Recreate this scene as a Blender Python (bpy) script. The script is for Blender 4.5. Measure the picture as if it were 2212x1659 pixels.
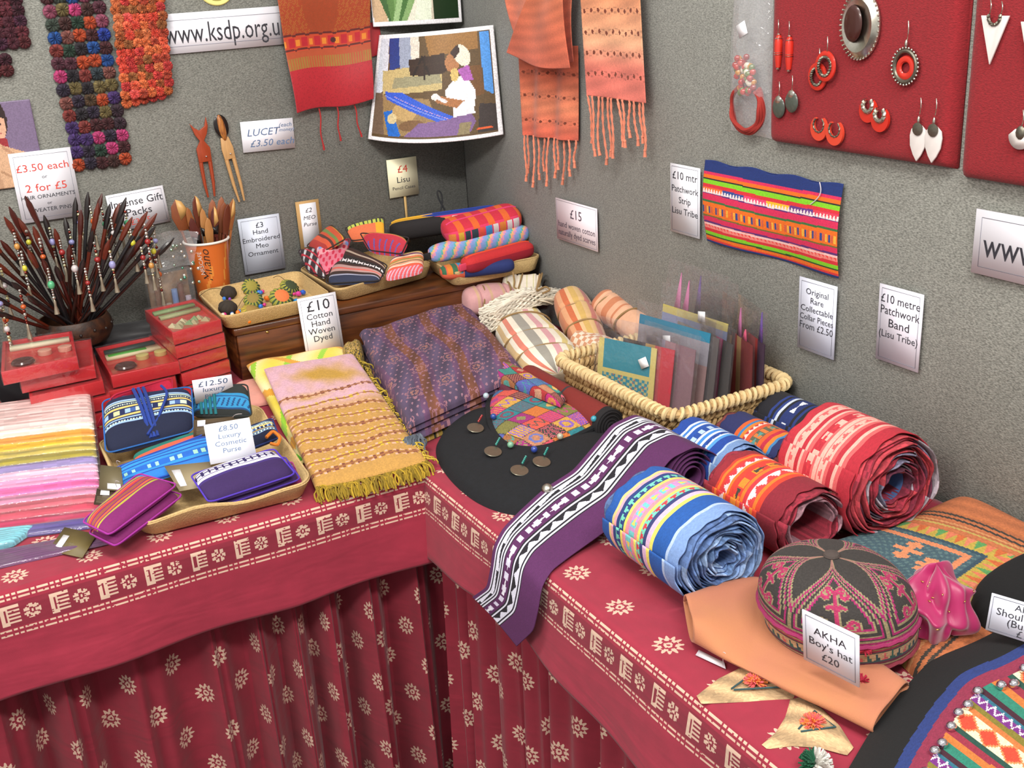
import bpy, math, random
import numpy as np
from mathutils import Matrix, Vector
PI = math.pi
for o in list(bpy.data.objects):
    bpy.data.objects.remove(o, do_unlink=True)
SC = bpy.context.scene
COL = SC.collection

# ------------------------------------------------------------------ camera
cd = bpy.data.cameras.new('camera'); cam = bpy.data.objects.new('camera', cd); COL.objects.link(cam)
cd.sensor_width = 36.0; cd.lens = 39.37; cd.clip_start = 0.02; cd.clip_end = 60
cam.matrix_world = Matrix(((0.871159, 0.218698, -0.439606, -0.66688),
                           (-0.487783, 0.283146, -0.82577, -1.58308),
                           (-0.056122, 0.933809, 0.353343, 0.8), (0, 0, 0, 1)))
SC.camera = cam
# ------------------------------------------------------------------ light
W = bpy.data.worlds.new('hall_light'); SC.world = W; W.use_nodes = True
bg = W.node_tree.nodes['Background']; bg.inputs[0].default_value = (1.0, 0.97, 0.93, 1); bg.inputs[1].default_value = 0.62
def area(name, loc, aim, sx, sy, power, col):
    l = bpy.data.lights.new(name, 'AREA'); l.shape = 'RECTANGLE'; l.size = sx; l.size_y = sy; l.energy = power; l.color = col
    o = bpy.data.objects.new(name, l); COL.objects.link(o); o.location = loc
    o.rotation_euler = (Vector(aim) - Vector(loc)).to_track_quat('-Z', 'Y').to_euler()
    return o
area('hall_tube_light', (-0.9, -0.5, 2.3), (0.1, 0.3, 0), 1.3, 0.25, 26, (1.0, 0.96, 0.9))
area('hall_tube_light', (-0.2, -2.0, 2.2), (0.2, 0.3, 0.1), 1.3, 0.25, 42, (1.0, 0.97, 0.93))
area('hall_tube_light', (-2.3, -1.6, 2.0), (0.2, 0.4, 0.2), 1.3, 0.3, 42, (1.0, 0.95, 0.88))
VS = SC.view_settings
VS.view_transform = 'Standard'; VS.look = 'None'; VS.exposure = 0.22; VS.gamma = 1.0; VS.use_curve_mapping = False

# ------------------------------------------------------------------ helpers
RNG = random.Random(7)
NR = np.random.RandomState(11)
def lin(c):
    c = np.asarray(c, float) / 255.0
    return np.where(c <= 0.04045, c / 12.92, ((c + 0.055) / 1.055) ** 2.4)
def L4(c): return (*[float(x) for x in lin(c)], 1.0)
ORG = {}
def tag(o, label, cat, group=None, kind=None):
    if label: o['label'] = label
    if cat: o['category'] = cat
    if group: o['group'] = group
    if kind: o['kind'] = kind
    return o
def thing(name, label, cat, loc=(0, 0, 0), group=None):
    o = bpy.data.objects.new(name, None); o.empty_display_size = 0.02; COL.objects.link(o)
    o.location = loc; ORG[o.name] = np.array(loc, float)
    return tag(o, label, cat, group)
class Nd:
    """tiny expression wrapper round shader Math nodes"""
    T = None
    def __init__(s, sock): s.s = sock
    @staticmethod
    def op(k, *a):
        n = Nd.T.nodes.new('ShaderNodeMath'); n.operation = k
        for i, x in enumerate(a):
            if isinstance(x, Nd): Nd.T.links.new(x.s, n.inputs[i])
            else: n.inputs[i].default_value = x
        return Nd(n.outputs[0])
    def __add__(s, o): return Nd.op('ADD', s, o)
    def __sub__(s, o): return Nd.op('SUBTRACT', s, o)
    def __mul__(s, o): return Nd.op('MULTIPLY', s, o)
    def __truediv__(s, o): return Nd.op('DIVIDE', s, o)
    def __gt__(s, o): return Nd.op('GREATER_THAN', s, o)
    def __lt__(s, o): return Nd.op('LESS_THAN', s, o)
    def fn(s, k, *a): return Nd.op(k, s, *a)
MATS = {}
def newmat(name):
    m = bpy.data.materials.new(name); m.use_nodes = True
    return m, m.node_tree, m.node_tree.nodes['Principled BSDF']
def noise(nt, vec, scale, detail=3, dist=0.0):
    n = nt.nodes.new('ShaderNodeTexNoise'); n.inputs['Scale'].default_value = scale
    n.inputs['Detail'].default_value = detail; n.inputs['Distortion'].default_value = dist
    if vec is not None: nt.links.new(vec, n.inputs['Vector'])
    return n
def mixc(nt, fac, a, b, mode='MIX'):
    n = nt.nodes.new('ShaderNodeMix'); n.data_type = 'RGBA'; n.blend_type = mode
    for s, x in ((n.inputs[0], fac), (n.inputs[6], a), (n.inputs[7], b)):
        if hasattr(x, 'is_linked'): nt.links.new(x, s)
        elif isinstance(x, Nd): nt.links.new(x.s, s)
        else: s.default_value = x
    return n.outputs[2]
def bump(nt, p, h, strength, dist=0.001):
    b = nt.nodes.new('ShaderNodeBump'); b.inputs['Strength'].default_value = strength; b.inputs['Distance'].default_value = dist
    nt.links.new(h, b.inputs['Height']); nt.links.new(b.outputs[0], p.inputs['Normal'])
def objco(nt):
    return nt.nodes.new('ShaderNodeTexCoord').outputs['Object']
def mat(name, rgb=None, rough=0.6, metal=0.0, var=0.0, vscale=40, bmp=0.0, bscale=600, sheen=0.0, coat=0.0, stretch=None, rgb2=None, trans=0.0, alpha=1.0):
    """procedural material; rgb None -> colour comes from the mesh's own 'Col' attribute (a woven or printed pattern)"""
    if name in MATS: return MATS[name]
    m, nt, p = newmat(name)
    co = objco(nt)
    if stretch:
        mp = nt.nodes.new('ShaderNodeMapping'); mp.inputs['Scale'].default_value = stretch
        nt.links.new(co, mp.inputs[0]); co = mp.outputs[0]
    if rgb is None:
        a = nt.nodes.new('ShaderNodeAttribute'); a.attribute_name = 'Col'; base = a.outputs['Color']
    else:
        r = nt.nodes.new('ShaderNodeRGB'); r.outputs[0].default_value = L4(rgb); base = r.outputs[0]
    if rgb2 is not None:
        n = noise(nt, co, vscale, 4); cr = nt.nodes.new('ShaderNodeValToRGB')
        cr.color_ramp.elements[0].position = 0.35; cr.color_ramp.elements[1].position = 0.65
        nt.links.new(n.outputs[0], cr.inputs[0]); base = mixc(nt, cr.outputs[0], base, L4(rgb2))
    elif var > 0:
        n = noise(nt, co, vscale, 4); v = nt.nodes.new('ShaderNodeMapRange')
        v.inputs[3].default_value = 1 - var; v.inputs[4].default_value = 1 + var
        nt.links.new(n.outputs[0], v.inputs[0]); base = mixc(nt, 1.0, base, v.outputs[0], 'MULTIPLY')
    nt.links.new(base, p.inputs['Base Color'])
    p.inputs['Roughness'].default_value = rough; p.inputs['Metallic'].default_value = metal
    p.inputs['Sheen Weight'].default_value = sheen; p.inputs['Coat Weight'].default_value = coat
    p.inputs['Coat Roughness'].default_value = 0.08
    p.inputs['Transmission Weight'].default_value = trans; p.inputs['Alpha'].default_value = alpha
    if bmp > 0:
        n = noise(nt, co, bscale, 2); bump(nt, p, n.outputs[0], bmp)
    MATS[name] = m
    return m
CLOTH = mat('woven_pattern_cloth', None, 0.85, var=0.14, vscale=260, bmp=0.45, bscale=800, sheen=0.02)
PRINT = mat('printed_paper', None, 0.35, coat=0.15)
BEADM = mat('glass_bead', None, 0.15, coat=0.4)
PLAINC = mat('painted_colour', None, 0.5)

class G:
    """collects geometry (numpy) and links it as ONE mesh object"""
    def __init__(s): s.v = []; s.f = []; s.c = []; s.n = 0; s.uv = None
    def add(s, V, F, col=(200, 200, 200), M=None):
        V = np.asarray(V, float).reshape(-1, 3)
        if M is not None:
            A = np.array(M); V = V @ A[:3, :3].T + A[:3, 3]
        s.v.append(V)
        F = [tuple(i + s.n for i in f) for f in F] if not isinstance(F, np.ndarray) else (F + s.n).tolist()
        s.f += F
        col = np.asarray(col, float)
        s.c.append(np.tile(lin(col), (len(F), 1)) if col.ndim == 1 else lin(col))
        s.n += len(V); return s
    def box(s, c, d, col=(200, 200, 200), M=None):
        x, y, z = c; a, b, e = d[0] / 2, d[1] / 2, d[2] / 2
        V = [(x + i * a, y + j * b, z + k * e) for k in (-1, 1) for j in (-1, 1) for i in (-1, 1)]
        return s.add(V, [(0, 2, 3, 1), (4, 5, 7, 6), (0, 1, 5, 4), (2, 6, 7, 3), (0, 4, 6, 2), (1, 3, 7, 5)], col, M)
    def hexa(s, B, T, col=(200, 200, 200)):
        return s.add(list(B) + list(T), [(3, 2, 1, 0), (4, 5, 6, 7), (0, 1, 5, 4), (1, 2, 6, 5), (2, 3, 7, 6), (3, 0, 4, 7)], col)
    def tube(s, P, r, n=8, col=(200, 200, 200), closed=False, M=None):
        P = np.asarray(P, float); k = len(P); r = np.broadcast_to(np.asarray(r, float), (k,))
        if closed: T = np.roll(P, -1, 0) - np.roll(P, 1, 0)
        else:
            T = np.gradient(P, axis=0)
        T /= np.linalg.norm(T, axis=1)[:, None] + 1e-12
        ref = np.array([0.13, 0.2, 0.97]); 
        if abs(T[0] @ ref) > 0.9: ref = np.array([0.97, 0.2, 0.13])
        N = np.empty_like(P); nprev = np.cross(T[0], ref); nprev /= np.linalg.norm(nprev)
        for i in range(k):
            nprev = nprev - T[i] * (T[i] @ nprev); nprev /= np.linalg.norm(nprev) + 1e-12; N[i] = nprev
        B = np.cross(T, N); a = np.arange(n) * 2 * PI / n
        V = P[:, None] + r[:, None, None] * (np.cos(a)[None, :, None] * N[:, None] + np.sin(a)[None, :, None] * B[:, None])
        F = []
        for i in range(k if closed else k - 1):
            i2 = (i + 1) % k
            for j in range(n):
                j2 = (j + 1) % n; F.append((i * n + j, i * n + j2, i2 * n + j2, i2 * n + j))
        if not closed: F.append(tuple(range(n - 1, -1, -1))); F.append(tuple((k - 1) * n + j for j in range(n)))
        return s.add(V.reshape(-1, 3), F, col, M)
    def lathe(s, prof, n=16, col=(200, 200, 200), M=None, cols=None, caps=True):
        prof = np.asarray(prof, float); k = len(prof); a = np.arange(n) * 2 * PI / n
        V = np.stack([prof[:, 0][:, None] * np.cos(a), prof[:, 0][:, None] * np.sin(a), np.repeat(prof[:, 1][:, None], n, 1)], -1).reshape(-1, 3)
        F = [(i * n + j, i * n + (j + 1) % n, (i + 1) * n + (j + 1) % n, (i + 1) * n + j) for i in range(k - 1) for j in range(n)]
        cc = col
        if cols is not None: cc = np.repeat(np.asarray(cols, float), n, 0)
        if caps and prof[0, 0] > 1e-6: F.append(tuple(range(n - 1, -1, -1))); cc = np.vstack([cc, cc[:1]]) if cols is not None else cc
        if caps and prof[-1, 0] > 1e-6: F.append(tuple((k - 1) * n + j for j in range(n))); cc = np.vstack([cc, cc[-1:]]) if cols is not None else cc
        return s.add(V, F, cc, M)
    def ell(s, c, r, nu=10, nv=6, col=(200, 200, 200), M=None):
        if np.isscalar(r): r = (r, r, r)
        t = np.linspace(-PI / 2, PI / 2, nv + 1); t[0] += 1e-3; t[-1] -= 1e-3
        a = np.arange(nu) * 2 * PI / nu
        V = np.stack([np.cos(t)[:, None] * np.cos(a) * r[0] + c[0], np.cos(t)[:, None] * np.sin(a) * r[1] + c[1], np.repeat(np.sin(t)[:, None], nu, 1) * r[2] + c[2]], -1).reshape(-1, 3)
        F = [(i * nu + j, i * nu + (j + 1) % nu, (i + 1) * nu + (j + 1) % nu, (i + 1) * nu + j) for i in range(nv) for j in range(nu)]
        return s.add(V, F, col, M)
    def prism(s, poly, z0, z1, col=(200, 200, 200), M=None):
        n = len(poly); V = [(x, y, z0) for x, y in poly] + [(x, y, z1) for x, y in poly]
        F = [tuple(range(n - 1, -1, -1)), tuple(range(n, 2 * n))] + [(i, (i + 1) % n, n + (i + 1) % n, n + i) for i in range(n)]
        return s.add(V, F, col, M)
    def grid(s, P, col=(200, 200, 200), keep=None, flip=False):
        """P: (a,b,3) points; col: rgb or (a-1,b-1,3); keep: (a-1,b-1) bool"""
        P = np.asarray(P, float); a, b = P.shape[:2]
        i, j = np.meshgrid(np.arange(a - 1), np.arange(b - 1), indexing='ij')
        q = np.stack([i * b + j, (i + 1) * b + j, (i + 1) * b + j + 1, i * b + j + 1], -1).reshape(-1, 4)
        if flip: q = q[:, ::-1]
        col = np.asarray(col, float); c2 = col if col.ndim == 1 else col.reshape(-1, 3)
        if keep is not None:
            k = keep.reshape(-1); q = q[k]; c2 = c2 if c2.ndim == 1 else c2[k]
        return s.add(P.reshape(-1, 3), q, c2)
    def build(s, name, m=PLAINC, par=None, label=None, cat=None, group=None, kind=None, smooth=35, loc=None, local=False, solid=0.0, bevel=0.0, uvs=None, tri=False):
        V = np.vstack(s.v); cols = np.vstack(s.c)
        if par is not None: og = ORG.get(par.name, np.zeros(3)) if not local else np.zeros(3)
        else:
            og = np.array(loc, float) if loc is not None else np.array([V[:, 0].mean(), V[:, 1].mean(), V[:, 2].min()])
            if local: og = np.zeros(3)
        me = bpy.data.meshes.new(name)
        nl = np.array([len(f) for f in s.f], np.int32); idx = np.fromiter((i for f in s.f for i in f), np.int32, int(nl.sum()))
        me.vertices.add(len(V)); me.vertices.foreach_set('co', (V - og).astype(np.float32).ravel())
        me.loops.add(len(idx)); me.loops.foreach_set('vertex_index', idx)
        me.polygons.add(len(nl)); st = np.zeros(len(nl), np.int32); st[1:] = np.cumsum(nl)[:-1]
        me.polygons.foreach_set('loop_start', st); me.polygons.foreach_set('loop_total', nl)
        if uvs is not None:
            uv = me.uv_layers.new(name='UVMap'); uv.data.foreach_set('uv', np.asarray(uvs, np.float32)[idx].ravel())
        me.update(calc_edges=True)
        at = me.attributes.new('Col', 'FLOAT_COLOR', 'FACE')
        at.data.foreach_set('color', np.hstack([cols, np.ones((len(cols), 1))]).astype(np.float32).ravel())
        if smooth:
            me.polygons.foreach_set('use_smooth', np.ones(len(nl), bool)); me.set_sharp_from_angle(angle=math.radians(smooth))
        me.materials.append(m)
        o = bpy.data.objects.new(name, me); COL.objects.link(o)
        if par is not None: o.parent = par; ORG[o.name] = og
        else: o.location = og; ORG[o.name] = og
        if solid: md = o.modifiers.new('thickness', 'SOLIDIFY'); md.thickness = abs(solid); md.offset = 1.0 if solid > 0 else -1.0
        if bevel: md = o.modifiers.new('edge', 'BEVEL'); md.width = bevel; md.segments = 2; md.limit_method = 'ANGLE'
        return tag(o, label, cat, group, kind)
def dup(o, par=None, mats=None):
    c = o.copy(); COL.objects.link(c)
    if par is not None: c.parent = par
    return c
def T(x, y, z): return np.array([[1, 0, 0, x], [0, 1, 0, y], [0, 0, 1, z], [0, 0, 0, 1.0]])
def Rz(a): c, s = math.cos(a), math.sin(a); return np.array([[c, -s, 0, 0], [s, c, 0, 0], [0, 0, 1, 0], [0, 0, 0, 1.0]])
def Rx(a): c, s = math.cos(a), math.sin(a); return np.array([[1, 0, 0, 0], [0, c, -s, 0], [0, s, c, 0], [0, 0, 0, 1.0]])
def Ry(a): c, s = math.cos(a), math.sin(a); return np.array([[c, 0, s, 0], [0, 1, 0, 0], [-s, 0, c, 0], [0, 0, 0, 1.0]])
def frame(o, x, y):
    """matrix whose local x,y run along world vectors x,y with origin o"""
    x = np.asarray(x, float); x = x / np.linalg.norm(x); y = np.asarray(y, float); y = y - x * (x @ y); y /= np.linalg.norm(y)
    A = np.eye(4); A[:3, 0] = x; A[:3, 1] = y; A[:3, 2] = np.cross(x, y); A[:3, 3] = o; return A
def WL(x, z, off=0.0): return frame((x, 1.0 - off, z), (1, 0, 0), (0, 0, 1))       # on the left panel
def WR(y, z, off=0.0): return frame((0.612 - off, y, z), (0, -1, 0), (0, 0, 1))   # on the right panel
def bil(q, u, v):
    q = np.asarray(q, float); u = u[..., None]; v = v[..., None]
    return q[0] * (1 - u) * (1 - v) + q[1] * u * (1 - v) + q[2] * u * v + q[3] * (1 - u) * v
def edged(n, e=0.04):
    return np.unique(np.concatenate([np.linspace(0, 1, n + 1), e * np.array([.1, .3, .6]), 1 - e * np.array([.1, .3, .6])]))
def wob(U, V, seed, amp, k=3):
    r = np.random.RandomState(seed); w = np.zeros_like(U)
    for i in range(5):
        a, b = r.uniform(-k, k, 2); w += np.sin(2 * PI * (a * U + b * V) + r.uniform(0, 6.3)) * r.uniform(.3, 1)
    return w * amp / 2.5
def pillow(q, t, nu, nv, colfn, pw=6.0, wseed=1, wamp=0.0, zfn=None, g=None, rnd=0.0, flat=0.0):
    """soft flat slab over quad q (BL,BR,FR,FL; u left to right, v back to front): bottom on q, rounded edges"""
    g = g or G(); u = edged(nu); v = edged(nv)
    U, V = np.meshgrid(u, v, indexing='ij')
    Us, Vs = U, V
    if rnd:  # round the footprint's corners
        a = 2 * U - 1; b = 2 * V - 1; k = (1 - rnd * (np.abs(a) ** 4) * (np.abs(b) ** 4)); Us = (a * k + 1) / 2; Vs = (b * k + 1) / 2
    P = bil(q, Us, Vs)
    e = np.clip((1 - np.abs(2 * U - 1) ** pw), 0, 1) ** (1 / 2.2) * np.clip(1 - np.abs(2 * V - 1) ** pw, 0, 1) ** (1 / 2.2)
    e = np.maximum(e, flat)
    w = wob(U, V, wseed, wamp) if wamp else 0
    zz = zfn(U, V) if zfn is not None else 0
    top = P.copy(); top[..., 2] += zz + t * e + w * e; bot = P.copy(); bot[..., 2] += zz + t * 0.0
    uc = (u[:-1] + u[1:]) / 2; vc = (v[:-1] + v[1:]) / 2; UC, VC = np.meshgrid(uc, vc, indexing='ij')
    c = colfn(UC, VC) if callable(colfn) else colfn
    g.grid(top, c, flip=True); g.grid(bot, c)
    return g
def paint(shape, base):
    a = np.empty(shape + (3,)); a[:] = base; return a
def stripes(t, spec):
    """t in 0..1 ; spec list of (upto, rgb)"""
    out = np.empty(t.shape + (3,)); lo = 0.0
    for hi, c in spec:
        m = (t >= lo) & (t <= hi + 1e-9); out[m] = c; lo = hi
    return out
def text_mesh(lines, M, g_name, par, rgb, mname, spacing=1.0, maxw=None):
    """lines: (string, x_center, y_baseline, height, shear). One lettering mesh on plane M"""
    Vs, Fs, n = [], [], 0
    for s, x, y, h, sh in lines:
        cu = bpy.data.curves.new('t', 'FONT'); cu.body = s; cu.size = h * 1.37; cu.align_x = 'CENTER'; cu.shear = sh; cu.resolution_u = 2; cu.space_character = spacing
        cu.offset = 0.0
        to = bpy.data.objects.new('t', cu); COL.objects.link(to)
        dg = bpy.context.evaluated_depsgraph_get(); me = to.evaluated_get(dg).to_mesh()
        co = np.zeros(len(me.vertices) * 3); me.vertices.foreach_get('co', co); co = co.reshape(-1, 3)
        if len(co):
            co[:, :2] *= 1.15; co[:, 0] *= 1.12; wd = co[:, 0].max() - co[:, 0].min()
            if maxw and (wd > maxw or maxw > .26): co[:, 0] *= maxw / wd
            co[:, 0] += x; co[:, 1] += y; Vs.append(co); Fs += [tuple(i + n for i in p.vertices) for p in me.polygons]; n += len(co)
        to.evaluated_get(dg).to_mesh_clear(); bpy.data.objects.remove(to); bpy.data.curves.remove(cu)
    g = G(); g.add(np.vstack(Vs), Fs, rgb, M)
    return g.build(g_name, mat(mname, rgb, 0.6), par, smooth=0)
# ------------------------------------------------------------------ setting
def felt():
    m, nt, p = newmat('grey_felt_panel'); co = objco(nt)
    mp = nt.nodes.new('ShaderNodeMapping'); mp.inputs['Rotation'].default_value = (0.5, 0.5, 0.0); mp.inputs['Scale'].default_value = (1, 1, 2.2)
    nt.links.new(co, mp.inputs[0])
    n = noise(nt, mp.outputs[0], 250, 3); n2 = noise(nt, co, 9, 2)
    cr = nt.nodes.new('ShaderNodeValToRGB'); e = cr.color_ramp.elements
    e[0].position = 0.3; e[0].color = L4((98, 99, 93)); e[1].position = 0.72; e[1].color = L4((158, 159, 151))
    nt.links.new(n.outputs[0], cr.inputs[0])
    nt.links.new(mixc(nt, 0.12, cr.outputs[0], n2.outputs[0], 'OVERLAY'), p.inputs['Base Color'])
    p.inputs['Roughness'].default_value = 0.95; p.inputs['Sheen Weight'].default_value = 0.15
    bump(nt, p, n.outputs[0], 0.4, 0.002); return m
FELT = felt()
G().box((-0.695, 1.02, 0.33), (2.61, 0.04, 2.14)).build('wall_left', FELT, smooth=0, kind='structure')
G().box((0.632, -0.48, 0.33), (0.04, 3.04, 2.14)).build('wall_right', FELT, smooth=0, kind='structure')
G().box((-0.6, -0.4, -0.755), (5, 5, 0.03)).build('floor', mat('hall_carpet', (70, 66, 66), 0.95, var=0.2, vscale=300, bmp=0.4, bscale=400), smooth=0, kind='structure')

# ------------------------------------------------------------------ tables and their cloths
def trestle(label, x0, x1, y0, y1):
    t = thing('trestle_table', label, 'table', ((x0 + x1) / 2, (y0 + y1) / 2, -0.74), 'trestle tables')
    wood = mat('table_board', (150, 120, 85), 0.6, var=0.2, vscale=12); steel = mat('table_leg_steel', (60, 60, 62), 0.4, 0.8)
    G().box(((x0 + x1) / 2, (y0 + y1) / 2, -0.018), (x1 - x0, y1 - y0, 0.026)).build('tabletop', wood, t, smooth=0)
    for x in (x0 + .08, x1 - .08):
        for y in (y0 + .08, y1 - .08):
            G().tube([(x, y, -0.74), (x, y, -0.03)], 0.014, 10).build('leg', steel, t)
trestle('trestle table under red cloth along the left grey panel', -1.6, 0.598, 0.03, 0.985)
trestle('trestle table under red cloth along the right grey panel', 0.03, 0.598, -1.75, 0.0)

MAROON = np.array((150, 36, 58)); CREAM = np.array((214, 182, 160))
def batik(name, cell, size, rows_off=0.5):
    """crimson cotton: colour attribute carries the border print, the scattered rosettes are computed from the UV"""
    m, nt, p = newmat(name); Nd.T = nt
    a = nt.nodes.new('ShaderNodeAttribute'); a.attribute_name = 'Col'
    uv = nt.nodes.new('ShaderNodeUVMap'); sp = nt.nodes.new('ShaderNodeSeparateXYZ'); nt.links.new(uv.outputs[0], sp.inputs[0])
    nz = noise(nt, uv.outputs[0], 220, 2); nzs = Nd(nz.outputs[0]) - 0.5
    x = Nd(sp.outputs[0]) / cell[0]; y = Nd(sp.outputs[1]) / cell[1]
    row = y.fn('FLOOR'); x = x + row * rows_off
    fx = (x.fn('FRACT') - 0.5) * cell[0]; fy = (y.fn('FRACT') - 0.5) * cell[1]
    r = (fx * fx + fy * fy).fn('SQRT') / size + nzs * 0.35
    th = fy.fn('ARCTAN2', fx)
    c10 = (th * 12.0).fn('COSINE'); c6 = (th * 7.0).fn('COSINE')
    outer = r < (c10 * 0.17 + 0.86)
    hole = ((r > 0.3) * (r < 0.46)).fn('MULTIPLY', 1.0)
    petal = (r > 0.46) * (r < 0.64) * (c6 < -0.25)
    dot = (r < 0.12)
    msk = outer * (hole * -1.0 + 1.0) * (petal * -1.0 + 1.0) * (dot * -1.0 + 1.0)
    al = nt.nodes.new('ShaderNodeAttribute'); al.attribute_name = 'Flw'
    msk = msk * Nd(al.outputs['Fac'])
    n2 = noise(nt, uv.outputs[0], 35, 4); v = nt.nodes.new('ShaderNodeMapRange'); v.inputs[3].default_value = .82; v.inputs[4].default_value = 1.16
    nt.links.new(n2.outputs[0], v.inputs[0])
    base = mixc(nt, msk * 0.92, a.outputs['Color'], L4(CREAM)); base = mixc(nt, 1.0, base, v.outputs[0], 'MULTIPLY')
    nt.links.new(base, p.inputs['Base Color']); p.inputs['Roughness'].default_value = 0.9; p.inputs['Sheen Weight'].default_value = 0.1
    n3 = noise(nt, uv.outputs[0], 1400, 1); bump(nt, p, n3.outputs[0], 0.25, 0.0006)
    mp = nt.nodes.new('ShaderNodeMapping'); mp.inputs['Scale'].default_value = (4, 16, 1); mp.inputs['Rotation'].default_value = (0, 0, .12); nt.links.new(uv.outputs[0], mp.inputs[0]); n4 = noise(nt, mp.outputs[0], 1.0, 3, .4)
    b2 = nt.nodes.new('ShaderNodeBump'); b2.inputs['Strength'].default_value = .5; b2.inputs['Distance'].default_value = .012; nt.links.new(n4.outputs[0], b2.inputs['Height']); nt.links.new(b2.outputs[0], p.inputs['Normal'].links[0].from_node.inputs['Normal'])
    return m
def border_cols(S, D):
    """printed border: S metres along the edge, D metres below the edge (negative = on the top)"""
    c = paint(S.shape, MAROON)
    n = np.random.RandomState(3).rand(*S.shape)
    line = ((D > 0.0005) & (D < 0.0036)) | ((D > 0.0062) & (D < 0.0093)) | ((D > 0.052) & (D < 0.0549)) | ((D > 0.0592) & (D < 0.062))
    dash = np.mod(S, 0.0085) > 0.0018
    c[line & dash & (n > .05)] = CREAM
    band = (D > 0.0125) & (D < 0.050); c[band] = MAROON * 0.86
    # motifs: hand shaped block, then a rosette, every 6.1 cm
    s = np.mod(S, 0.068); x = s - 0.018; y = D - 0.031
    blk = (x > -0.0115) & (x < 0.0055) & (np.abs(y) < 0.0145)
    fingers = (x > 0.0) & (x < 0.0135) & (np.mod(y + 0.0145, 0.0058) < 0.0036) & (np.abs(y) < 0.0145)
    slot = (np.abs(x + 0.005) < 0.0015) & (np.abs(y) < 0.009) | (x > 0.0) & (np.mod(y + 0.0145, 0.0058) > 0.0036)
    c[(blk & ~slot | fingers) & (n > .04)] = CREAM * 0.97
    x = s - 0.0495; r = np.hypot(x, y); th = np.arctan2(y, x)
    ros = (r > 0.0045) & (r < 0.0112) & (np.cos(7 * th) > -0.55) | (r < 0.002)
    c[ros & (n > .04)] = CREAM * 0.97
    return c
BATIK = batik('crimson_batik_cloth', (0.105, 0.092), 0.019); BATIKS = batik('crimson_batik_curtain', (0.1, 0.072), 0.0185)
def flw(o, val):
    at = o.data.attributes.new('Flw', 'FLOAT', 'FACE'); at.data.foreach_set('value', val.astype(np.float32).ravel())
def tablecloth(name, label, smin, smax, back, ds, side, drop, wv):
    S = np.arange(smin, smax + ds, ds)
    d = np.concatenate([np.linspace(-back, -0.012, 40), np.linspace(-0.010, 0.066, 54), np.linspace(0.070, 0.155, 18)])
    SS, DD = np.meshgrid(S, d, indexing='ij')
    rr = 0.010
    inn = np.where(DD < -rr, -DD, np.where(DD < rr * .57, rr * (1 - np.sin(np.clip((DD + rr) / (rr * 1.57), 0, 1) * PI / 2)), 0.0))   # distance in from the edge
    zz = np.where(DD < -rr, 0.0, np.where(DD < rr * .57, -rr * (1 - np.cos(np.clip((DD + rr) / (rr * 1.57), 0, 1) * PI / 2)), -rr - (DD - rr * .57)))
    k = np.clip((DD - 0.02) / 0.13, 0, 1)
    zz *= 1 + k * (drop(SS) - 1)
    out = k * (0.012 + 0.007 * np.sin(SS * 9 + wv) + 0.005 * np.sin(SS * 23 + 2 * wv)) + 0.006 * np.clip(DD / .02, 0, 1)
    top = np.clip(-DD / 0.03, 0, 1) * (0.0012 * np.sin(SS * 31 + DD * 17) * np.sin(DD * 40 + 1))
    if side == 'L':
        P = np.stack([SS, inn - out, zz + top + 0.001], -1); back_keep = lambda sc, dc: (dc < -0.004) | (sc < 0.012)
    else:
        P = np.stack([inn - out, -SS, zz + top + 0.0015], -1); back_keep = lambda sc, dc: (dc < -0.004) | (sc > -0.012)
    sc = (SS[:-1, :-1] + SS[1:, 1:]) / 2; dc = (DD[:-1, :-1] + DD[1:, 1:]) / 2
    keep = back_keep(sc, dc)
    c = border_cols(sc + (0.0 if side == 'L' else 0.03), dc)
    g = G(); g.grid(P, c, keep=keep, flip=(side == 'R'))
    uv = np.stack([SS + (0.012 if side == 'L' else 0.0), DD - (0.005 if side == 'L' else 0.01)], -1).reshape(-1, 2)
    o = g.build(name, BATIK, None, label, 'tablecloth', 'printed red tablecloths', loc=(P[..., 0].mean(), P[..., 1].mean(), -0.15), uvs=uv, solid=0.0008)
    flw(o, (dc[keep] < -0.006).astype(float))
    return o
tablecloth('tablecloth', 'crimson block printed tablecloth on the left table under the red boxes', -1.5, 0.598, 0.985, 0.0026, 'L', lambda s: 1.02 + 0.05 * np.sin(s * 5 + 1.0) - 0.1 * np.clip((s + .25) / .25, 0, 1), 0.6)
tablecloth('tablecloth', 'crimson block printed tablecloth on the right table under the rolled bands', 0.0, 1.7, 0.598, 0.0026, 'R', lambda s: 0.86 + 0.05 * np.sin(s * 9 + 2.0), 2.1)
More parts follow.
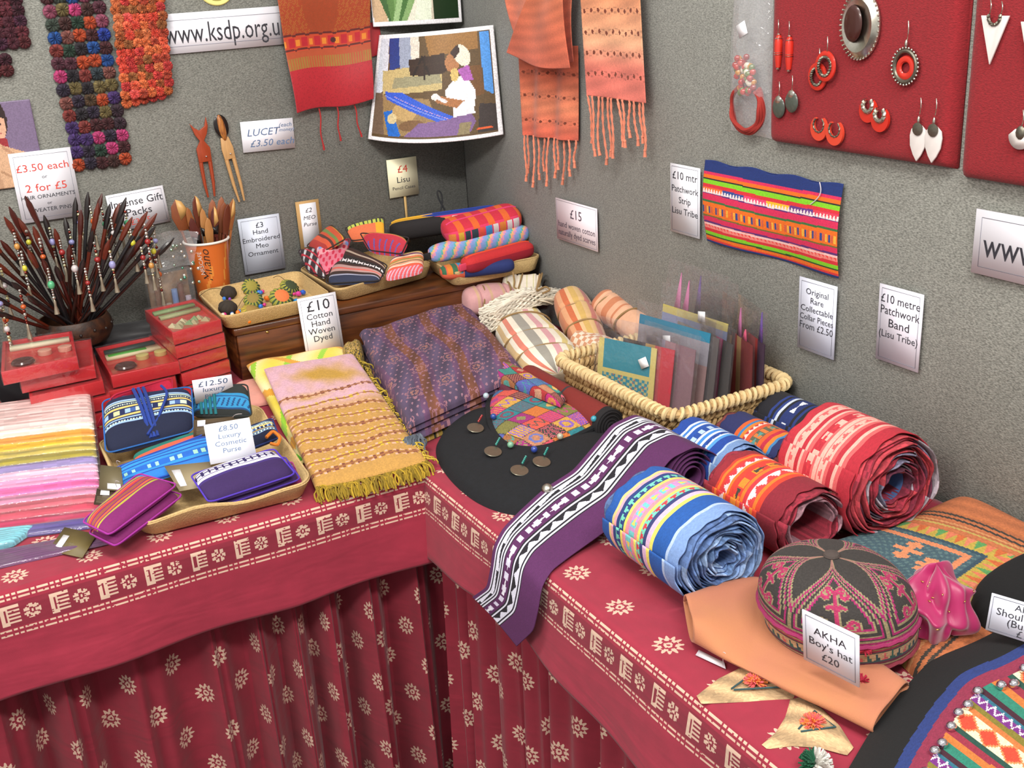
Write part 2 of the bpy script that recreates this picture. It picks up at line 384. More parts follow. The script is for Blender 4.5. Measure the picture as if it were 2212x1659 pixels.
def skirt(label, smin, smax, side, seed):
    r = np.random.RandomState(seed); S = np.arange(smin, smax, 0.004); z = np.linspace(-0.035, -0.735, 36)
    SS, ZZ = np.meshgrid(S, z, indexing='ij'); dn = np.clip((-0.03 - ZZ) / 0.7, 0, 1)
    ph = np.cumsum(1 + 0.3 * np.sin(S * 7.3 + seed) + 0.25 * np.sin(S * 17 + 2 * seed)) * 0.004 * 2 * PI / 0.088
    ph = ph[:, None] + 0.5 * dn * np.sin(SS * 6)
    am = (0.018 + 0.016 * dn) * (0.85 + 0.25 * np.sin(SS * 11 + seed))
    f = am * (np.sin(ph) + 0.35 * np.sin(2 * ph + 0.8) + 0.2 * np.sin(3.1 * ph + SS * 5))
    if side == 'L': P = np.stack([SS + 0.006 * np.cos(ph), 0.045 - f * 1.1, ZZ], -1)
    else: P = np.stack([0.045 - f * 1.1, -SS + 0.006 * np.cos(ph), ZZ], -1)
    arc = np.concatenate([[0], np.cumsum(np.linalg.norm(np.diff(P[:, 20], axis=0), axis=1))])
    uv = np.stack([np.repeat(arc[:, None], len(z), 1), ZZ + r.rand() * .1], -1).reshape(-1, 2)
    g = G(); g.grid(P, MAROON * np.array((.92, .86, .86)), flip=(side == 'R'))
    o = g.build('table_skirt', BATIKS, None, label, 'curtain', 'gathered table skirts', loc=(P[..., 0].mean(), P[..., 1].mean(), -0.735), uvs=uv, solid=0.0008)
    flw(o, np.ones(len(o.data.polygons)))
skirt('gathered crimson curtain with cream rosettes hanging below the left table', -1.5, 0.055, 'L', 3)
skirt('gathered crimson curtain with cream rosettes hanging below the right table', 0.0, 1.7, 'R', 8)
# ------------------------------------------------------------------ signs
def sign(name, label, M, w, h, lines, rgb=(238, 238, 246), txt=(44, 44, 52), border=0.05, cat='sign', thick=0.0018, backing=None, shear=0.0, bold=False):
    """M: centre frame (x right, y up, z out)"""
    o = M[:3, 3]; t = thing(name, label, cat, tuple(o), 'price signs and notices')
    if backing:
        G().box((0, 0, -thick * .6), (w * backing[0], h * backing[1], thick), M=M).build('backing_card', mat('brown_card', (186, 148, 96), 0.8, var=.1), t, smooth=0)
    card = G().box((0, 0, thick / 2), (w, h, thick), M=M).build('card', mat('laminated_card_%d_%d_%d' % tuple(rgb), rgb, 0.55), t, smooth=0)
    if border:
        b = border * min(w, h) * 1.3; g = G(); lw = 0.0006
        for s in (-1, 1):
            g.box((0, s * (h / 2 - b), thick + 0.0002), (w - 2 * b, lw, 0.0002), M=M); g.box((s * (w / 2 - b), 0, thick + 0.0002), (lw, h - 2 * b, 0.0002), M=M)
        g.build('border_line', mat('grey_ink', (120, 120, 135), 0.6), card, smooth=0)
    for ln in lines:
        s, yf, hf = ln[:3]; c = ln[3] if len(ln) > 3 and ln[3] else txt; xf = ln[4] if len(ln) > 4 else 0.0
        text_mesh([(s, xf * w, yf * h - hf * h * .5, hf * h, shear)], M @ T(0, 0, thick + 0.0004), 'lettering', card, c, 'ink_%d_%d_%d' % tuple(c), maxw=ln[5] * w if len(ln) > 5 else w * .9)
    return t
RED = (214, 72, 60); BLUEINK = (88, 112, 150)
sign('web_address_sign', 'long white notice reading www.ksdp.org.u beside the orange rosette scarf', WL(0.05, 0.692, 0.004), 0.31, 0.083, [('www.ksdp.org.uk', -0.02, 0.46, None, -0.012, .9)], border=0)
g = G()
for s in (-1, 1): g.box((0, s * 0.027, 0.0021), (0.31, 0.0008, 0.0003), M=WL(0.05, 0.692, 0.004))
g.build('ruled_line', mat('grey_ink', (120, 120, 135), 0.6), bpy.data.objects['web_address_sign'], smooth=0)
sign('price_sign', 'white sign with red lettering £3.50 each or 2 for £5 for hair ornaments', WL(-0.39, 0.408, 0.008), 0.124, 0.147,
     [('£3.50 each', .27, .095, RED), ('or', .13, .045), ('2 for £5', -.02, .1, RED), ('HAIR ORNAMENTS', -.15, .05), ('or', -.25, .04), ('SWEATER PINS', -.34, .05)])
sign('price_sign', 'white card reading Incense Gift Packs behind the hair sticks', WL(-0.21, 0.330, 0.006) @ Rz(0.05), 0.125, 0.082, [('Incense Gift', .22, .18), ('Packs', -.06, .18), ('£3.75', -.33, .14, RED)], border=0.05)
sign('price_card', 'handwritten white card reading LUCET £3.50 each beside the wooden forks', WL(0.106, 0.454, 0.004) @ Rz(-0.03), 0.124, 0.069, [('LUCET', .12, .21, BLUEINK, -.1), ('(each', .3, .12, BLUEINK, .34), ('money)', .14, .1, BLUEINK, .36), ('£3.50 each', -.24, .2, BLUEINK, .06)], border=0, shear=.25, thick=.003)
sign('price_sign', 'white sign reading £3 Hand Embroidered Meo Ornament behind the ornament tray', WL(0.056, 0.205, 0.008), 0.1, 0.133, [('£3', .35, .085), ('Hand', .23, .075), ('Embroidered', .1, .075), ('Meo', -.02, .075), ('Ornament', -.15, .075)], rgb=(224, 232, 248))
sign('price_card', 'small white card on brown board reading £2 Meo Purse', WL(0.179, 0.232, 0.008), 0.041, 0.105, [('£2', .34, .09), ('MEO', .17, .08), ('Purse', .02, .08)], backing=(1.42, 1.12), border=0, shear=.2)
t4 = sign('price_placard', 'cream placard on a wooden stick reading £4 Lisu Pencil Cases', WL(0.432, 0.312, 0.008), 0.08, 0.094, [('£4', .22, .17, RED), ('Lisu', -.06, .14), ('Pencil Cases', -.27, .075)], rgb=(240, 234, 200), border=0)
G().box((0.434, 0.9945, 0.226), (0.006, 0.003, 0.16)).build('stick', mat('pale_wood_stick', (206, 170, 110), 0.7, var=.15), t4, smooth=0)
sign('price_sign', 'pinkish white notice reading £15 hand woven cotton below the orange scarf', WR(0.463, 0.255, 0.006), 0.166, 0.093, [('£15', .2, .2), ('hand woven cotton', -.1, .13), ('naturally dyed scarves', -.3, .13)], rgb=(238, 224, 232), border=0.03, txt=(80, 70, 84))
sign('price_sign', 'narrow white sign reading £10 mtr Patchwork Strip beside the striped cloth sample', WR(0.078, 0.364, 0.006), 0.088, 0.13, [('£10 mtr', .34, .1), ('Patchwork', .15, .085), ('Strip', -.01, .085), ('Lisu Tribe', -.17, .085)], border=.04)
sign('price_sign', 'white sign reading Original Rare Collectable Collar Pieces from £2.50', WR(-0.274, 0.222, 0.006), 0.085, 0.124, [('Original', .33, .075), ('Rare', .21, .075), ('Collectable', .09, .075), ('Collar Pieces', -.03, .075), ('From £2.50', -.15, .085)], border=.05, rgb=(226, 230, 246))
sign('price_sign', 'white sign reading £10 metre Patchwork Band on the right panel', WR(-0.447, 0.249, 0.006), 0.084, 0.121, [('£10 metre', .33, .1), ('Patchwork', .18, .1), ('Band', .02, .1), ('(Lisu Tribe)', -.13, .085)], border=.05, rgb=(232, 230, 242))
ws = sign('web_address_sign', 'white notice starting ww at the right edge of the photograph', WR(-0.722, 0.405, 0.006), 0.31, 0.089, [('www.ksdp.org.uk', -.03, .36)], border=.09)
t10 = sign('price_sign', 'upright white sign reading £10 Cotton Hand Woven in front of the wooden chest', frame((0.057, 0.628, 0.092), (1, 0.02, 0), (0, 0.12, 1)), 0.086, 0.135, [('£10', .34, .15), ('Cotton', .18, .085), ('Hand', .06, .085), ('Woven', -.06, .085), ('Dyed', -.18, .085)], border=.05)
g = G(); g.prism([(-0.02, 0), (0.02, 0), (0, 0.09)], -0.001, 0.0, M=frame((0.06, 0.636, 0.018), (1, 0.02, 0), (0, 0.12, 1))); g.build('easel_back', mat('brown_card', (186, 148, 96), 0.8), t10, smooth=0)
# round cream badge above the address notice
tb = thing('round_plaque', 'round cream plaque on the panel above the web address notice', 'plaque', (0.034, 0.995, 0.785))
G().lathe([(0, 0), (0.04, 0), (0.042, 0.002), (0.04, 0.004), (0.0, 0.004)], 40, M=WL(0.034, 0.785, 0)).build('disc', mat('cream_plaque', (236, 226, 140), 0.4), tb)
G().lathe([(0.030, 0.0042), (0.031, 0.0046), (0.032, 0.0042)], 40, M=WL(0.034, 0.785, 0), caps=False).build('ring', mat('olive_ink', (150, 140, 60), 0.5), tb)

# ------------------------------------------------------------------ printed photographs
class Art:
    def __init__(s, nu, nv, bg):
        s.u, s.v = np.meshgrid((np.arange(nu) + .5) / nu, (np.arange(nv) + .5) / nv, indexing='ij'); s.c = paint(s.u.shape, bg)
        s.r = np.random.RandomState(nu * 7 + nv)
    def poly(s, pts, col):
        m = np.zeros(s.u.shape, bool); n = len(pts)
        for i in range(n):
            (x0, y0), (x1, y1) = pts[i], pts[(i + 1) % n]
            if y0 == y1: continue
            k = ((y0 <= s.v) != (y1 <= s.v)) & (s.u < (x1 - x0) * (s.v - y0) / (y1 - y0) + x0); m ^= k
        s.c[m] = col; return s
    def ell(s, x, y, rx, ry, col, a=0.0):
        dx = s.u - x; dy = s.v - y; c, q = math.cos(a), math.sin(a)
        s.c[((dx * c + dy * q) / rx) ** 2 + ((dy * c - dx * q) / ry) ** 2 < 1] = col; return s
    def line(s, pts, w, col):
        for (x0, y0), (x1, y1) in zip(pts[:-1], pts[1:]):
            dx, dy = x1 - x0, y1 - y0; t = np.clip(((s.u - x0) * dx + (s.v - y0) * dy) / (dx * dx + dy * dy + 1e-12), 0, 1)
            s.c[np.hypot(s.u - x0 - t * dx, s.v - y0 - t * dy) < w / 2] = col
        return s
    def noise(s, k): s.c = np.clip(s.c * (1 + k * (s.r.rand(*s.u.shape)[..., None] - .5)), 0, 255); return s
def flat_print(g, P00, P10, P11, P01, art, bulge=None):
    a, b = art.u.shape; U, V = np.meshgrid(np.linspace(0, 1, a + 1), np.linspace(0, 1, b + 1), indexing='ij')
    P = bil([P00, P10, P11, P01], U, V)
    if bulge is not None: P = P + bulge(U, V)
    g.grid(P, art.c, flip=True); return g
A = Art(130, 110, (238, 236, 240))                                   # weaver at her loom, white margin
A.poly([(.03, .04), (.97, .04), (.97, .96), (.03, .96)], (96, 76, 50))
A.poly([(.03, .04), (.12, .04), (.14, .45), (.08, .55), (.03, .55)], (206, 210, 222)).poly([(.12, .04), (.22, .04), (.25, .3), (.15, .34)], (40, 62, 130))
A.poly([(.22, .04), (.34, .04), (.36, .33), (.25, .36)], (150, 160, 182)).poly([(.33, .04), (.41, .04), (.42, .3), (.35, .32)], (214, 208, 196)).poly([(.46, .04), (.88, .04), (.88, .19), (.5, .22)], (150, 110, 62))
A.poly([(.08, .34), (.36, .3), (.6, .34), (.6, .52), (.1, .56)], (190, 172, 120)).poly([(.32, .24), (.62, .2), (.64, .36), (.56, .4), (.34, .38)], (56, 40, 32)).poly([(.2, .4), (.58, .38), (.6, .46), (.18, .5)], (150, 146, 116))
A.line([(.37, .38), (.44, .22), (.5, .38)], .02, (40, 30, 26)).line([(.34, .3), (.62, .28)], .016, (60, 44, 34)).line([(.46, .22), (.46, .42)], .02, (46, 34, 28))
A.poly([(.89, .05), (.965, .04), (.965, .62), (.9, .56)], (84, 150, 224)).poly([(.78, .34), (.89, .34), (.9, .6), (.8, .62)], (112, 78, 46))
A.poly([(.06, .56), (.5, .6), (.55, .8), (.42, .94), (.1, .94), (.05, .7)], (150, 124, 84)).poly([(.03, .55), (.1, .55), (.14, .94), (.03, .94)], (112, 92, 76)).poly([(.12, .72), (.2, .7), (.28, .94), (.18, .95)], (34, 104, 196))
A.ell(.3, .72, .1, .08, (186, 156, 104), .3).ell(.36, .84, .1, .05, (120, 90, 60), -.2).ell(.2, .78, .04, .05, (206, 190, 146))
A.poly([(.12, .53), (.28, .54), (.72, .8), (.62, .84), (.14, .6)], (52, 92, 206)).line([(.13, .57), (.66, .82)], .008, (130, 150, 230)).line([(.2, .57), (.68, .81)], .006, (180, 150, 200))
A.poly([(.3, .95), (.42, .82), (.62, .8), (.8, .74), (.83, .84), (.78, .95)], (126, 98, 146)).poly([(.68, .6), (.8, .58), (.83, .76), (.68, .78)], (236, 236, 242)).poly([(.62, .54), (.7, .42), (.78, .42), (.84, .56), (.83, .7), (.7, .72), (.64, .66)], (240, 240, 246))
A.poly([(.72, .36), (.8, .32), (.83, .46), (.76, .46)], (168, 96, 176)).ell(.68, .29, .055, .085, (170, 118, 78)).ell(.755, .235, .058, .1, (226, 222, 204), -.3).poly([(.665, .2), (.73, .13), (.74, .2), (.7, .26)], (60, 44, 40)).ell(.695, .4, .03, .06, (206, 180, 110))
A.poly([(.76, .64), (.7, .7), (.56, .64), (.52, .58), (.56, .57), (.7, .62)], (166, 112, 70)).ell(.545, .585, .03, .03, (236, 226, 220)).line([(.56, .59), (.62, .63)], .03, (222, 216, 220)).poly([(.86, .68), (.97, .7), (.97, .95), (.84, .95)], (60, 52, 50)).poly([(.72, .84), (.8, .84), (.78, .95), (.7, .95)], (140, 128, 96))
A.line([(.84, .91), (.93, .91)], .014, (226, 96, 50)).noise(.16)
tp = thing('photo_print', 'colour photograph of a weaver at a loom bridging the panel corner', 'photograph', (0.48, 0.9, 0.418))
g = G(); flat_print(g, (0.405, 0.99, 0.652), (0.604, 0.79, 0.664), (0.604, 0.772, 0.418), (0.350, 0.99, 0.416), A, lambda U, V: np.stack([-0.03 * 4 * U * (1 - U), -0.03 * 4 * U * (1 - U), -0.008 * 4 * U * (1 - U) * V], -1))
g.build('print', PRINT, tp, solid=0.0012, smooth=60)
B = Art(110, 50, (238, 236, 240))                                    # leaves
B.poly([(0, .0), (.965, 0), (.965, .93), (.015, .93)], (206, 196, 176)).poly([(.05, 0), (.68, 0), (.62, .93), (.1, .93)], (226, 224, 206)).poly([(.66, 0), (.965, 0), (.965, .93), (.66, .93)], (26, 50, 24)).poly([(0, 0), (.12, 0), (.16, .93), (0.015, .93)], (196, 166, 130))
for x0, x1, w, c in ((.06, .2, .09, (52, 92, 40)), (.2, .22, .08, (84, 124, 60)), (.34, .26, .1, (110, 150, 84)), (.5, .3, .09, (64, 108, 48)), (.6, .33, .05, (130, 166, 104)), (.4, .24, .03, (150, 184, 126))):
    B.poly([(x0 - w, -.05), (x0 + w, -.05), (x1 + .03, .92), (x1 - .03, .92)], c)
B.poly([(.56, 0), (.68, 0), (.63, .93), (.44, .93)], (228, 236, 214)).noise(.12)
tp = thing('photo_print', 'colour photograph of long green leaves above the weaver picture', 'photograph', (0.55, 0.98, 0.67))
g = G(); flat_print(g, (0.39, 0.988, 0.80), (0.602, 0.945, 0.80), (0.602, 0.945, 0.668), (0.39, 0.988, 0.672), B, lambda U, V: np.stack([0 * U, -0.012 * 4 * U * (1 - U), 0 * U], -1)); g.build('print', PRINT, tp, solid=0.0012, smooth=60)
D = Art(60, 80, (120, 104, 134))                                      # portrait
D.ell(.32, .2, .24, .26, (52, 34, 30)).ell(.36, .26, .16, .2, (214, 168, 140)).poly([(.1, .06), (.5, .0), (.56, .2), (.3, .14), (.16, .2)], (44, 28, 26)).poly([(.2, .4), (.5, .42), (.5, .62), (.2, .6)], (150, 44, 50))
D.poly([(-.2, .5), (.3, .44), (.42, .5), (.95, .66), (1.02, .85), (.7, .8), (.6, 1.1), (-.2, 1.1)], (206, 166, 132)).poly([(.05, .44), (.22, .42), (.3, 1.1), (.02, 1.1)], (188, 148, 116)).line([(.4, .52), (.86, .8)], .04, (180, 138, 108)).line([(.3, .8), (.6, .95)], .03, (176, 136, 104)).line([(.5, .85), (.9, .72)], .03, (222, 186, 154)).ell(.3, .25, .02, .015, (60, 40, 40)).ell(.44, .25, .02, .015, (60, 40, 40)).line([(.34, .36), (.42, .36)], .015, (170, 90, 84)).noise(.12)
tp = thing('photo_print', 'photograph of a person in a beige knitted shawl at the far left', 'photograph', (-0.5, 0.99, 0.41))
g = G(); flat_print(g, (-0.505, 0.994, 0.587), (-0.388, 0.994, 0.587), (-0.388, 0.994, 0.412), (-0.505, 0.994, 0.412), D); g.build('print', PRINT, tp, solid=0.001)

# ------------------------------------------------------------------ rosette (gathered disc) scarves
def rosette_mesh(rad, rgb, seed):
    r = np.random.RandomState(seed); n = 22; rr = np.array([0.02, .3, .62, .9, 1.0]); a = np.arange(n) * 2 * PI / n
    hh = np.array([.25, .5, .62, .35, 0.0])
    V, F, Cc = [], [], []
    for i, q in enumerate(rr):
        for j in range(n):
            pl = 1 + .07 * (j % 2) * (i > 0); h = hh[i] * (1 if j % 2 else .62) + .05 * r.randn()
            V.append((q * rad * pl * math.cos(a[j]), q * rad * pl * math.sin(a[j]), max(h, 0) * rad * .9))
    rgb = np.array(rgb, float)
    for i in range(len(rr) - 1):
        for j in range(n):
            F.append((i * n + j, i * n + (j + 1) % n, (i + 1) * n + (j + 1) % n, (i + 1) * n + j)); Cc.append(np.clip(rgb * (1 + .22 * r.randn() * .6), 4, 255))
    F.append(tuple(range(n - 1, -1, -1))); Cc.append(rgb * .5)
    g = G(); g.add(V, F, np.array(Cc)); return g
def rosette_scarf(name, label, cells, rad, palette, off, seed):
    t = thing(name, label, 'scarf', (float(np.mean([c[0] for c in cells])), 0.97, min(c[1] for c in cells)), 'scarves of gathered rosettes')
    r = random.Random(seed); base = []
    for i, c in enumerate(palette):
        o = rosette_mesh(rad, c, seed + i).build('rosette', CLOTH, t, local=True, smooth=60); base.append([o, False])
    for (x, z, o2) in cells:
        k = r.randrange(len(base)); o, used = base[k]
        if used: o = dup(o, t)
        else: base[k][1] = True
        loc = np.array((x, 1.0 - off - o2, z)) - ORG[t.name]
        o.location = loc; o.rotation_euler = (PI / 2 + r.uniform(-.15, .15), r.uniform(0, 6.28), r.uniform(-.12, .12))
    for b in base:
        if not b[1]: bpy.data.objects.remove(b[0])
    return t
multi = [(60, 26, 30), (46, 30, 40), (40, 50, 56), (34, 30, 36), (110, 44, 40), (30, 50, 128), (26, 64, 120), (150, 60, 30), (160, 52, 100), (52, 62, 54), (34, 56, 44), (70, 52, 34), (110, 66, 60), (72, 36, 48), (128, 50, 46), (60, 40, 90), (96, 84, 50), (120, 60, 80), (42, 34, 50), (56, 32, 30)]
cells = [(-0.317 + i * 0.0245 + .002 * math.sin(j * .7) - 0.005 * (j < 7) * 0, 0.441 + j * 0.0262 + .0015 * math.sin(i * 2 + j), 0) for i in range(5) for j in range(15)]
rosette_scarf('rosette_scarf', 'long dark multicoloured scarf of gathered fabric rosettes on the left panel', cells, 0.0142, multi, 0.006, 3)
warm = [(190, 66, 50), (196, 84, 58), (160, 82, 40), (180, 56, 52), (186, 96, 54), (146, 76, 40), (170, 50, 48), (200, 76, 70), (140, 86, 46), (180, 100, 60), (164, 64, 44)]
cells = [(-0.197 + i * 0.0182 + .003 * (j % 2) + .001 * j, 0.577 + j * 0.0172, 0.012 + .004 * math.sin(i + j)) for i in range(6) for j in range(14)] + [(-0.196 + i * 0.019, 0.5585 + 0.0025 * i - j * 0.0, 0.002) for i in range(5) for j in range(1)]
rosette_scarf('rosette_scarf', 'orange and coral scarf of small gathered rosettes beside the web address', cells, 0.0112, warm, 0.006, 23)
dark = [(64, 22, 34), (74, 26, 30), (52, 18, 30), (82, 30, 40), (58, 24, 44)]
cells = [(-0.462 + i * 0.0215, 0.70 + j * 0.0205 - .012 * (i < 0), 0) for i in range(5) for j in range(5)] + [(-0.462 + i * 0.0215, 0.648 + j * 0.0205, 0) for i in range(3) for j in range(2)]
rosette_scarf('rosette_scarf', 'dark maroon scarf of gathered rosettes in the top left corner', cells, 0.0132, dark, 0.006, 41)

# ------------------------------------------------------------------ red and gold silk scarf
def silk_cols(U, V):
    n = np.random.RandomState(5).rand(*U.shape); z = 0.80 - V * 0.30
    c = paint(U.shape, (158, 62, 28)); gold = (np.mod(U * 40 + V * 60, 1) > .62) & (n > .35); c[gold] = (166, 96, 38)
    c[(np.abs(U - .45) < .12 + .08 * np.sin(V * 7)) & (n > .3) & (z > .66)] = (150, 62, 28)
    b = (z < .668) & (z > .632); c[b] = (190, 66, 36)
    for zz in (.668, .636): c[np.abs(z - zz - .004 * np.sin(U * 40) * .3) < .0022] = (92, 30, 26)
    mo = np.mod(U * 6.5, 1); c[b & (np.abs(z - .651) < .010) & (mo > .3) & (mo < .75)] = (176, 28, 40); c[b & (np.abs(z - .651) < .007) & ((mo < .16) | (mo > .86))] = (214, 128, 40)
    c[b & (np.hypot((U - .57) * .2, z - .651) < .0065)] = (70, 26, 30)
    bb = (z <= .632) & (z > .592); c[bb] = (170, 74, 40); c[bb & (z < .618) & (np.mod(U * 34, 1) > .45)] = (150, 110, 44)
    c[z <= .592] = (172, 26, 40); c[(z <= .592) & (n > .8)] = (156, 22, 36)
    return c
ts = thing('silk_scarf', 'red and gold woven silk scarf with three red cords on the left panel', 'scarf', (0.27, 0.97, 0.50))
U, V = np.meshgrid(np.linspace(0, 1, 101), np.linspace(0, 1, 131), indexing='ij')
def silk_panel(q, sx, amp, y0):
    P = bil([(a, y0, b) for a, b in q], U, V); P[..., 1] -= amp * (0.5 + 0.5 * np.cos(U * sx + .8 * V)) * (0.6 + .4 * V) + 0.004 * np.sin(V * 9); P[..., 2] += 0.004 * np.sin(U * 7) * V; return P
uc, vc = (U[:-1, :-1] + U[1:, 1:]) / 2, (V[:-1, :-1] + V[1:, 1:]) / 2
SILK = mat('shot_silk', None, 0.45, var=.12, vscale=120, bmp=.2, bscale=900, sheen=.3)
g = G(); g.grid(silk_panel([(0.158, .80), (0.388, .80), (0.366, .508), (0.174, .498)], 5.0, .012, .983), silk_cols(uc, vc), flip=True); g.build('front_fall', SILK, ts, solid=0.0012, smooth=60)
g = G(); g.grid(silk_panel([(0.24, .80), (0.416, .80), (0.408, .606), (0.25, .606)], 4.0, .001, .9985), paint(uc.shape, (158, 24, 34)), flip=True); g.build('back_fall', SILK, ts, solid=0.0012, smooth=60)
for x0, x1, z1 in ((0.232, 0.231, 0.405), (0.277, 0.275, 0.421), (0.320, 0.329, 0.424)):
    k = np.linspace(0, 1, 12); pts = np.stack([x0 + (x1 - x0) * k + .002 * np.sin(k * 8), 0.982 + 0 * k, 0.502 + (z1 - 0.502) * k], -1)
    G().tube(pts, .0017 + .0008 * (k > .85), 6, (168, 40, 40)).build('cord', CLOTH, ts)

# ------------------------------------------------------------------ looped orange scarf with fringes
to = thing('fringed_scarf', 'looped coral orange openwork scarf with twisted fringe on the right panel', 'scarf', (0.59, 0.45, 0.33))
def openwork(rows, grad, nz=1):
    def f(U, V):
        n = np.random.RandomState(9).rand(*U.shape); c = np.empty(U.shape + (3,)); g0 = np.array(grad, float)
        t = V * (len(g0) - 1); i = np.clip(t.astype(int), 0, len(g0) - 2); c = g0[i] + (g0[i + 1] - g0[i]) * (t - i)[..., None]
        c = c * (1 + .10 * (np.sin(U * 9 + V * 21) * np.sin(V * 33))[..., None])
        for v0 in rows:
            x = np.mod(U * 9, 1) - .5; d = np.abs(V - v0 - .006 * np.sin(U * 20)); hole = (np.abs(x) < .20 - d * 8) & (d < .016); c[hole] = (112, 48, 28)
            c[(d < .024) & (d > .013) & (np.abs(x) > .3)] *= .84
        return np.clip(c * (1 + .08 * (n - .5))[..., None], 0, 255)
    return f
COR, ORA, PEA = (214, 112, 98), (216, 138, 96), (228, 172, 134)
def panel(q, off, amp, sx, ph=0.0, sag=0.0):
    P = bil([(0, a, b) for a, b in q], U, V); w = amp * (.5 + .5 * np.cos(U * sx + ph + 1.2 * V))
    P[..., 0] = .612 - off - w - .02 * np.sin(V * PI) * sag; P[..., 2] -= sag * .03 * np.sin(U * PI) * V; return P
SC2 = mat('soft_cotton_scarf', None, .8, var=.1, vscale=150, bmp=.35, bscale=700, sheen=.15)
def pn(name, q, off, amp, sx, fn, ph=0., sag=0.):
    g = G(); g.grid(panel(q, off, amp, sx, ph, sag), fn(uc, vc), flip=True); return g.build(name, SC2, to, solid=.0016, smooth=60)
pn('tail', [(0.655, .63), (0.427, .63), (0.440, .437), (0.664, .428)], .008, .012, 15, openwork([.3, .55, .82], [(178, 84, 62), (184, 92, 66), (210, 124, 90), (208, 96, 74)]))
pn('tail', [(0.386, .80), (0.190, .80), (0.168, .537), (0.374, .537)], .022, .006, 5, openwork([.38, .53, .68, .83], [PEA, ORA, (222, 152, 112), (228, 168, 130), (218, 116, 100), (218, 114, 100)]))
pn('loop', [(0.705, .80), (0.40, .80), (0.425, .600), (0.650, .618)], .02, .02, 7, openwork([], [(222, 134, 98), (216, 118, 88), (210, 104, 82)]), 2.0, .6)
pn('fold', [(0.455, .80), (0.392, .80), (0.392, .592), (0.655, .612)], .048, .012, 6, openwork([], [(206, 120, 82), (196, 104, 72), (204, 100, 74)]), 1.0, .4)
def strand(y0, z0, y1, z1, x, seed):
    r = random.Random(seed); k = np.linspace(0, 1, 10); g = G()
    c = np.array((232, 138, 108)) * r.uniform(.88, 1.05)
    for s in (0, PI):
        a = k * 16 + s; p = np.stack([np.full(10, x) + .0012 * np.cos(a), y0 + (y1 - y0) * k + .0015 * np.sin(a) + .003 * np.sin(k * 5 + seed), z0 + (z1 - z0) * k], -1); g.tube(p, .0018, 5, c)
    g.ell((x, y1, z1), (.0035, .0035, .004), 6, 4, c); g.tube([(x, y1, z1), (x, y1 + r.uniform(-.004, .004), z1 - .012)], [.0026, .004], 6, c * .96)
    g.build('fringe_strand', SC2, to, smooth=60)
for i in range(11):
    strand(0.660 - i * .0217, .43 + i * .0009, 0.668 - i * .0217 + (i % 3 - 1) * .006, .335 + .02 * math.sin(i * 2.1) + .004 * i, .598 - .003 * (i % 2), i)
for i in range(12):
    strand(0.370 - i * .0178, .538, 0.366 - i * .0182 + (i % 3 - 1) * .007, .455 - .025 * math.sin(i * .55) - .012 * (i % 2), .586 - .003 * (i % 2), i + 40)

# ------------------------------------------------------------------ wooden lucet forks pinned to the panel
def fork(name, label, prof_head, lit, rgb, M, ln, gap, extra=None):
    t = thing(name, label, 'fork', tuple(M[:3, 3]), 'wooden lucet forks')
    m = mat('lucet_wood_%d' % rgb[0], rgb, .45, var=.22, vscale=60, stretch=(6, 6, 1))
    G().prism(prof_head, 0, .005, M=M).build('head', m, t, smooth=0, bevel=.0008)
    for s in (-1, 1):
        G().tube([(s * gap * 1.0, .0, .0025), (s * gap * .95, -ln * .6, .0025), (s * gap * .7, -ln, .0025)], [.0048, .0038, .0022], 8, M=M).build('prong', m, t)
    if extra: extra(t, M)
    G().ell((0.003, .012, .007), .0022, 8, 6, M=M).build('pin_head', mat('steel_pin', (230, 230, 235), .15, 1.0), t)
    return t
fork('lucet_fork', 'red-brown wooden lucet with fish tail top pinned to the left panel', [(-.0145, 0), (.0145, 0), (.0155, .03), (.0045, .047), (.014, .062), (.0185, .078), (.0175, .098), (.011, .078), (-.002, .07), (-.012, .077), (-.021, .088), (-.013, .061), (-.0045, .047), (-.0155, .03)], None, (158, 62, 30), WL(-0.047, 0.413, .006) @ Rz(.02), .08, .0105)
def ex(t, M):
    G().ell((0, .076, .0035), (.0165, .026, .0035), 18, 8, M=M).build('dark_inlay', mat('dark_horn', (26, 20, 20), .25), t)
    G().ell((0, .072, .005), (.0085, .03, .0055), 14, 8, M=M).build('striped_inlay', mat('striped_wood', (196, 130, 60), .4, rgb2=(120, 62, 34), vscale=30, stretch=(20, 20, 1)), t)
fork('lucet_fork', 'pale wooden lucet with dark oval top pinned beside the handwritten card', [(-.0125, 0), (.0125, 0), (.0135, .025), (.009, .05), (-.009, .05), (-.0135, .025)], None, (196, 152, 100), WL(0.010, 0.412, .006) @ Rz(.13), .1, .0085, ex)

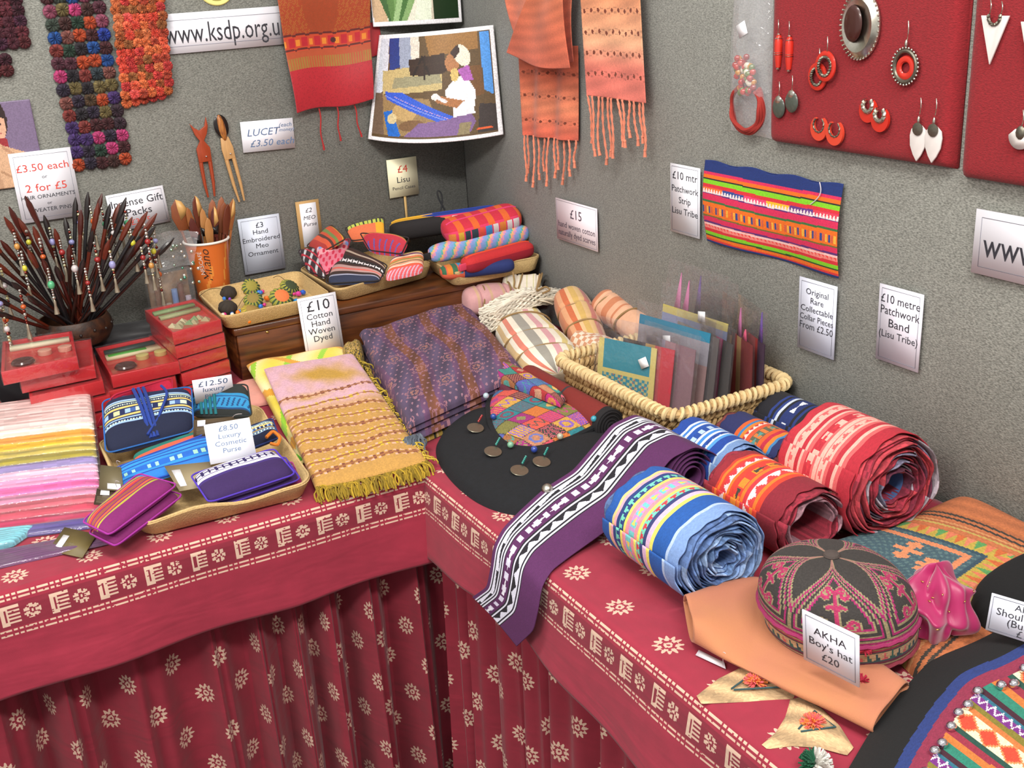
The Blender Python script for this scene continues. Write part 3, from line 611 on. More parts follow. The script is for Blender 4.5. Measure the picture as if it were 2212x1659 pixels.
# ------------------------------------------------------------------ striped cloth sample on the right panel
def sample_cols(U, V):
    S = U * .335; n = np.random.RandomState(2).rand(*U.shape)
    V = V + .012 * np.sin(U * 7 + 1) * np.sin(V * 3.1)
    NAV, PNK, ORG_, GRN, RD, PUR, BLK = (24, 46, 108), (206, 40, 84), (226, 106, 24), (124, 196, 30), (206, 44, 52), (88, 42, 110), (34, 40, 34)
    c = stripes(np.clip(V, 0, 1), [(.13, NAV), (.165, PNK), (.205, ORG_), (.222, BLK), (.275, GRN), (.315, RD), (.385, PNK), (.40, PUR), (.475, PNK), (.50, (56, 106, 56)), (.545, ORG_), (.615, ORG_), (.66, ORG_), (.678, (110, 100, 44)), (.735, PNK), (.755, PUR), (.825, (232, 130, 120)), (.86, RD), (.90, GRN), (.918, (40, 70, 30)), (.955, ORG_), (.975, (206, 50, 50)), (1.1, NAV)])
    s = np.mod(S, .0075) / .0075
    tr = (V > .318) & (V < .388); seg = (S / .335 * 6).astype(int) % 6; pc = np.array([(226, 104, 36), (46, 70, 140), (222, 64, 110), (232, 180, 40), (96, 50, 130), (214, 60, 80)])[seg]
    c[tr] = pc[tr]; c[tr & ((V - .318) / .07 > np.abs(s - .5) * 2) & (V > .34)] = (236, 216, 214)
    bl = (V > .548) & (V < .632); k = np.floor(S / .0062).astype(int); pal = np.array([(40, 66, 130), (206, 206, 226), (226, 170, 60), (60, 60, 70), (216, 212, 226), (200, 90, 60), (70, 110, 150), (40, 60, 120)]); kk = pal[(k * 5 + k // 3) % 8]; fr = np.mod(S, .0062) / .0062
    mm = bl & (fr < .72) & ((k % 7) != 5); c[mm] = kk[mm]
    t2 = (V > .76) & (V < .822) & ((V - .76) / .062 < np.mod(S, .009) / .009 * .9); c[t2] = (226, 66, 60); c[(V > .76) & (V < .782)] = (238, 190, 184)
    return np.clip(c * (1 + .1 * (n - .5))[..., None], 0, 255)
tsx = thing('cloth_sample', 'rainbow striped patchwork cloth sample with blue edges on the right panel', 'cloth', (0.6, -0.15, 0.30))
U2, V2 = np.meshgrid(np.linspace(0, 1, 240), np.linspace(0, 1, 120), indexing='ij')
P = bil([(0, .020, .446), (0, -.318, .447), (0, -.322, .300), (0, .013, .300)], U2, V2); P[..., 0] = .607 - .005 * np.sin(U2 * 8) * V2 - .008 * np.sin(V2 * PI); P[..., 2] += .002 * np.sin(U2 * 21) * (V2 < .02)
g = G(); g.grid(P, sample_cols((U2[:-1, :-1] + U2[1:, 1:]) / 2, (V2[:-1, :-1] + V2[1:, 1:]) / 2), flip=True); g.build('woven_panel', CLOTH, tsx, solid=.0015, smooth=60)
k = np.linspace(0, 1, 14); G().tube(np.stack([.598 + 0 * k, -.275 + .02 * k - .012 * np.sin(k * 3), .447 - .038 * k], -1), .0009, 5, (206, 200, 206)).build('loose_thread', PLAINC, tsx)

# ------------------------------------------------------------------ jewellery boards
FELTR = mat('red_felt_cover', (136, 24, 32), .95, var=.45, vscale=210, bmp=1.0, bscale=330, sheen=.1, stretch=(1, 1, 2))
def jboard(label, y0, y1, z0, z1):
    t = thing('jewellery_board', label, 'display board', (.6, (y0 + y1) / 2, z0), 'red felt jewellery boards')
    u, v = np.meshgrid(np.linspace(0, 1, 60), np.linspace(0, 1, 60), indexing='ij')
    P = bil([(0, y0, z1), (0, y1, z1), (0, y1, z0), (0, y0, z0)], u, v); e = np.clip(1 - np.abs(2 * u - 1) ** 30, 0, 1) ** .5 * np.clip(1 - np.abs(2 * v - 1) ** 30, 0, 1) ** .5
    P[..., 0] = .611 - .021 * e - wob(u, v, 4, .0006, 4) * e; g = G(); g.grid(P, (150, 26, 34), flip=True); g.build('felt_cover', FELTR, t, smooth=60)
    G().box((.6105, (y0 + y1) / 2, (z0 + z1) / 2), (.0025, y1 - y0 - .004, z1 - z0 - .004)).build('back_panel', FELTR, t, smooth=0)
jboard('red felt board hung with several pairs of earrings and a silver pendant', -.158, -.525, .497, .83)
jboard('red felt board with white shell earrings at the right edge', -.540, -.93, .488, .83)
SILV = mat('old_silver', (196, 192, 180), .28, 1.0, var=.2, vscale=300); DULL = mat('oxidised_silver', (120, 116, 104), .45, .9, var=.3, vscale=400)
CORAL = mat('coral_resin', (196, 44, 30), .25, coat=.4); CORAL2 = mat('orange_resin', (210, 70, 48), .3, coat=.3)
def hook(t, M, x, y, h=.018, s=1):
    k = np.linspace(0, 1, 9); G().tube(np.stack([x + s * .004 * np.sin(k * PI), y + h * k, .002 + .003 * np.sin(k * PI)], -1), .0007, 6, M=M).build('ear_hook', SILV, t)
def jw(p): return frame((p[0], p[1], p[2]), (0, -1, 0), (0, 0, 1))
def ear(label, p, group='earrings on the red boards'): return thing('earring', label, 'earring', p, group), jw(p)
EX = .5895
# pendant necklace
p = (0.587,-0.3561,0.6846); t = thing('pendant_necklace', 'large oval silver pendant with dark stone on a red bead string', 'necklace', p); M = jw(p)
G().lathe([(0, .002), (.012, .002), (.0135, .004), (.03, .009), (.0375, .004), (.039, .0015), (.039, 0)], 48, M=M @ np.diag([.95, 1.22, 1, 1])).build('silver_dish', SILV, t)
G().ell((-.008, .003, .008), (.0175, .0255, .004), 24, 8, M=M).build('dark_stone', mat('garnet_stone', (60, 26, 20), .3, coat=.3), t)
g = G()
for i in range(40): a = i * 2 * PI / 40; g.ell((.0372 * math.cos(a), .0472 * math.sin(a), .004), .0017, 6, 4, M=M)
g.build('beaded_rim', SILV, t)
for s in (-1, 1):
    g = G(); g2 = G()
    for i in range(9):
        a = i / 8; (g if i % 3 else g2).ell((s * (.006 + .03 * a), .05 + .05 * a * a + .003 * i, .005), .0042, 8, 6, M=M)
    g.build('red_bead_string', CORAL, t); g2.build('silver_spacer', SILV, t)
# 1, 2: long red drops
for i, (q, w) in enumerate((((0.587,-0.1849,0.6503), 'leftmost of the two long red drop earrings on the red board'), ((0.587,-0.2092,0.6483), 'right one of the two long red drop earrings by the board edge'))):
    t, M = ear(w, q); G().lathe([(0, -.034), (.004, -.032), (.0055, -.02), (.0065, -.008), (.0065, .008), (.004, .016), (0, .018)], 12, M=M @ Rx(-PI / 2) @ T(0, 0, 0)).build('red_drop', CORAL, t)
    g = G()
    for z_, r_ in ((-.034, .003), (-.012, .0068), (-.009, .0066), (.012, .0058), (.018, .003)): g.lathe([(r_ * .8, z_ - .0012), (r_ * 1.1, z_), (r_ * .8, z_ + .0012)], 12, M=M @ Rx(-PI / 2))
    g.build('silver_band', SILV, t); hook(t, M, 0, .02, .02)
# 3, 4: interlocked red hoops
for q, w, r_ in (((0.583,-0.2946,0.6256), 'upper red hoop earring with silver wire of the interlocked pair', .0185), ((0.588,-0.2738,0.6092), 'lower red hoop earring partly behind its twin', .0170)):
    t, M = ear(w, q); a = np.linspace(0, 2 * PI, 40, endpoint=False)
    G().tube(np.stack([r_ * np.cos(a) * .92, r_ * np.sin(a), 0 * a + .003], -1), .0042, 8, closed=True, M=M @ np.diag([1, 1, .6, 1])).build('red_hoop', CORAL, t)
    r2 = r_ * .74; G().tube(np.stack([r2 * np.cos(a) * .92, r2 * np.sin(a), .004 + .0012 * np.cos(a * 20)], -1), .0022, 6, closed=True, M=M).build('silver_coil', DULL, t); hook(t, M, .002, r_, .024)
# 5: round silver beaded hoop with red centre
t, M = ear('round beaded silver earring with red ring centre hanging alone', (0.587,-0.4442,0.6323)); a = np.linspace(0, 2 * PI, 28, endpoint=False)
g = G(); g.tube(np.stack([.0195 * np.cos(a), .0195 * np.sin(a) * 1.06, 0 * a + .002], -1), .003, 8, closed=True, M=M); g.build('silver_ring', DULL, t)
g = G()
for q in a: g.ell((.0235 * math.cos(q), .0235 * 1.06 * math.sin(q), .003), .0021, 6, 5, M=M)
g.ell((0, .03, .003), (.0025, .006, .0025), 8, 6, M=M); g.build('silver_beads', SILV, t)
G().tube(np.stack([.0118 * np.cos(a), -.002 + .0118 * np.sin(a), 0 * a + .002], -1), .0046, 8, closed=True, M=M @ np.diag([1, 1, .6, 1])).build('red_ring', CORAL, t); hook(t, M, 0, .034, .026)
# 6, 7: green-grey discs
GREEN = mat('grey_green_stone', (72, 78, 70), .3, var=.3, vscale=200, coat=.2)
for q, w in (((0.588,-0.1898,0.5566), 'lower left grey green disc earring near the plastic bag'), ((0.584,-0.2234,0.5682), 'upper grey green disc earring overlapping its partner')):
    t, M = ear(w, q); G().ell((0, 0, .002), (.0145, .0165, .0035), 22, 8, M=M).build('stone_disc', GREEN, t); G().ell((0, .012, .003), (.007, .007, .0035), 12, 6, M=M).build('silver_cap', SILV, t); hook(t, M, 0, .018, .022)
# 8-11: orange crescents
def crescent(t, M, ro, ri, up, m, silver):
    a = np.linspace(-PI * .34, PI * 1.34, 40); n = len(a); V, F = [], []
    for i, q in enumerate(a):
        q = -q; w = .5 - .5 * math.cos(2 * PI * (i + .5) / n)
        for z_ in (0, .004): V += [(ro * math.cos(q), ro * 1.06 * math.sin(q), z_), (ri * math.cos(q), (ro - ri) * up + ri * math.sin(q), z_)]
    for i in range(n - 1):
        b, c = 4 * i, 4 * (i + 1); F += [(b, c, c + 1, b + 1), (b + 2, b + 3, c + 3, c + 2), (b, b + 2, c + 2, c), (b + 1, c + 1, c + 3, b + 3)]
    F += [(0, 1, 3, 2), (4 * n - 4, 4 * n - 2, 4 * n - 1, 4 * n - 3)]
    G().add(V, F, M=M).build('resin_crescent', m, t, smooth=30)
    a = np.linspace(-.95, PI + .95, 28); r_ = ri * 1.05
    G().tube(np.stack([r_ * np.cos(-a), (ro - ri) * up + r_ * np.sin(-a), .004 + .0008 * np.cos(a * 22)], -1), silver, 7, M=M).build('silver_arch', SILV if silver > .002 else DULL, t)
for q, w in (((0.588,-0.2822,0.5324), 'left orange crescent earring with thin silver edge'), ((0.585,-0.3187,0.5293), 'right orange crescent earring with thin silver edge')):
    t, M = ear(w, q); crescent(t, M, .0175, .0105, .8, CORAL2, .0014)
for q, w in (((0.588,-0.3799,0.5674), 'upper red crescent earring with thick silver arch'), ((0.585,-0.4066,0.5568), 'lower red crescent earring with thick silver arch')):
    t, M = ear(w, q); crescent(t, M, .0165, .0085, .9, CORAL, .0034)
# 12, 13: white pointed shell drops
SHELL = mat('white_shell', (220, 214, 210), .3, var=.08, vscale=80, coat=.3)
for q, w in (((0.588,-0.4741,0.5357), 'left white pointed shell earring with silver cap'), ((0.587,-0.5016,0.5367), 'right white pointed shell earring with silver cap')):
    t, M = ear(w, q); G().prism([(-.0145, .004), (-.0125, .013), (-.005, .019), (.005, .019), (.0125, .013), (.0145, .004), (.013, -.010), (.007, -.022), (0, -.031), (-.007, -.022), (-.013, -.010)], 0, .003, M=M).build('shell_drop', SHELL, t, smooth=0, bevel=.0008)
    G().lathe([(0, .002), (.0085, .003), (.009, .0045), (.003, .006), (0, .006)], 16, M=M @ T(0, .014, 0)).build('silver_cap', DULL, t); G().ell((0, .026, .003), (.0025, .006, .0025), 8, 6, M=M).build('silver_bead', SILV, t); hook(t, M, 0, .034, .022)
# 14-16: white triangles and a fan on the second board
for q, w in (((0.587,-0.5838,0.6747), 'white triangular shell earring with silver arch on the second board'), ((0.587,-0.6431,0.6681), 'white triangular shell earring cut off by the photo edge')):
    t, M = ear(w, q); G().prism([(-.021, .026), (-.009, .026), (-.007, .018), (0, .014), (.007, .018), (.009, .026), (.021, .026), (-.002, -.034)], 0, .003, M=M).build('shell_triangle', SHELL, t, smooth=0, bevel=.0006)
    a = np.linspace(-.2, PI + .2, 20); G().tube(np.stack([.0088 * np.cos(-a), .025 + .0098 * np.sin(-a), .0035 + .0008 * np.cos(a * 20)], -1), .0022, 7, M=M).build('silver_arch', DULL, t); hook(t, M, -.009, .027, .018); hook(t, M, .008, .027, .016)
t, M = ear('white shell fan earring low on the second board', (0.587,-0.6381,0.5524)); a = np.linspace(PI, 2 * PI, 16); G().prism([(.017 * math.cos(q), .017 * math.sin(q) + .004) for q in a] + [(.008, .012), (0, .006), (-.008, .012)], 0, .003, M=M).build('shell_fan', SHELL, t, smooth=0); G().ell((.0, .008, .003), (.007, .009, .003), 10, 6, M=M).build('silver_cap', DULL, t); hook(t, M, 0, .016, .02)

# ------------------------------------------------------------------ bead bracelet in a clear bag
def film(name, rough=.06, a=.16, tint=(235, 235, 240)):
    """thin clear plastic: mostly see-through sheet with a glossy surface"""
    if name in MATS: return MATS[name]
    m, nt, p = newmat(name); p.inputs['Base Color'].default_value = L4(tint); p.inputs['Roughness'].default_value = rough; p.inputs['Specular IOR Level'].default_value = .8
    tr = nt.nodes.new('ShaderNodeBsdfTransparent'); mx = nt.nodes.new('ShaderNodeMixShader'); out = nt.nodes['Material Output']
    lw = nt.nodes.new('ShaderNodeLayerWeight'); lw.inputs[0].default_value = .5; Nd.T = nt
    f = Nd(lw.outputs['Facing']).fn('POWER', 4.0) * .55 + .06
    n = noise(nt, objco(nt), 45, 3, .6); bump(nt, p, n.outputs[0], .9, .004)
    gl = nt.nodes.new('ShaderNodeBsdfGlossy'); gl.inputs['Roughness'].default_value = rough; nt.links.new(p.inputs['Normal'].links[0].from_socket, gl.inputs['Normal'])
    m2 = nt.nodes.new('ShaderNodeMixShader'); nt.links.new(f.s, m2.inputs[0]); nt.links.new(tr.outputs[0], m2.inputs[1]); nt.links.new(gl.outputs[0], m2.inputs[2])
    mx.inputs[0].default_value = a; nt.links.new(m2.outputs[0], mx.inputs[1]); nt.links.new(p.outputs[0], mx.inputs[2]); nt.links.new(mx.outputs[0], out.inputs['Surface'])
    MATS[name] = m; return m
FILM = film('clear_cellophane')
tbg = thing('bagged_bracelet', 'red bead bracelet in a clear plastic bag hung beside the jewellery board', 'bracelet', (.6, -.1, .50))
u, v = np.meshgrid(np.linspace(0, 1, 24), np.linspace(0, 1, 30), indexing='ij')
P = bil([(0, -.05, .735), (0, -.145, .735), (0, -.157, .50), (0, -.046, .505)], u, v); q = np.sin(u * PI) * np.sin(v * PI)
g = G(); Pf = P.copy(); Pf[..., 0] = .608 - .026 * q ** .6 - wob(u, v, 3, .003) * q; g.grid(Pf, flip=True); Pb = P.copy(); Pb[..., 0] = .6095; g.grid(Pb); g.build('plastic_bag', FILM, tbg, smooth=60)
a = np.linspace(-.9, PI + .9, 40); g = G(); rr_ = np.random.RandomState(4)
for k_ in range(3):
    g.tube(np.stack([.598 - .003 * k_ + .002 * np.sin(a * 5 + k_), -.1015 + (.040 - .002 * k_) * np.cos(-a), .548 + (.040 - .003 * k_) * np.sin(-a) * 1.05], -1), .0036, 6, (150, 40, 32))
g.build('red_cord', CLOTH, tbg)
pal = [(176, 36, 30), (196, 52, 34), (206, 140, 40), (226, 220, 200), (100, 120, 50), (150, 30, 30), (190, 44, 40)]
g = G()
for i in range(60):
    an = rr_.uniform(0, 6.28); rd = rr_.uniform(.2, 1); g.ell((.597 - rr_.uniform(0, .008), -.098 - .029 * rd * math.cos(an), .602 + .034 * rd * math.sin(an)), .0055, 7, 5, pal[rr_.randint(len(pal))])
g.build('bead_cluster', BEADM, tbg)
G().box((0, 0, 0), (.022, .021, .0008), M=frame((.585, -.099, .674), (0, -1, .12), (0, .12, 1)) @ Rz(.3)).build('price_tag', mat('white_tag', (240, 240, 244), .4), tbg, smooth=0)
# ------------------------------------------------------------------ dark riser, wooden chest, burlap trays
BLACKC = mat('black_crumpled_cloth', (36, 36, 40), .9, var=.5, vscale=40, bmp=.8, bscale=40, sheen=.2)
tr = thing('display_riser', 'dark cloth covered riser standing behind the red boxes', 'riser', (-.55, .915, 0))
u, v = np.meshgrid(np.linspace(0, 1, 60), np.linspace(0, 1, 40), indexing='ij'); q = np.abs(2 * v - 1)
P = bil([(-1.05, .99, 0), (-.135, .99, 0), (-.135, .838, 0), (-1.05, .838, 0)], u, v); e = np.clip(1 - np.abs(2 * u - 1) ** 60, 0, 1) ** .5 * np.clip(1 - q ** 16, 0, 1) ** .5
P[..., 2] = .001 + .083 * e + wob(u, v, 6, .002, 9) * e; g = G(); g.grid(P, flip=True); g.build('cloth_cover', BLACKC, tr, smooth=50)
G().box((-.59, .915, .035), (.88, .13, .068)).build('box', mat('brown_card', (186, 148, 96), .8), tr, smooth=0)
CHW = mat('dark_chest_wood', (112, 62, 28), .35, rgb2=(58, 30, 15), vscale=5, stretch=(1.2, 4, 14), coat=.25)
tc = thing('wooden_chest', 'dark brown varnished wooden chest carrying the burlap trays', 'chest', (.23, .81, 0))
G().box((.23, .655, .052), (.70, .014, .100)).build('front_panel', CHW, tc, smooth=0, bevel=.0015)
G().box((.23, .97, .052), (.70, .014, .100)).build('back_panel', CHW, tc, smooth=0)
for x in (-.115, .573): G().box((x, .8125, .052), (.012, .302, .100)).build('side_panel', CHW, tc, smooth=0)
G().box((.23, .8125, .110), (.712, .336, .016)).build('lid', CHW, tc, smooth=0, bevel=.003)
G().ell((-.055, .6475, .098), (.004, .003, .003), 10, 6).build('brass_pin', mat('brass', (200, 170, 110), .25, 1.0), tc)
BURL = mat('burlap', (196, 166, 114), .95, var=.4, vscale=330, bmp=1.0, bscale=420)
def rrect(q, r, n=7):
    """rounded loop in uv of quad, returned as uv list"""
    out = []
    for cx, cy, a0 in ((r, r, PI), (1 - r, r, 1.5 * PI), (1 - r, 1 - r, 0), (r, 1 - r, .5 * PI)):
        for i in range(n): a = a0 + i / (n - 1) * PI / 2; out.append((cx + r * math.cos(a), cy + r * math.sin(a)))
    return out
def tray(label, q, z0, h, group='burlap display trays', flare=.06, sag=0.0):
    q = np.array([(a[0], a[1], 0) for a in q], float); t = thing('burlap_tray', label, 'tray', (q[:, 0].mean(), q[:, 1].mean(), z0), group)
    # densify straight sides so the soft rim can wave
    def dens(l):
        o = []
        for i in range(len(l)):
            a, b = np.array(l[i]), np.array(l[(i + 1) % len(l)]); k = max(1, int(np.linalg.norm(b - a) / .07))
            o += [tuple(a + (b - a) * j / k) for j in range(k)]
        return o
    L = np.array(dens(rrect(q, .10))); c = L - .5
    def ring(s, z, wv=0.0):
        p = bil(q, (c[:, 0] * s + .5), (c[:, 1] * s + .5)); a = np.arctan2(c[:, 1], c[:, 0]); p[:, 2] = z0 + z + wv * (np.sin(a * 4) + .6 * np.sin(a * 7 + 1)); return p
    n = len(L); rings = [ring(.02, .001), ring(1 - flare * 1.9, .001), ring(1 - flare * 1.2, .004), ring(1, h, sag), ring(.985, h + .0022, sag), ring(.965, h + .0012, sag), ring(1 - flare * 1.7, .006), ring(1 - flare * 2.2, .0045), ring(.02, .0045)]
    V = np.vstack(rings); F = [(i * n + j, i * n + (j + 1) % n, (i + 1) * n + (j + 1) % n, (i + 1) * n + j) for i in range(len(rings) - 1) for j in range(n)]
    F = [tuple(reversed(f)) for f in F]
    wb = G().add(V[:], F).build('woven_body', BURL, t, smooth=50)
    k = 1; G().tube(ring(.985, h + .0018, sag), .0022, 6, closed=True).build('rolled_rim', BURL, wb, smooth=60)
    return t
tray('burlap tray holding embroidered ornaments at the left end of the chest', [(-.139, .87), (.106, .893), (.096, .648), (-.147, .631)], .1185, .031)
tray('burlap tray holding small embroidered purses in the middle of the chest', [(.113, .92), (.36, .962), (.382, .735), (.116, .671)], .1185, .03)
tray('burlap tray holding pencil cases near the panel corner', [(.392, .81), (.6, .80), (.605, .618), (.368, .618)], .1185, .033)
tray('large burlap tray of cosmetic purses at the front of the left table', [(-.455, .425), (-.155, .412), (-.185, .015), (-.466, .028)], .0022, .03, sag=.004)

# ------------------------------------------------------------------ embroidered ornaments
def ornament(label, p, r, tilt, rz, cols, beads, lob=14, hgt=.55, cord=None, dark=False):
    t = thing('stuffed_ornament', label, 'ornament', p, 'embroidered ornaments in the burlap tray')
    M = T(p[0], p[1], p[2] + r * .62) @ Rz(rz) @ Rx(tilt)
    a = np.linspace(-PI / 2, PI / 2, 11); n = lob * 4; th = np.arange(n) * 2 * PI / n; V = []
    for q in a:
        for w in th:
            k = 1 + (.07 * math.cos(w * lob) * math.cos(q)); V.append((r * k * math.cos(q) * math.cos(w), r * k * math.cos(q) * math.sin(w), r * hgt * math.sin(q)))
    F = [(i * n + j, i * n + (j + 1) % n, (i + 1) * n + (j + 1) % n, (i + 1) * n + j) for i in range(10) for j in range(n)]
    C3 = np.array([cols[(j // 2) % 2] if i < 8 else cols[2] for i in range(10) for j in range(n)], float)
    G().add(V, F, C3, M).build('stuffed_body', CLOTH, t, smooth=50)
    if not dark: G().lathe([(0, r * hgt * 1.02), (r * .1, r * hgt * 1.04), (r * .5, r * hgt * .92), (r * .62, r * hgt * .8)], 24, cols[2], M).build('embroidered_centre', CLOTH, t)
    g = G(); rr = random.Random(int(p[0] * 1e4) + 5)
    for i in range(beads):
        w = rr.uniform(-.9, 1.1) - PI / 2; d = r * rr.uniform(1.05, 1.45); c = rr.choice([(40, 110, 200), (206, 50, 130), (30, 150, 140), (230, 120, 30), (60, 160, 90), (120, 60, 170), (230, 220, 200)])
        g.ell((p[0] + d * math.cos(w), p[1] + d * math.sin(w), p[2] + .004), rr.uniform(.0035, .006), 8, 6, c)
    if beads: g.build('bead_cluster', BEADM, t)
    if cord:
        k = np.linspace(0, 1, 10); e = np.array(cord); b = np.array(p) + (0, 0, r * .8); G().tube(b + (e - b) * k[:, None] + np.stack([0 * k, 0 * k, .012 * np.sin(k * PI)], -1), .0006, 5, (40, 34, 30)).build('hanging_cord', PLAINC, t)
ga, gb, gd = (150, 150, 60), (54, 74, 46), (50, 42, 34); Z0 = .1238
ornament('dark ball ornament at the back left of the ornament tray', (-0.0704,0.8703,0.125), .019, .3, .2, [gd, (44, 36, 30), gd], 2, 10, .8, (-0.1443,0.8281,0.152), True)
ornament('green and yellow ornament behind another, beside the dark ball', (-0.0169,0.8733,0.125), .021, .9, .1, [ga, gb, (150, 140, 60)], 5)
ornament('green wedge ornament in the middle of the tray', (-0.0437,0.7647,0.125), .021, .7, -.3, [ga, gb, (140, 120, 60)], 2, cord=(-0.0739,0.7811,0.126))
ornament('dark ball ornament at the front left corner of the tray', (-0.1057,0.7458,0.125), .020, .3, .6, [gd, (44, 36, 30), gd], 6, 10, .8, None, True)
ornament('yellow green ornament at the front edge of the tray', (-0.0764,0.6709,0.125), .022, .55, .4, [(176, 150, 54), (120, 116, 50), (150, 120, 60)], 3)
ornament('round ornament with orange centre, largest in the tray', (0.0071,0.7268,0.125), .026, .75, .1, [ga, gb, (216, 116, 64)], 7)
ornament('dark green star ornament at the back of the tray', (0.0537,0.8086,0.125), .022, .7, .5, [ga, (36, 50, 40), (60, 70, 44)], 1, cord=(0.0369,0.8693,0.152))
for p, c, w in (((0.0607,0.7718,0.1255), (206, 60, 150), 'pink glass bead lying at the right of the ornament tray'), ((0.073,0.7757,0.1255), (40, 90, 190), 'blue glass bead beside the pink one in the ornament tray'), ((0.0376,0.7172,0.1255), (30, 130, 190), 'teal glass bead lying alone in the ornament tray'), ((-0.0084,0.7831,0.1255), (230, 120, 40), 'orange glass bead between the embroidered ornaments')):
    G().lathe([(.0015, -.006), (.0045, -.005), (.0062, 0), (.0045, .005), (.0015, .006)], 12, c, T(p[0], p[1], p[2] + .006) @ Rz(.5) @ Rx(PI / 2)).build('glass_bead', BEADM, None, w, 'bead', 'loose beads in the ornament tray')

# ------------------------------------------------------------------ purses
def purse(name, label, q, t, cf, nu=60, nv=40, pip=None, group=None, pr=.0015, cat='purse', rnd=.12, pw=5, wamp=.0015, seed=1, zip_rgb=None, fringe=None, loc=None):
    q = np.array(q, float); th = thing(name, label, cat, loc or (q[:, 0].mean(), q[:, 1].mean(), q[:, 2].min()), group)
    body = pillow(q, t, nu, nv, cf, pw, seed, wamp, rnd=rnd).build('body', CLOTH, th, smooth=50)
    if pip is not None:
        L = np.array(rrect(q, .09, 5)); P = bil(q, L[:, 0], L[:, 1]); P[:, 2] += t * .35; G().tube(P, pr, 6, pip, closed=True).build('piping', CLOTH, body)
    return th
GP = 'small purses in the middle tray'
def cf_brown(U, V):
    c = stripes(V, [(.10, (40, 32, 34)), (.2, (56, 32, 26)), (.26, (176, 156, 140)), (.34, (56, 32, 26)), (.40, (34, 28, 28)), (.56, (34, 28, 28)), (.62, (58, 34, 28)), (.68, (176, 140, 136)), (.73, (206, 96, 84)), (.78, (176, 140, 136)), (.86, (52, 34, 30)), (.88, (150, 150, 170)), (1.01, (40, 46, 70))])
    z = (V > .40) & (V < .56); s = np.mod(U * 9, 1); c[z & (np.abs(V - .48) < .055 * (1.2 - np.abs(s - .5) * 2)) & (np.abs(s - .5) > .1)] = (214, 210, 212); return c
purse('patterned_purse', 'dark brown purse with white zigzag band at the front of the middle tray', [(0.2315,0.9243,0.185), (0.2475,0.6896,0.175), (0.2172,0.6723,0.148), (0.1093,0.7262,0.15)], .016, cf_brown, 90, 70, (36, 30, 30), GP)
def cf_knit(U, V):
    c = stripes(V, [(.12, (120, 104, 56)), (.2, (190, 160, 110)), (.26, (96, 50, 90)), (.33, (206, 180, 150)), (.41, (200, 110, 70)), (.47, (130, 130, 60)), (.53, (206, 150, 110)), (.57, (96, 84, 60)), (.64, (206, 150, 120)), (.68, (220, 200, 180)), (.76, (222, 92, 66)), (1.01, (222, 92, 96))])
    n = np.sin(U * 60 + V * 30) > .3; c[n & (V > .78)] = (206, 170, 190); return c
purse('patterned_purse', 'small cream and coral striped purse at the right of the middle tray', [(0.2693,0.7167,0.185), (0.3475,0.7102,0.19), (0.3236,0.6718,0.15), (0.2284,0.6725,0.148)], .014, cf_knit, 60, 60, None, GP)
def cf_red(U, V):
    c = stripes(V, [(.14, (206, 130, 60)), (.24, (150, 110, 60)), (.30, (200, 70, 60)), (1.01, (180, 46, 64))]); n = (np.sin(U * 38 + V * 9) > .75) & (V > .6); c[n] = (90, 84, 160); return c
purse('patterned_purse', 'rounded red purse with orange edge lying on top of the middle tray', [(0.2232,0.7777,0.235), (0.3084,0.6957,0.225), (0.2865,0.6977,0.19), (0.2368,0.7607,0.195)], .022, cf_red, 50, 40, (36, 26, 28), GP, rnd=.22, pw=3)
def cf_pinkpat(U, V):
    c = stripes(V, [(.15, (190, 50, 76)), (.3, (224, 176, 190)), (.5, (220, 150, 160)), (1.01, (206, 110, 130))]); a = np.mod(U * 5, 1); c[(V > .15) & (V < .3) & (a > .5)] = (120, 150, 206); c[(V > .34) & (np.sin(U * 30) * np.sin(V * 20) > .25)] = (190, 40, 70); c[(V > .15) & (V < .3) & (a < .14)] = (214, 70, 50); return c
purse('patterned_purse', 'pink and red embroidered purse leaning at the left of the middle tray', [(0.1653,0.927,0.19), (0.2426,0.8939,0.2), (0.1788,0.7883,0.165), (0.121,0.8061,0.15)], .016, cf_pinkpat, 60, 50, (150, 40, 60), GP)
def cf_orstr(U, V): return stripes(V, [(.1, (206, 150, 50)), (.3, (196, 80, 46)), (.42, (110, 130, 70)), (.52, (196, 76, 46)), (.62, (80, 50, 44)), (.8, (206, 86, 56)), (1.01, (170, 56, 50))])
purse('patterned_purse', 'orange and green striped purse at the back left of the middle tray', [(0.2225,0.9627,0.225), (0.2039,0.819,0.22), (0.1666,0.8757,0.185), (0.1529,0.959,0.185)], .015, cf_orstr, 40, 50, (60, 40, 36), GP)
def cf_dk(U, V):
    c = paint(U.shape, (50, 34, 40)); c[(np.sin(U * 16 + V * 13) > .55)] = (186, 186, 190); c[(np.sin(U * 9 - V * 15) > .75)] = (170, 40, 56); return c
purse('patterned_purse', 'dark purse with white and red stitching at the far left of the middle tray', [(0.1237,0.9316,0.185), (0.1657,0.9234,0.185), (0.1293,0.7684,0.15), (0.1134,0.8515,0.155)], .014, cf_dk, 40, 60, (46, 30, 36), GP)
def cf_lime(U, V): return np.where((V < .35)[..., None], np.where((np.mod(U * 9, 1) > .3)[..., None], (176, 186, 80), (50, 50, 44)), np.where((U > .75)[..., None], (222, 160, 40), (214, 110, 70)))
purse('patterned_purse', 'lime and yellow edged purse at the back of the middle tray', [(0.2366,0.9101,0.225), (0.3316,0.8914,0.24), (0.3136,0.8536,0.2), (0.2447,0.8947,0.195)], .013, cf_lime, 50, 40, (50, 44, 40), GP)

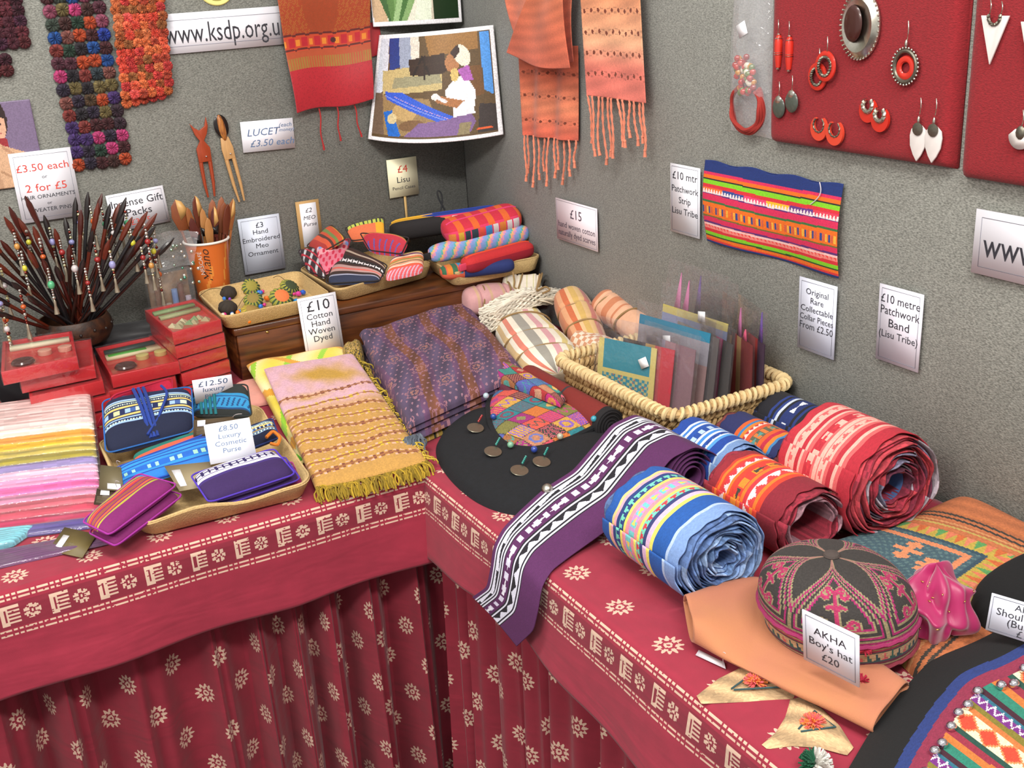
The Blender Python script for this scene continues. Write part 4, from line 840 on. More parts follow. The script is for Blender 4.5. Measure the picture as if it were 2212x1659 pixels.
# ------------------------------------------------------------------ pencil cases
def case(label, p0, p1, w, h, cf, ns=60, na=28, zipc=None, tab=None, bend=0.0, side=(0, 0, 1)):
    p0, p1 = np.array(p0, float), np.array(p1, float); t = thing('pencil_case', label, 'pencil case', tuple((p0 + p1) / 2 - np.array((0, 0, h))), 'pencil cases in the corner tray')
    ax = p1 - p0; L = np.linalg.norm(ax); ax /= L; up = np.array(side, float); up -= ax * (up @ ax); up /= np.linalg.norm(up); lat = np.cross(up, ax)
    s = np.linspace(0, 1, ns + 1); a = np.linspace(0, 2 * PI, na + 1); S, Aa = np.meshgrid(s, a, indexing='ij')
    k = np.clip(1 - np.abs(2 * S - 1) ** 9, 0, 1) ** .4; ca = np.sign(np.cos(Aa)) * np.abs(np.cos(Aa)) ** .7; sa = np.sign(np.sin(Aa)) * np.abs(np.sin(Aa)) ** .8
    P = p0 + ax * (S * L)[..., None] + lat * (k * w * ca)[..., None] + up * (k * h * sa + bend * np.sin(S * PI))[..., None]
    g = G(); g.grid(P, cf((S[:-1, :-1] + S[1:, 1:]) / 2, (Aa[:-1, :-1] + Aa[1:, 1:]) / 2)); g.build('body', CLOTH, t, smooth=60)
    if zipc is not None:
        pts = [p0 + ax * L * q + up * (h * .98 * (1 - abs(2 * q - 1) ** 9) ** .4 + bend * math.sin(q * PI)) for q in np.linspace(.04, .96, 20)]
        G().tube(pts, .0028, 6, zipc).build('zip', CLOTH, t)
    if tab is not None:
        M = frame(p0 - ax * .004 - lat * w * .3, ax, up); G().box((0, 0, 0), (.022, .016, .006), tab, M).build('pull_tab', CLOTH, t, smooth=0, bevel=.002)
    return t
def blocks(base, pal, a0, a1, n, seed):
    r = np.random.RandomState(seed); order = r.randint(0, len(pal), n + 2)
    def f(S, A):
        c = paint(S.shape, base); k = np.floor(S * n).astype(int); m = (A > a0) & (A < a1) & (np.mod(S * n, 1) > .2); cc = np.array(pal)[order[k]]; c[m] = cc[m]; return c
    return f
PK, RD2, BL2 = (214, 56, 96), (190, 36, 56), (36, 60, 150)
pal = [(206, 200, 200), (40, 60, 70), (60, 130, 190), (206, 120, 50), (200, 160, 50), (214, 80, 60), (60, 100, 70)]
tcs = case('black pencil case with yellow zip and cord loop at the back of the corner tray', (0.3709,0.9607,0.19), (0.5599,0.8406,0.215), .03, .026, lambda S, A: np.where((np.sin(A) > .86)[..., None], (214, 160, 40), (32, 28, 30)) , zipc=(226, 170, 40))
k = np.linspace(0, 1, 18); b = np.array((0.4952,0.8858,0.235)); G().tube(np.stack([b[0] - .022 * np.sin(k * PI) * np.cos(k * 2.4) - .012 * k, b[1] + .01 + 0 * k, b[2] + .05 * np.sin(k * PI)], -1), .0022, 6, (40, 42, 44)).build('cord_loop', CLOTH, tcs)
case('blue topped pink pencil case between the black and the red ones', (0.4258,0.9326,0.2), (0.601,0.796,0.225), .026, .024, lambda S, A: np.where((np.sin(A) > .72)[..., None], (34, 58, 146), blocks(PK, pal, PI * .78, PI * 1.12, 9, 3)(S, A)), zipc=(34, 58, 146))
case('red and pink block patterned pencil case on top of the pile', (0.4155,0.7439,0.215), (0.6078,0.7269,0.235), .042, .026, lambda S, A: np.where(((np.sin(A) > .5) & (np.mod(S * 5, 1) > .6))[..., None], (214, 96, 40), np.where((np.sin(A) > .55)[..., None], (196, 40, 62), blocks(PK, pal, PI * .84, PI * 1.14, 11, 8)(S, A))), zipc=(206, 60, 110), side=(-.2, -.25, 1))
def cf_past(S, A):
    k = np.mod(S * 9 + A * .45, 1); return stripes(k, [(.22, (116, 156, 204)), (.38, (90, 170, 160)), (.56, (226, 170, 120)), (.78, (206, 140, 176)), (1.01, (130, 150, 206))])
case('pastel blue and pink striped tubular pencil case in the corner tray', (0.3648,0.7275,0.175), (0.6188,0.7013,0.195), .022, .022, cf_past, zipc=None, tab=(30, 28, 30))
case('plain red pencil case with tab under the pastel one', (0.3999,0.621,0.165), (0.5933,0.6469,0.17), .024, .02, lambda S, A: np.where((np.sin(A) > .3)[..., None], (190, 40, 44), (150, 20, 40)), zipc=(214, 70, 40), tab=(206, 60, 90))
case('blue and pink pencil case peeping out at the bottom of the corner tray', (0.3565,0.6535,0.15), (0.5253,0.6121,0.15), .026, .016, lambda S, A: np.where((S > .3)[..., None], (30, 44, 100), blocks((206, 90, 60), [(206, 60, 90), (40, 140, 190), (206, 120, 40), (50, 100, 70)], 0, PI, 14, 5)(S, A)))

# ------------------------------------------------------------------ red incense gift boxes
BOXR = mat('red_card_box', (186, 26, 34), .35, var=.06, vscale=60, coat=.35)
WRAP = film('crinkled_cellophane', .06, .02)
def gift_box(label, q, ztop, h, kind=0, wrap=True):
    q = np.array([(a[0], a[1], 0) for a in q], float); z0 = ztop - h; t = thing('gift_box', label, 'box', (q[:, 0].mean(), q[:, 1].mean(), z0), 'red incense gift boxes')
    w = .045; qi = bil(q, np.array([w, 1 - w, 1 - w, w]), np.array([w * .7, w * .7, 1 - w * .7, 1 - w * .7]))
    def lv(a, z): b = a.copy(); b[:, 2] = z; return b
    zt = ztop - .0025; zi = ztop - .011 if kind else zt - .0005
    V = np.vstack([lv(q, z0 + .0006), lv(q, zt), lv(qi, zt), lv(qi, zi)]); F = [(3, 2, 1, 0)]
    for r in range(3): F += [(r * 4 + i, r * 4 + (i + 1) % 4, (r + 1) * 4 + (i + 1) % 4, (r + 1) * 4 + i) for i in range(4)]
    F.append((12, 13, 14, 15)); F = [tuple(reversed(f)) for f in F]
    G().add(V, F).build('card_tray', BOXR, t, smooth=0, bevel=.0008)
    def at(u, v, z): p = bil(q, np.array(u), np.array(v)); return (p[0], p[1], z)
    def strip(name, v0, v1, u0, u1, hh, rgb, zz=zi):
        B = [at(u0, v0, zz), at(u1, v0, zz), at(u1, v1, zz), at(u0, v1, zz)]; Tt = [(a, b, c + hh) for a, b, c in B]; G().hexa(B, Tt, rgb).build(name, PLAINC, t, smooth=0)
    if kind:
        sets = {1: [('incense_packet', .16, .27, .1, .94, .007, (214, 206, 176))], 2: [('incense_packet', .26, .4, .08, .94, .006, (206, 196, 156)), ('green_strip', .29, .36, .12, .7, .0075, (70, 150, 50)), ('dark_packet', .1, .2, .1, .9, .006, (40, 60, 56))], 3: [('incense_packet', .08, .17, .1, .92, .006, (120, 150, 96)), ('incense_packet', .28, .38, .12, .92, .006, (150, 160, 110))]}[kind]
        for s in sets: strip(*s)
        if kind < 3:
            for uu in (.58, .86): p = at(uu, .55, zi); G().lathe([(0, 0), (.0125, 0), (.013, .002), (.013, .0085), (.011, .0095), (0, .0095)], 20, (206, 150, 130) if kind == 1 else (190, 176, 110), T(p[0], p[1], p[2] + .0002)).build('candle', mat('wax', None, .4), t)
            p = at(.28, .72, zi); G().lathe([(0, .001), (.018, .001), (.022, .004), (.019, .0075), (.012, .0045), (0, .004)], 20, (74, 44, 40), T(*p)).build('incense_dish', BEADM, t)
        else:
            g = G(); rr = random.Random(3)
            for i in range(9): p = at(.18 + i * .08, .68 + .08 * math.sin(i * 1.7), zi); g.add([(p[0] - .012, p[1], p[2]), (p[0] + .004, p[1] - .012, p[2]), (p[0] + .012, p[1] + .006, p[2]), (p[0], p[1], p[2] + .009)], [(0, 1, 3), (1, 2, 3), (2, 0, 3), (0, 2, 1)], rr.choice([(190, 180, 140), (110, 140, 90), (160, 150, 110)]))
            g.build('dried_leaf_pieces', PLAINC, t, kind='stuff')
    if wrap:
        u, v = np.meshgrid(np.linspace(0, 1, 18), np.linspace(0, 1, 22), indexing='ij'); P = bil(q, (u - .5) * 1.012 + .5, (v - .5) * 1.012 + .5); P[..., 2] = ztop + wob(u, v, int(ztop * 1e3) + kind, .0007, 5)
        g = G(); g.grid(P, flip=True); L = np.array([(a, 0) for a in np.linspace(0, 1, 18)] + [(1, a) for a in np.linspace(0, 1, 22)[1:]] + [(a, 1) for a in np.linspace(1, 0, 18)[1:]] + [(0, a) for a in np.linspace(1, 0, 22)[1:]])
        k = np.linspace(0, 1, 6); S3 = []
        for z in k:
            e = bil(q, (L[:, 0] - .5) * (1.012 + .01 * math.sin(z * PI)) + .5, (L[:, 1] - .5) * (1.012 + .01 * math.sin(z * PI)) + .5); e[:, 2] = ztop - z * (h - .001) + .0004 * np.sin(np.arange(len(L)) * 2.2 + z * 9); S3.append(e)
        g.grid(np.array(S3).transpose(1, 0, 2), flip=True); g.build('cellophane_wrap', WRAP, t, smooth=70)
    return t
def shifted(q, dx, dy, a=0.0):
    q = np.array(q, float); c = q.mean(0); R2 = np.array([[math.cos(a), -math.sin(a)], [math.sin(a), math.cos(a)]]); return (q - c) @ R2.T + c + (dx, dy)
qa = [(-.552, .779), (-.422, .761), (-.442, .577), (-.576, .572)]
ORD = ['topmost', 'second', 'third', 'fourth', 'lowest']
for i, (dx, dy, a) in enumerate(((0, 0, 0), (.032, .02, -.03), (.036, .004, .02), (.044, -.004, 0), (.056, -.012, .03))):
    gift_box(('topmost red gift box with candles, in the stack below the hair sticks', 'second red box from the top in the stack below the hair sticks', 'third red box from the top in the stack below the hair sticks', 'fourth red box from the top in the stack below the hair sticks', 'lowest red box of the stack below the hair sticks')[i], shifted(qa, dx, dy, a), .15 - i * .0295, .0285, 1 if i == 0 else 0)
qb = [(-.38, .803), (-.246, .811), (-.254, .6), (-.386, .597)]
for i, (dx, dy, a) in enumerate(((0, 0, 0), (-.016, .0, .05), (-.012, -.008, .0))):
    gift_box(('topmost box of the low middle stack with a green packet showing', 'middle box of the low stack in front of the dark riser', 'lowest box of the low middle stack')[i], shifted(qb, dx, dy, a), .092 - i * .0295, .0285, 2 if i == 0 else 0)
qc = [(-.267, .806), (-.156, .824), (-.152, .628), (-.257, .60)]
for i, (dx, dy, a) in enumerate(((0, 0, 0), (.004, .002, -.02), (.002, .006, .02), (.004, .0, 0), (.002, .004, .02))):
    gift_box(('topmost red box of the stack beside the chest with pale leaves showing', 'second box from the top in the stack beside the chest', 'third box from the top in the stack beside the chest', 'fourth box from the top in the stack beside the chest', 'lowest box of the stack beside the wooden chest')[i], shifted(qc, dx, dy, a), .152 - i * .0295, .0285, 3 if i == 0 else 0)
qd = [(-.715, .80), (-.585, .80), (-.572, .62), (-.705, .61)]
for i, (dx, dy) in enumerate(((-.012, .03), (0, 0))): gift_box(('upper red box at the left edge of the photo', 'lower red box at the left edge of the photo')[i], shifted(qd, dx, dy), .066 - i * .031, .030, 0)

# ------------------------------------------------------------------ coconut pot, hair sticks
tpot = thing('coconut_pot', 'dark carved coconut shell pot holding the hair sticks', 'pot', (-.404, .862, .0875))
M = T(-.404, .865, .0875)
COCO = mat('coconut_shell', (70, 40, 20), .5, rgb2=(34, 18, 10), vscale=70, bmp=.6, bscale=120)
G().lathe([(0, 0), (.045, 0), (.066, .010), (.077, .030), (.076, .050), (.070, .062), (.0665, .0622), (.070, .048), (.068, .03), (.05, .01), (0, .008)], 40, M=M).build('shell', COCO, tpot)
g = G()
for i in range(16): a = i * PI / 8; g.ell((.0762 * math.cos(a), .0762 * math.sin(a), .038 + .004 * (i % 2)), .0038, 6, 5, (28, 14, 8), M)
g.build('carved_holes', PLAINC, tpot)
STK = [mat('hair_stick_%d' % i, c, .35, var=.2, vscale=80, coat=.2) for i, c in enumerate(((30, 22, 22), (70, 24, 16), (96, 36, 20), (48, 26, 20), (36, 34, 36)))]
BEADC = {'amber': (196, 140, 70), 'yellow': (206, 200, 60), 'orange': (190, 90, 40), 'white': (196, 190, 190), 'lilac': (150, 150, 200), 'green': (80, 170, 120), 'red': (150, 40, 40)}
def hair_stick(label, tip, dangle, seed, bead=None):
    r = random.Random(seed); tip = np.array(tip, float); a = r.uniform(0, 6.28); rd = r.uniform(0, .03)
    base = np.array((-.404 + rd * math.cos(a) - .25 * (tip[0] + .404) * .3, .865 + rd * math.sin(a) * .8, .100))
    d = tip - base; t = thing('hair_stick', label, 'hair stick', tuple(base), 'hair sticks in the coconut pot')
    m = STK[r.randrange(5)]; k = np.array([0, .4, .8, .9, .96, 1.0])
    G().tube(base + d * k[:, None], [.0018, .0032, .0042, .0052, .0048, .0015], 8).build('stick', m, t)
    G().tube(base + d * np.array([.82, .88, .95, 1.005])[:, None], [.0045, .0062, .0058, .0012], 8).build('carved_tip', STK[r.choice([0, 1, 2])], t)
    if dangle:
        p = base + d * .93; g = G(); gb = G(); z = p[2] - .004; x, y = p[0] + .003, p[1] - .007
        big = BEADC[bead]; n = r.randint(7, 11)
        for i in range(n):
            s = r.uniform(.0022, .0037)
            if i == n // 2: s = r.uniform(.005, .0075); gb.ell((x, y, z - s), (s, s, s * r.uniform(.8, 1.3)), 10, 7, big)
            else: g.ell((x, y, z - s), s, 8, 5, r.choice([(180, 176, 166), (150, 146, 138), (190, 186, 180), (120, 50, 40), (200, 196, 150)]))
            z -= 2 * s
        st = g.build('bead_strand', mat('silvered_bead', None, .22, .75), t); gb.build('large_bead', BEADM, st)
        G().lathe([(.0012, 0), (.003, -.004), (.0026, -.012), (.0055, -.03), (0, -.0305)], 10, M=T(x, y, z)).build('silver_tassel', mat('tassel_metal', (170, 160, 140), .4, .8, var=.4, vscale=500, stretch=(1, 1, .05)), st)
tips = [(-0.4974,0.8,0.386), (-0.513,0.8,0.3424), (-0.5394,0.78,0.3136), (-0.4698,0.84,0.3733), (-0.4505,0.82,0.4172), (-0.4219,0.84,0.3716), (-0.4496,0.8,0.36), (-0.4156,0.86,0.3299), (-0.4093,0.82,0.3454), (-0.351,0.88,0.391), (-0.3274,0.86,0.402), (-0.3502,0.84,0.371), (-0.2981,0.88,0.3911), (-0.2893,0.86,0.3713), (-0.3146,0.84,0.3801), (-0.2665,0.88,0.3668), (-0.2548,0.86,0.3798), (-0.2675,0.84,0.3516), (-0.2565,0.82,0.3453), (-0.2278,0.8,0.3558), (-0.1985,0.86,0.3378), (-0.2425,0.84,0.3201), (-0.2134,0.82,0.3189), (-0.2439,0.8,0.3056), (-0.1715,0.86,0.28), (-0.2083,0.84,0.2644), (-0.2275,0.8,0.2901), (-0.2686,0.78,0.2957), (-0.5577,0.76,0.2747), (-0.5511,0.76,0.2454), (-0.5445,0.78,0.3695), (-0.4822,0.84,0.3977), (-0.5545,0.74,0.2179), (-0.4899,0.8,0.3386), (-0.4702,0.78,0.3203), (-0.4488,0.76,0.3017), (-0.3923,0.78,0.3165), (-0.4279,0.76,0.2839), (-0.3411,0.8,0.3331), (-0.3163,0.78,0.3134), (-0.5131,0.76,0.2664), (-0.4912,0.74,0.2385), (-0.374,0.76,0.2887), (-0.3789,0.88,0.3546), (-0.279,0.88,0.339), (-0.5731,0.74,0.3273)]
NTH = ['first', 'second', 'third', 'fourth', 'fifth', 'sixth', 'seventh', 'eighth', 'ninth', 'tenth', 'eleventh', 'twelfth', 'thirteenth', 'fourteenth', 'fifteenth']
cnt = {}; order = sorted(range(len(tips)), key=lambda i: tips[i][0] + .2 * tips[i][1])
for i in order:
    bd = None if i % 10 in (1, 4, 7) else list(BEADC)[(i * 5 + i // 7) % 7]; k = cnt[bd] = cnt.get(bd, -1) + 1
    hair_stick('hair stick with dangling %s bead, %s such from the left in the coconut pot' % (bd, NTH[k]) if bd else 'plain dark hair stick without beads, %s such from the left in the coconut pot' % NTH[k], tips[i], bd, 100 + i, bd)

# ------------------------------------------------------------------ paper cup with lucets
tcup = thing('paper_cup', 'orange paper coffee cup with white rim standing on the chest', 'cup', (-.088, .925, .1185)); M = T(-.088, .925, .1185)
n = 64; prof = np.array([(.036, 0), (.0365, .004), (.0385, .03), (.042, .07), (.046, .11), (.0485, .132)])
zz = np.linspace(0, .132, 40); pr = np.interp(zz, prof[:, 1], prof[:, 0]); th = np.linspace(0, 2 * PI, n + 1)
Zc, Tc = np.meshgrid(zz, th, indexing='ij'); P = np.stack([pr[:, None] * np.cos(Tc) - .088, pr[:, None] * np.sin(Tc) + .925, Zc + .1185], -1)
zc, tc2 = (Zc[:-1, :-1] + Zc[1:, 1:]) / 2 / .132, (Tc[:-1, :-1] + Tc[1:, 1:]) / 2
c = paint(zc.shape, (206, 104, 40)); sw = np.abs(np.mod(tc2 - 4.9 - zc * .5, 6.28) - .15) < .06 * zc + .02; c[sw] = (222, 150, 70); sw = (np.abs(tc2 - 4.35 + .2 * np.sin(zc * 9)) < .09) & (zc < .7); c[sw] = (222, 140, 60); c[zc < .06] = (170, 76, 30)
g = G(); g.grid(P, c, flip=True); g.build('printed_wall', mat('printed_cup', None, .4, coat=.2), tcup, smooth=50); cupw = bpy.data.objects['printed_wall']
a = np.linspace(0, 2 * PI, 40, endpoint=False); G().tube(np.stack([.0493 * np.cos(a) - .088, .0493 * np.sin(a) + .925, 0 * a + .2515], -1), .0028, 8, closed=True).build('rolled_rim', mat('white_paper_rim', (232, 228, 220), .4), tcup)
G().lathe([(0, .004), (.0355, .004), (.046, .131), (.0485, .132)], 40, M=M, caps=False).build('inner_liner', mat('white_paper_rim', (232, 228, 220), .4), tcup)
# vertical lettering panel and script on the cup, wrapped onto the wall
def wrap_text(s, h, th0, z0, rgb, name, sh=0.0, flipy=False):
    cu = bpy.data.curves.new('t', 'FONT'); cu.body = s; cu.size = h; cu.shear = sh; cu.resolution_u = 2; to_ = bpy.data.objects.new('t', cu); COL.objects.link(to_); dg = bpy.context.evaluated_depsgraph_get(); me = to_.evaluated_get(dg).to_mesh()
    V = []
    for w in me.vertices:
        z = z0 + w.co.x; r_ = float(np.interp(z, prof[:, 1], prof[:, 0])) + .0006; t_ = th0 - w.co.y / r_; V.append((r_ * math.cos(t_) - .088, r_ * math.sin(t_) + .925, z + .1185))
    F = [tuple(p.vertices) for p in me.polygons]; to_.evaluated_get(dg).to_mesh_clear(); bpy.data.objects.remove(to_); bpy.data.curves.remove(cu)
    G().add(V, F, rgb).build(name, mat('ink_%d_%d_%d' % rgb, rgb, .5), cupw, smooth=0)
wrap_text('NESCAFÉ', .0135, 4.16, .062, (226, 220, 214), 'lettering'); wrap_text('Milano', .028, 4.52, .046, (60, 36, 24), 'script_lettering', .3)
WD = [(126, 66, 34), (150, 92, 50), (100, 46, 28), (176, 122, 70), (84, 32, 24), (140, 76, 40)]
heads = ['split leaf shaped', 'dark tipped pointed', 'slim pale pointed', 'plain dark edged', 'notched dark and cream', 'pointed red-brown', 'curled carved', 'broad cream edged', 'narrow deep red', 'short brown', 'thin black', 'tall reddish']
for i, (px, tip) in enumerate(((372, (-0.1396,0.935,0.3478)), (0, (-0.1184,0.925,0.3296)), (0, (-0.0964,0.93,0.3504)), (0, (-0.0876,0.92,0.3237)), (0, (-0.063,0.91,0.3256)), (0, (-0.0561,0.945,0.3361)), (0, (-0.0339,0.93,0.3287)), (0, (-0.0158,0.92,0.3338)), (0, (-0.03,0.915,0.3262)), (0, (-0.0821,0.905,0.3044)), (0, (-0.1194,0.9,0.311)), (0, (-0.0357,0.94,0.3401)))):
    tip = np.array(tip); base = np.array((-.088 + (tip[0] + .088) * .25, .925 + (tip[1] - .925) * .3, .128)); t = thing('wooden_fork', heads[i] + ' wooden hair fork standing in the paper cup', 'fork', tuple(base), 'wooden forks in the paper cup')
    ax = tip - base; Lh = np.linalg.norm(ax); M = frame(base, np.cross(ax, (0.3 * math.sin(i), -1, 0)), ax); r = random.Random(i); w = (.020 if i == 0 else .008 + .004 * r.random())
    m = mat('fork_wood_%d' % (i % 6), WD[i % 6], .4, var=.25, vscale=70, stretch=(8, 8, 1)); h0 = Lh - .05
    G().prism([(-w * .7, h0 - .02), (w * .7, h0 - .02), (w, h0 + .02), (w * .55, h0 + .043), (0, Lh), (-w * .7, h0 + .038), (-w, h0 + .015)], -.002, .002, M=M).build('head', m, t, smooth=0, bevel=.0006)
    for s in (-1, 1): G().tube([(s * w * .45, h0 - .02, 0), (s * w * .4, h0 * .5, 0), (s * w * .3, .0, 0)], [.0032, .0028, .0018], 7, M=M).build('prong', m, t)
    if i in (0, 2, 4, 7): G().prism([(-w * .15, h0 + .004), (w * .98, h0 + .018), (w * .56, h0 + .043), (0, Lh * 1.004), (-w * .1, h0 + .03)], -.0026, .0026, M=M).build('pale_inlay', mat('pale_inlay_wood', (206, 160, 96), .4, var=.2, vscale=60), t, smooth=0)
    if i in (1, 3, 4, 10): G().prism([(-w * .8, h0 - .012), (w * .8, h0 - .012), (w * .95, h0 + .010), (0, h0 + .003), (-w * .95, h0 + .008)], -.0028, .0028, M=M).build('dark_inlay', mat('dark_horn', (26, 20, 20), .25), t, smooth=0)

# ------------------------------------------------------------------ clear gift pack behind the boxes
tg = thing('clear_gift_pack', 'clear plastic gift pack with brown and blue contents beside the paper cup', 'gift pack', (-.20, .87, .0875))
M = T(-.195, .872, .0875)
G().box((0, 0, .064), (.098, .05, .122), M=M).build('clear_box', film('clear_plastic_pack', .05, .06), tg, smooth=0, bevel=.003)
G().box((0, .012, .06), (.088, .003, .112), M=M).build('printed_insert', mat('insert_card', (150, 120, 90), .6, rgb2=(92, 70, 52), vscale=30), tg, smooth=0)
for x, c, hh in ((-.028, (120, 84, 62), .09), (-.008, (176, 170, 160), .05), (.008, (110, 140, 190), .08), (.022, (106, 70, 56), .09), (.036, (180, 170, 186), .06)): G().tube([(x, -.004, .006), (x, -.004, hh)], .0065, 10, c, M=M).build('incense_tube', PLAINC, tg)
u, v = np.meshgrid(np.linspace(0, 1, 14), np.linspace(0, 1, 14), indexing='ij'); P = np.stack([-.245 + .11 * u + .03 * (1 - v) * (u - .3), .868 + .012 * np.sin(u * 9) * (1 - v), .214 + .085 * (1 - v) - .03 * (1 - v) * np.abs(u - .5)], -1); P += wob(u, v, 5, .006)[..., None] * np.array((.2, 1, .3)); g = G(); g.grid(P, flip=True); g.build('cellophane_top', FILM, tg, smooth=70)
g = G(); r = random.Random(6)
for i in range(22): g.ell((-.165 + r.uniform(-.02, .035), .85 + r.uniform(-.02, .01), .19 + r.uniform(-.02, .08)), r.uniform(.0025, .0045), 8, 5, r.choice([(190, 186, 176), (90, 150, 130), (150, 180, 160), (200, 196, 186)]))
g.build('bead_strand', mat('silvered_bead', None, .22, .75), tg)
# ------------------------------------------------------------------ cellophane packets of folded cloth
PK_FILM = film('packet_film', .06, .015)
def packet(label, q, t, rgb, sleeve=1.03, seed=1, group='cellophane packets of folded cloth'):
    q = np.array(q, float); th = thing('cloth_packet', label, 'packet', (q[:, 0].mean(), q[:, 1].mean(), q[:, 2].min()), group); c0 = np.array(rgb, float)
    def cf(U, V):
        n = np.random.RandomState(seed).rand(*U.shape); return np.clip(c0 * (1 + .12 * (n - .5) + .12 * np.sin(V * 50 + seed))[..., None], 0, 255)
    pillow(q, t * .96, 14, 20, cf, 14, seed, .0008).build('folded_cloth', mat('silk_packet_cloth', None, .5, var=.1, vscale=80, sheen=.2), th, smooth=50)
    c = q.mean(0); qq = c + (q - c) * sleeve; qq[:, 2] = q[:, 2]
    pillow(qq, t, 14, 16, (230, 230, 235), 9, seed + 3, .0012).build('cellophane_sleeve', PK_FILM, th, smooth=70)
def stack(names, quad, z0, ts, rgbs, seed, where):
    z = z0; out = []
    for i, (t, c, nm) in enumerate(zip(ts, rgbs, names)):
        r = random.Random(seed + i); dx, dy = r.uniform(-.006, .006), r.uniform(-.003, .003)
        packet('%s cloth packet %s' % (nm, where), [(x + dx, y + dy, z) for x, y in quad], t, c, 1.03, seed + i); z += t
names = ['pale pink', 'white', 'orange', 'golden yellow', 'khaki', 'olive', 'lilac', 'blush', 'rose pink', 'hot pink', 'mauve', 'dusty red', 'red', 'crimson', 'indigo']
rgbs = [(226, 190, 186), (232, 222, 206), (226, 146, 50), (222, 168, 40), (176, 156, 70), (150, 136, 46), (140, 124, 176), (228, 178, 204), (226, 150, 190), (222, 96, 160), (190, 120, 150), (180, 84, 98), (186, 62, 84), (170, 50, 84), (84, 70, 136)]
for i in range(15):
    y = .425 - i * .0215; x = -.452 - i * .0035; z = .0025 + (14 - i) * .0046; t = .0085 if i < 14 else .010
    packet('%s cloth packet in the fanned pile at the left edge' % names[i], [(x - .27, y + .25, z), (x + .02, y + .155, z), (x, y, z), (x - .29, y + .095, z)], t, rgbs[i], 1.03, 5 + i)
packet('turquoise cloth packet lying flat at the left edge in front of the piles', [(-0.7234,0.23,0.003), (-0.5896,0.1782,0.003), (-0.6317,0.1387,0.003), (-0.7294,0.1351,0.003)], .012, (120, 190, 206), 1.05, 50)
packet('purple cloth packet lying flat at the table edge', [(-0.7287,0.1473,0.0025), (-0.5038,0.1039,0.0025), (-0.4937,0.0571,0.0025), (-0.7327,0.0851,0.0025)], .006, (96, 56, 96), 1.03, 52)

# ------------------------------------------------------------------ cosmetic purses in the large tray
GC = 'cosmetic purses in the large burlap tray'
def tubepath(pts, r, rgb, par, name):
    pts = np.array(pts, float); k = np.linspace(0, len(pts) - 1, len(pts) * 5); P = np.stack([np.interp(k, range(len(pts)), pts[:, i]) for i in range(3)], -1)
    for _ in range(3): P[1:-1] = (P[:-2] + 2 * P[1:-1] + P[2:]) / 4
    return G().tube(P, r, 6, rgb).build(name, CLOTH, par)
def cf_crim(U, V):
    c = paint(U.shape, (196, 30, 66)); m = (V > .78) & (np.sin(U * 50) * np.sin(V * 60) > .2); c[m] = (206, 190, 120); return c
purse('cosmetic_purse', 'crimson purse with stitched edge behind the navy one', [(-0.4088,0.4416,0.1), (-0.2962,0.4684,0.1), (-0.3041,0.4548,0.05), (-0.4504,0.4569,0.035)], .012, cf_crim, 40, 30, (176, 26, 60), GC)
def cf_navy(U, V):
    LB, CR, YL, NV = (150, 182, 220), (196, 216, 190), (216, 186, 106), (22, 34, 78)
    c = stripes(V, [(.2, (20, 30, 66)), (.23, LB), (.25, NV), (.27, CR), (.285, NV), (.315, CR), (.335, NV), (.365, YL), (.385, NV), (.47, LB), (.49, NV), (.52, YL), (.54, NV), (.57, LB), (.585, NV), (.615, CR), (.64, LB), (.66, NV), (1.01, (18, 26, 56))])
    k = np.floor(U * 16).astype(int); m = (V > .385) & (V < .47); cc = np.array([LB, NV, (206, 210, 150), NV, LB, (60, 90, 150), CR, NV])[k % 8]; c[m] = cc[m]
    m = (V > .27) & (V < .315) & (np.mod(U * 40, 1) > .5); c[m] = NV; m = (V > .585) & (V < .615) & (np.mod(U * 30, 1) > .55); c[m] = NV; return c
tn = purse('cosmetic_purse', 'navy purse with pale blue patterned band tied with blue cords', [(-0.4275,0.4537,0.088), (-0.2722,0.4223,0.088), (-0.2997,0.3282,0.038), (-0.4538,0.3262,0.035)], .02, cf_navy, 100, 90, (36, 96, 170), GC)
for du, c in ((0, (30, 58, 140)), (.055, (34, 64, 150)), (.11, (28, 54, 130))):
    q = [(-0.4275,0.4537,0.088), (-0.2722,0.4223,0.088), (-0.2997,0.3282,0.038), (-0.4538,0.3262,0.035)]
    pts = [bil(q, np.array(.36 + du + .16 * v * (1 - du * 2)), np.array(v)) + (0, 0, .012 + .014 * math.sin(min(1, v + .1) * PI)) for v in np.linspace(-.04, .98, 9)]
    tubepath(pts, .0034, c, tn, 'drawstring_cord')
pts = [bil(q, np.array(.68 + .05 * math.sin(v * 6)), np.array(v)) + (0, 0, .014 + .012 * math.sin(v * PI)) for v in np.linspace(-.06, .6, 7)] + [bil(q, np.array(.62 - .14 * v), np.array(.66 + .3 * v)) + (0, 0, .018) for v in np.linspace(0, 1, 5)]
tubepath(pts, .0026, (30, 58, 140), tn, 'drawstring_cord')
def cf_teal(U, V):
    c = stripes(V, [(.42, (34, 38, 36)), (.5, (40, 130, 180)), (.54, (30, 80, 130)), (.86, (44, 136, 190)), (.9, (30, 70, 120)), (1.01, (36, 40, 40))]); c[(V > .58) & (V < .82) & (np.sin(U * 70 + V * 20) > .45)] = (26, 70, 120); return c
tq = [(-0.2733,0.4166,0.09), (-0.1832,0.3652,0.09), (-0.1922,0.33,0.04), (-0.2832,0.3985,0.04)]
tt_ = purse('cosmetic_purse', 'black and turquoise purse tied with teal cords', tq, .016, cf_teal, 60, 50, (36, 40, 40), GC)
for du in (0, .08, .16, .24): tubepath([bil(tq, np.array(.16 + du), np.array(v)) + (0, 0, .006 + .012 * math.sin(min(1, v + .02) * PI)) for v in np.linspace(.0, .95, 7)], .0035, (26, 110, 120), tt_, 'drawstring_cord')
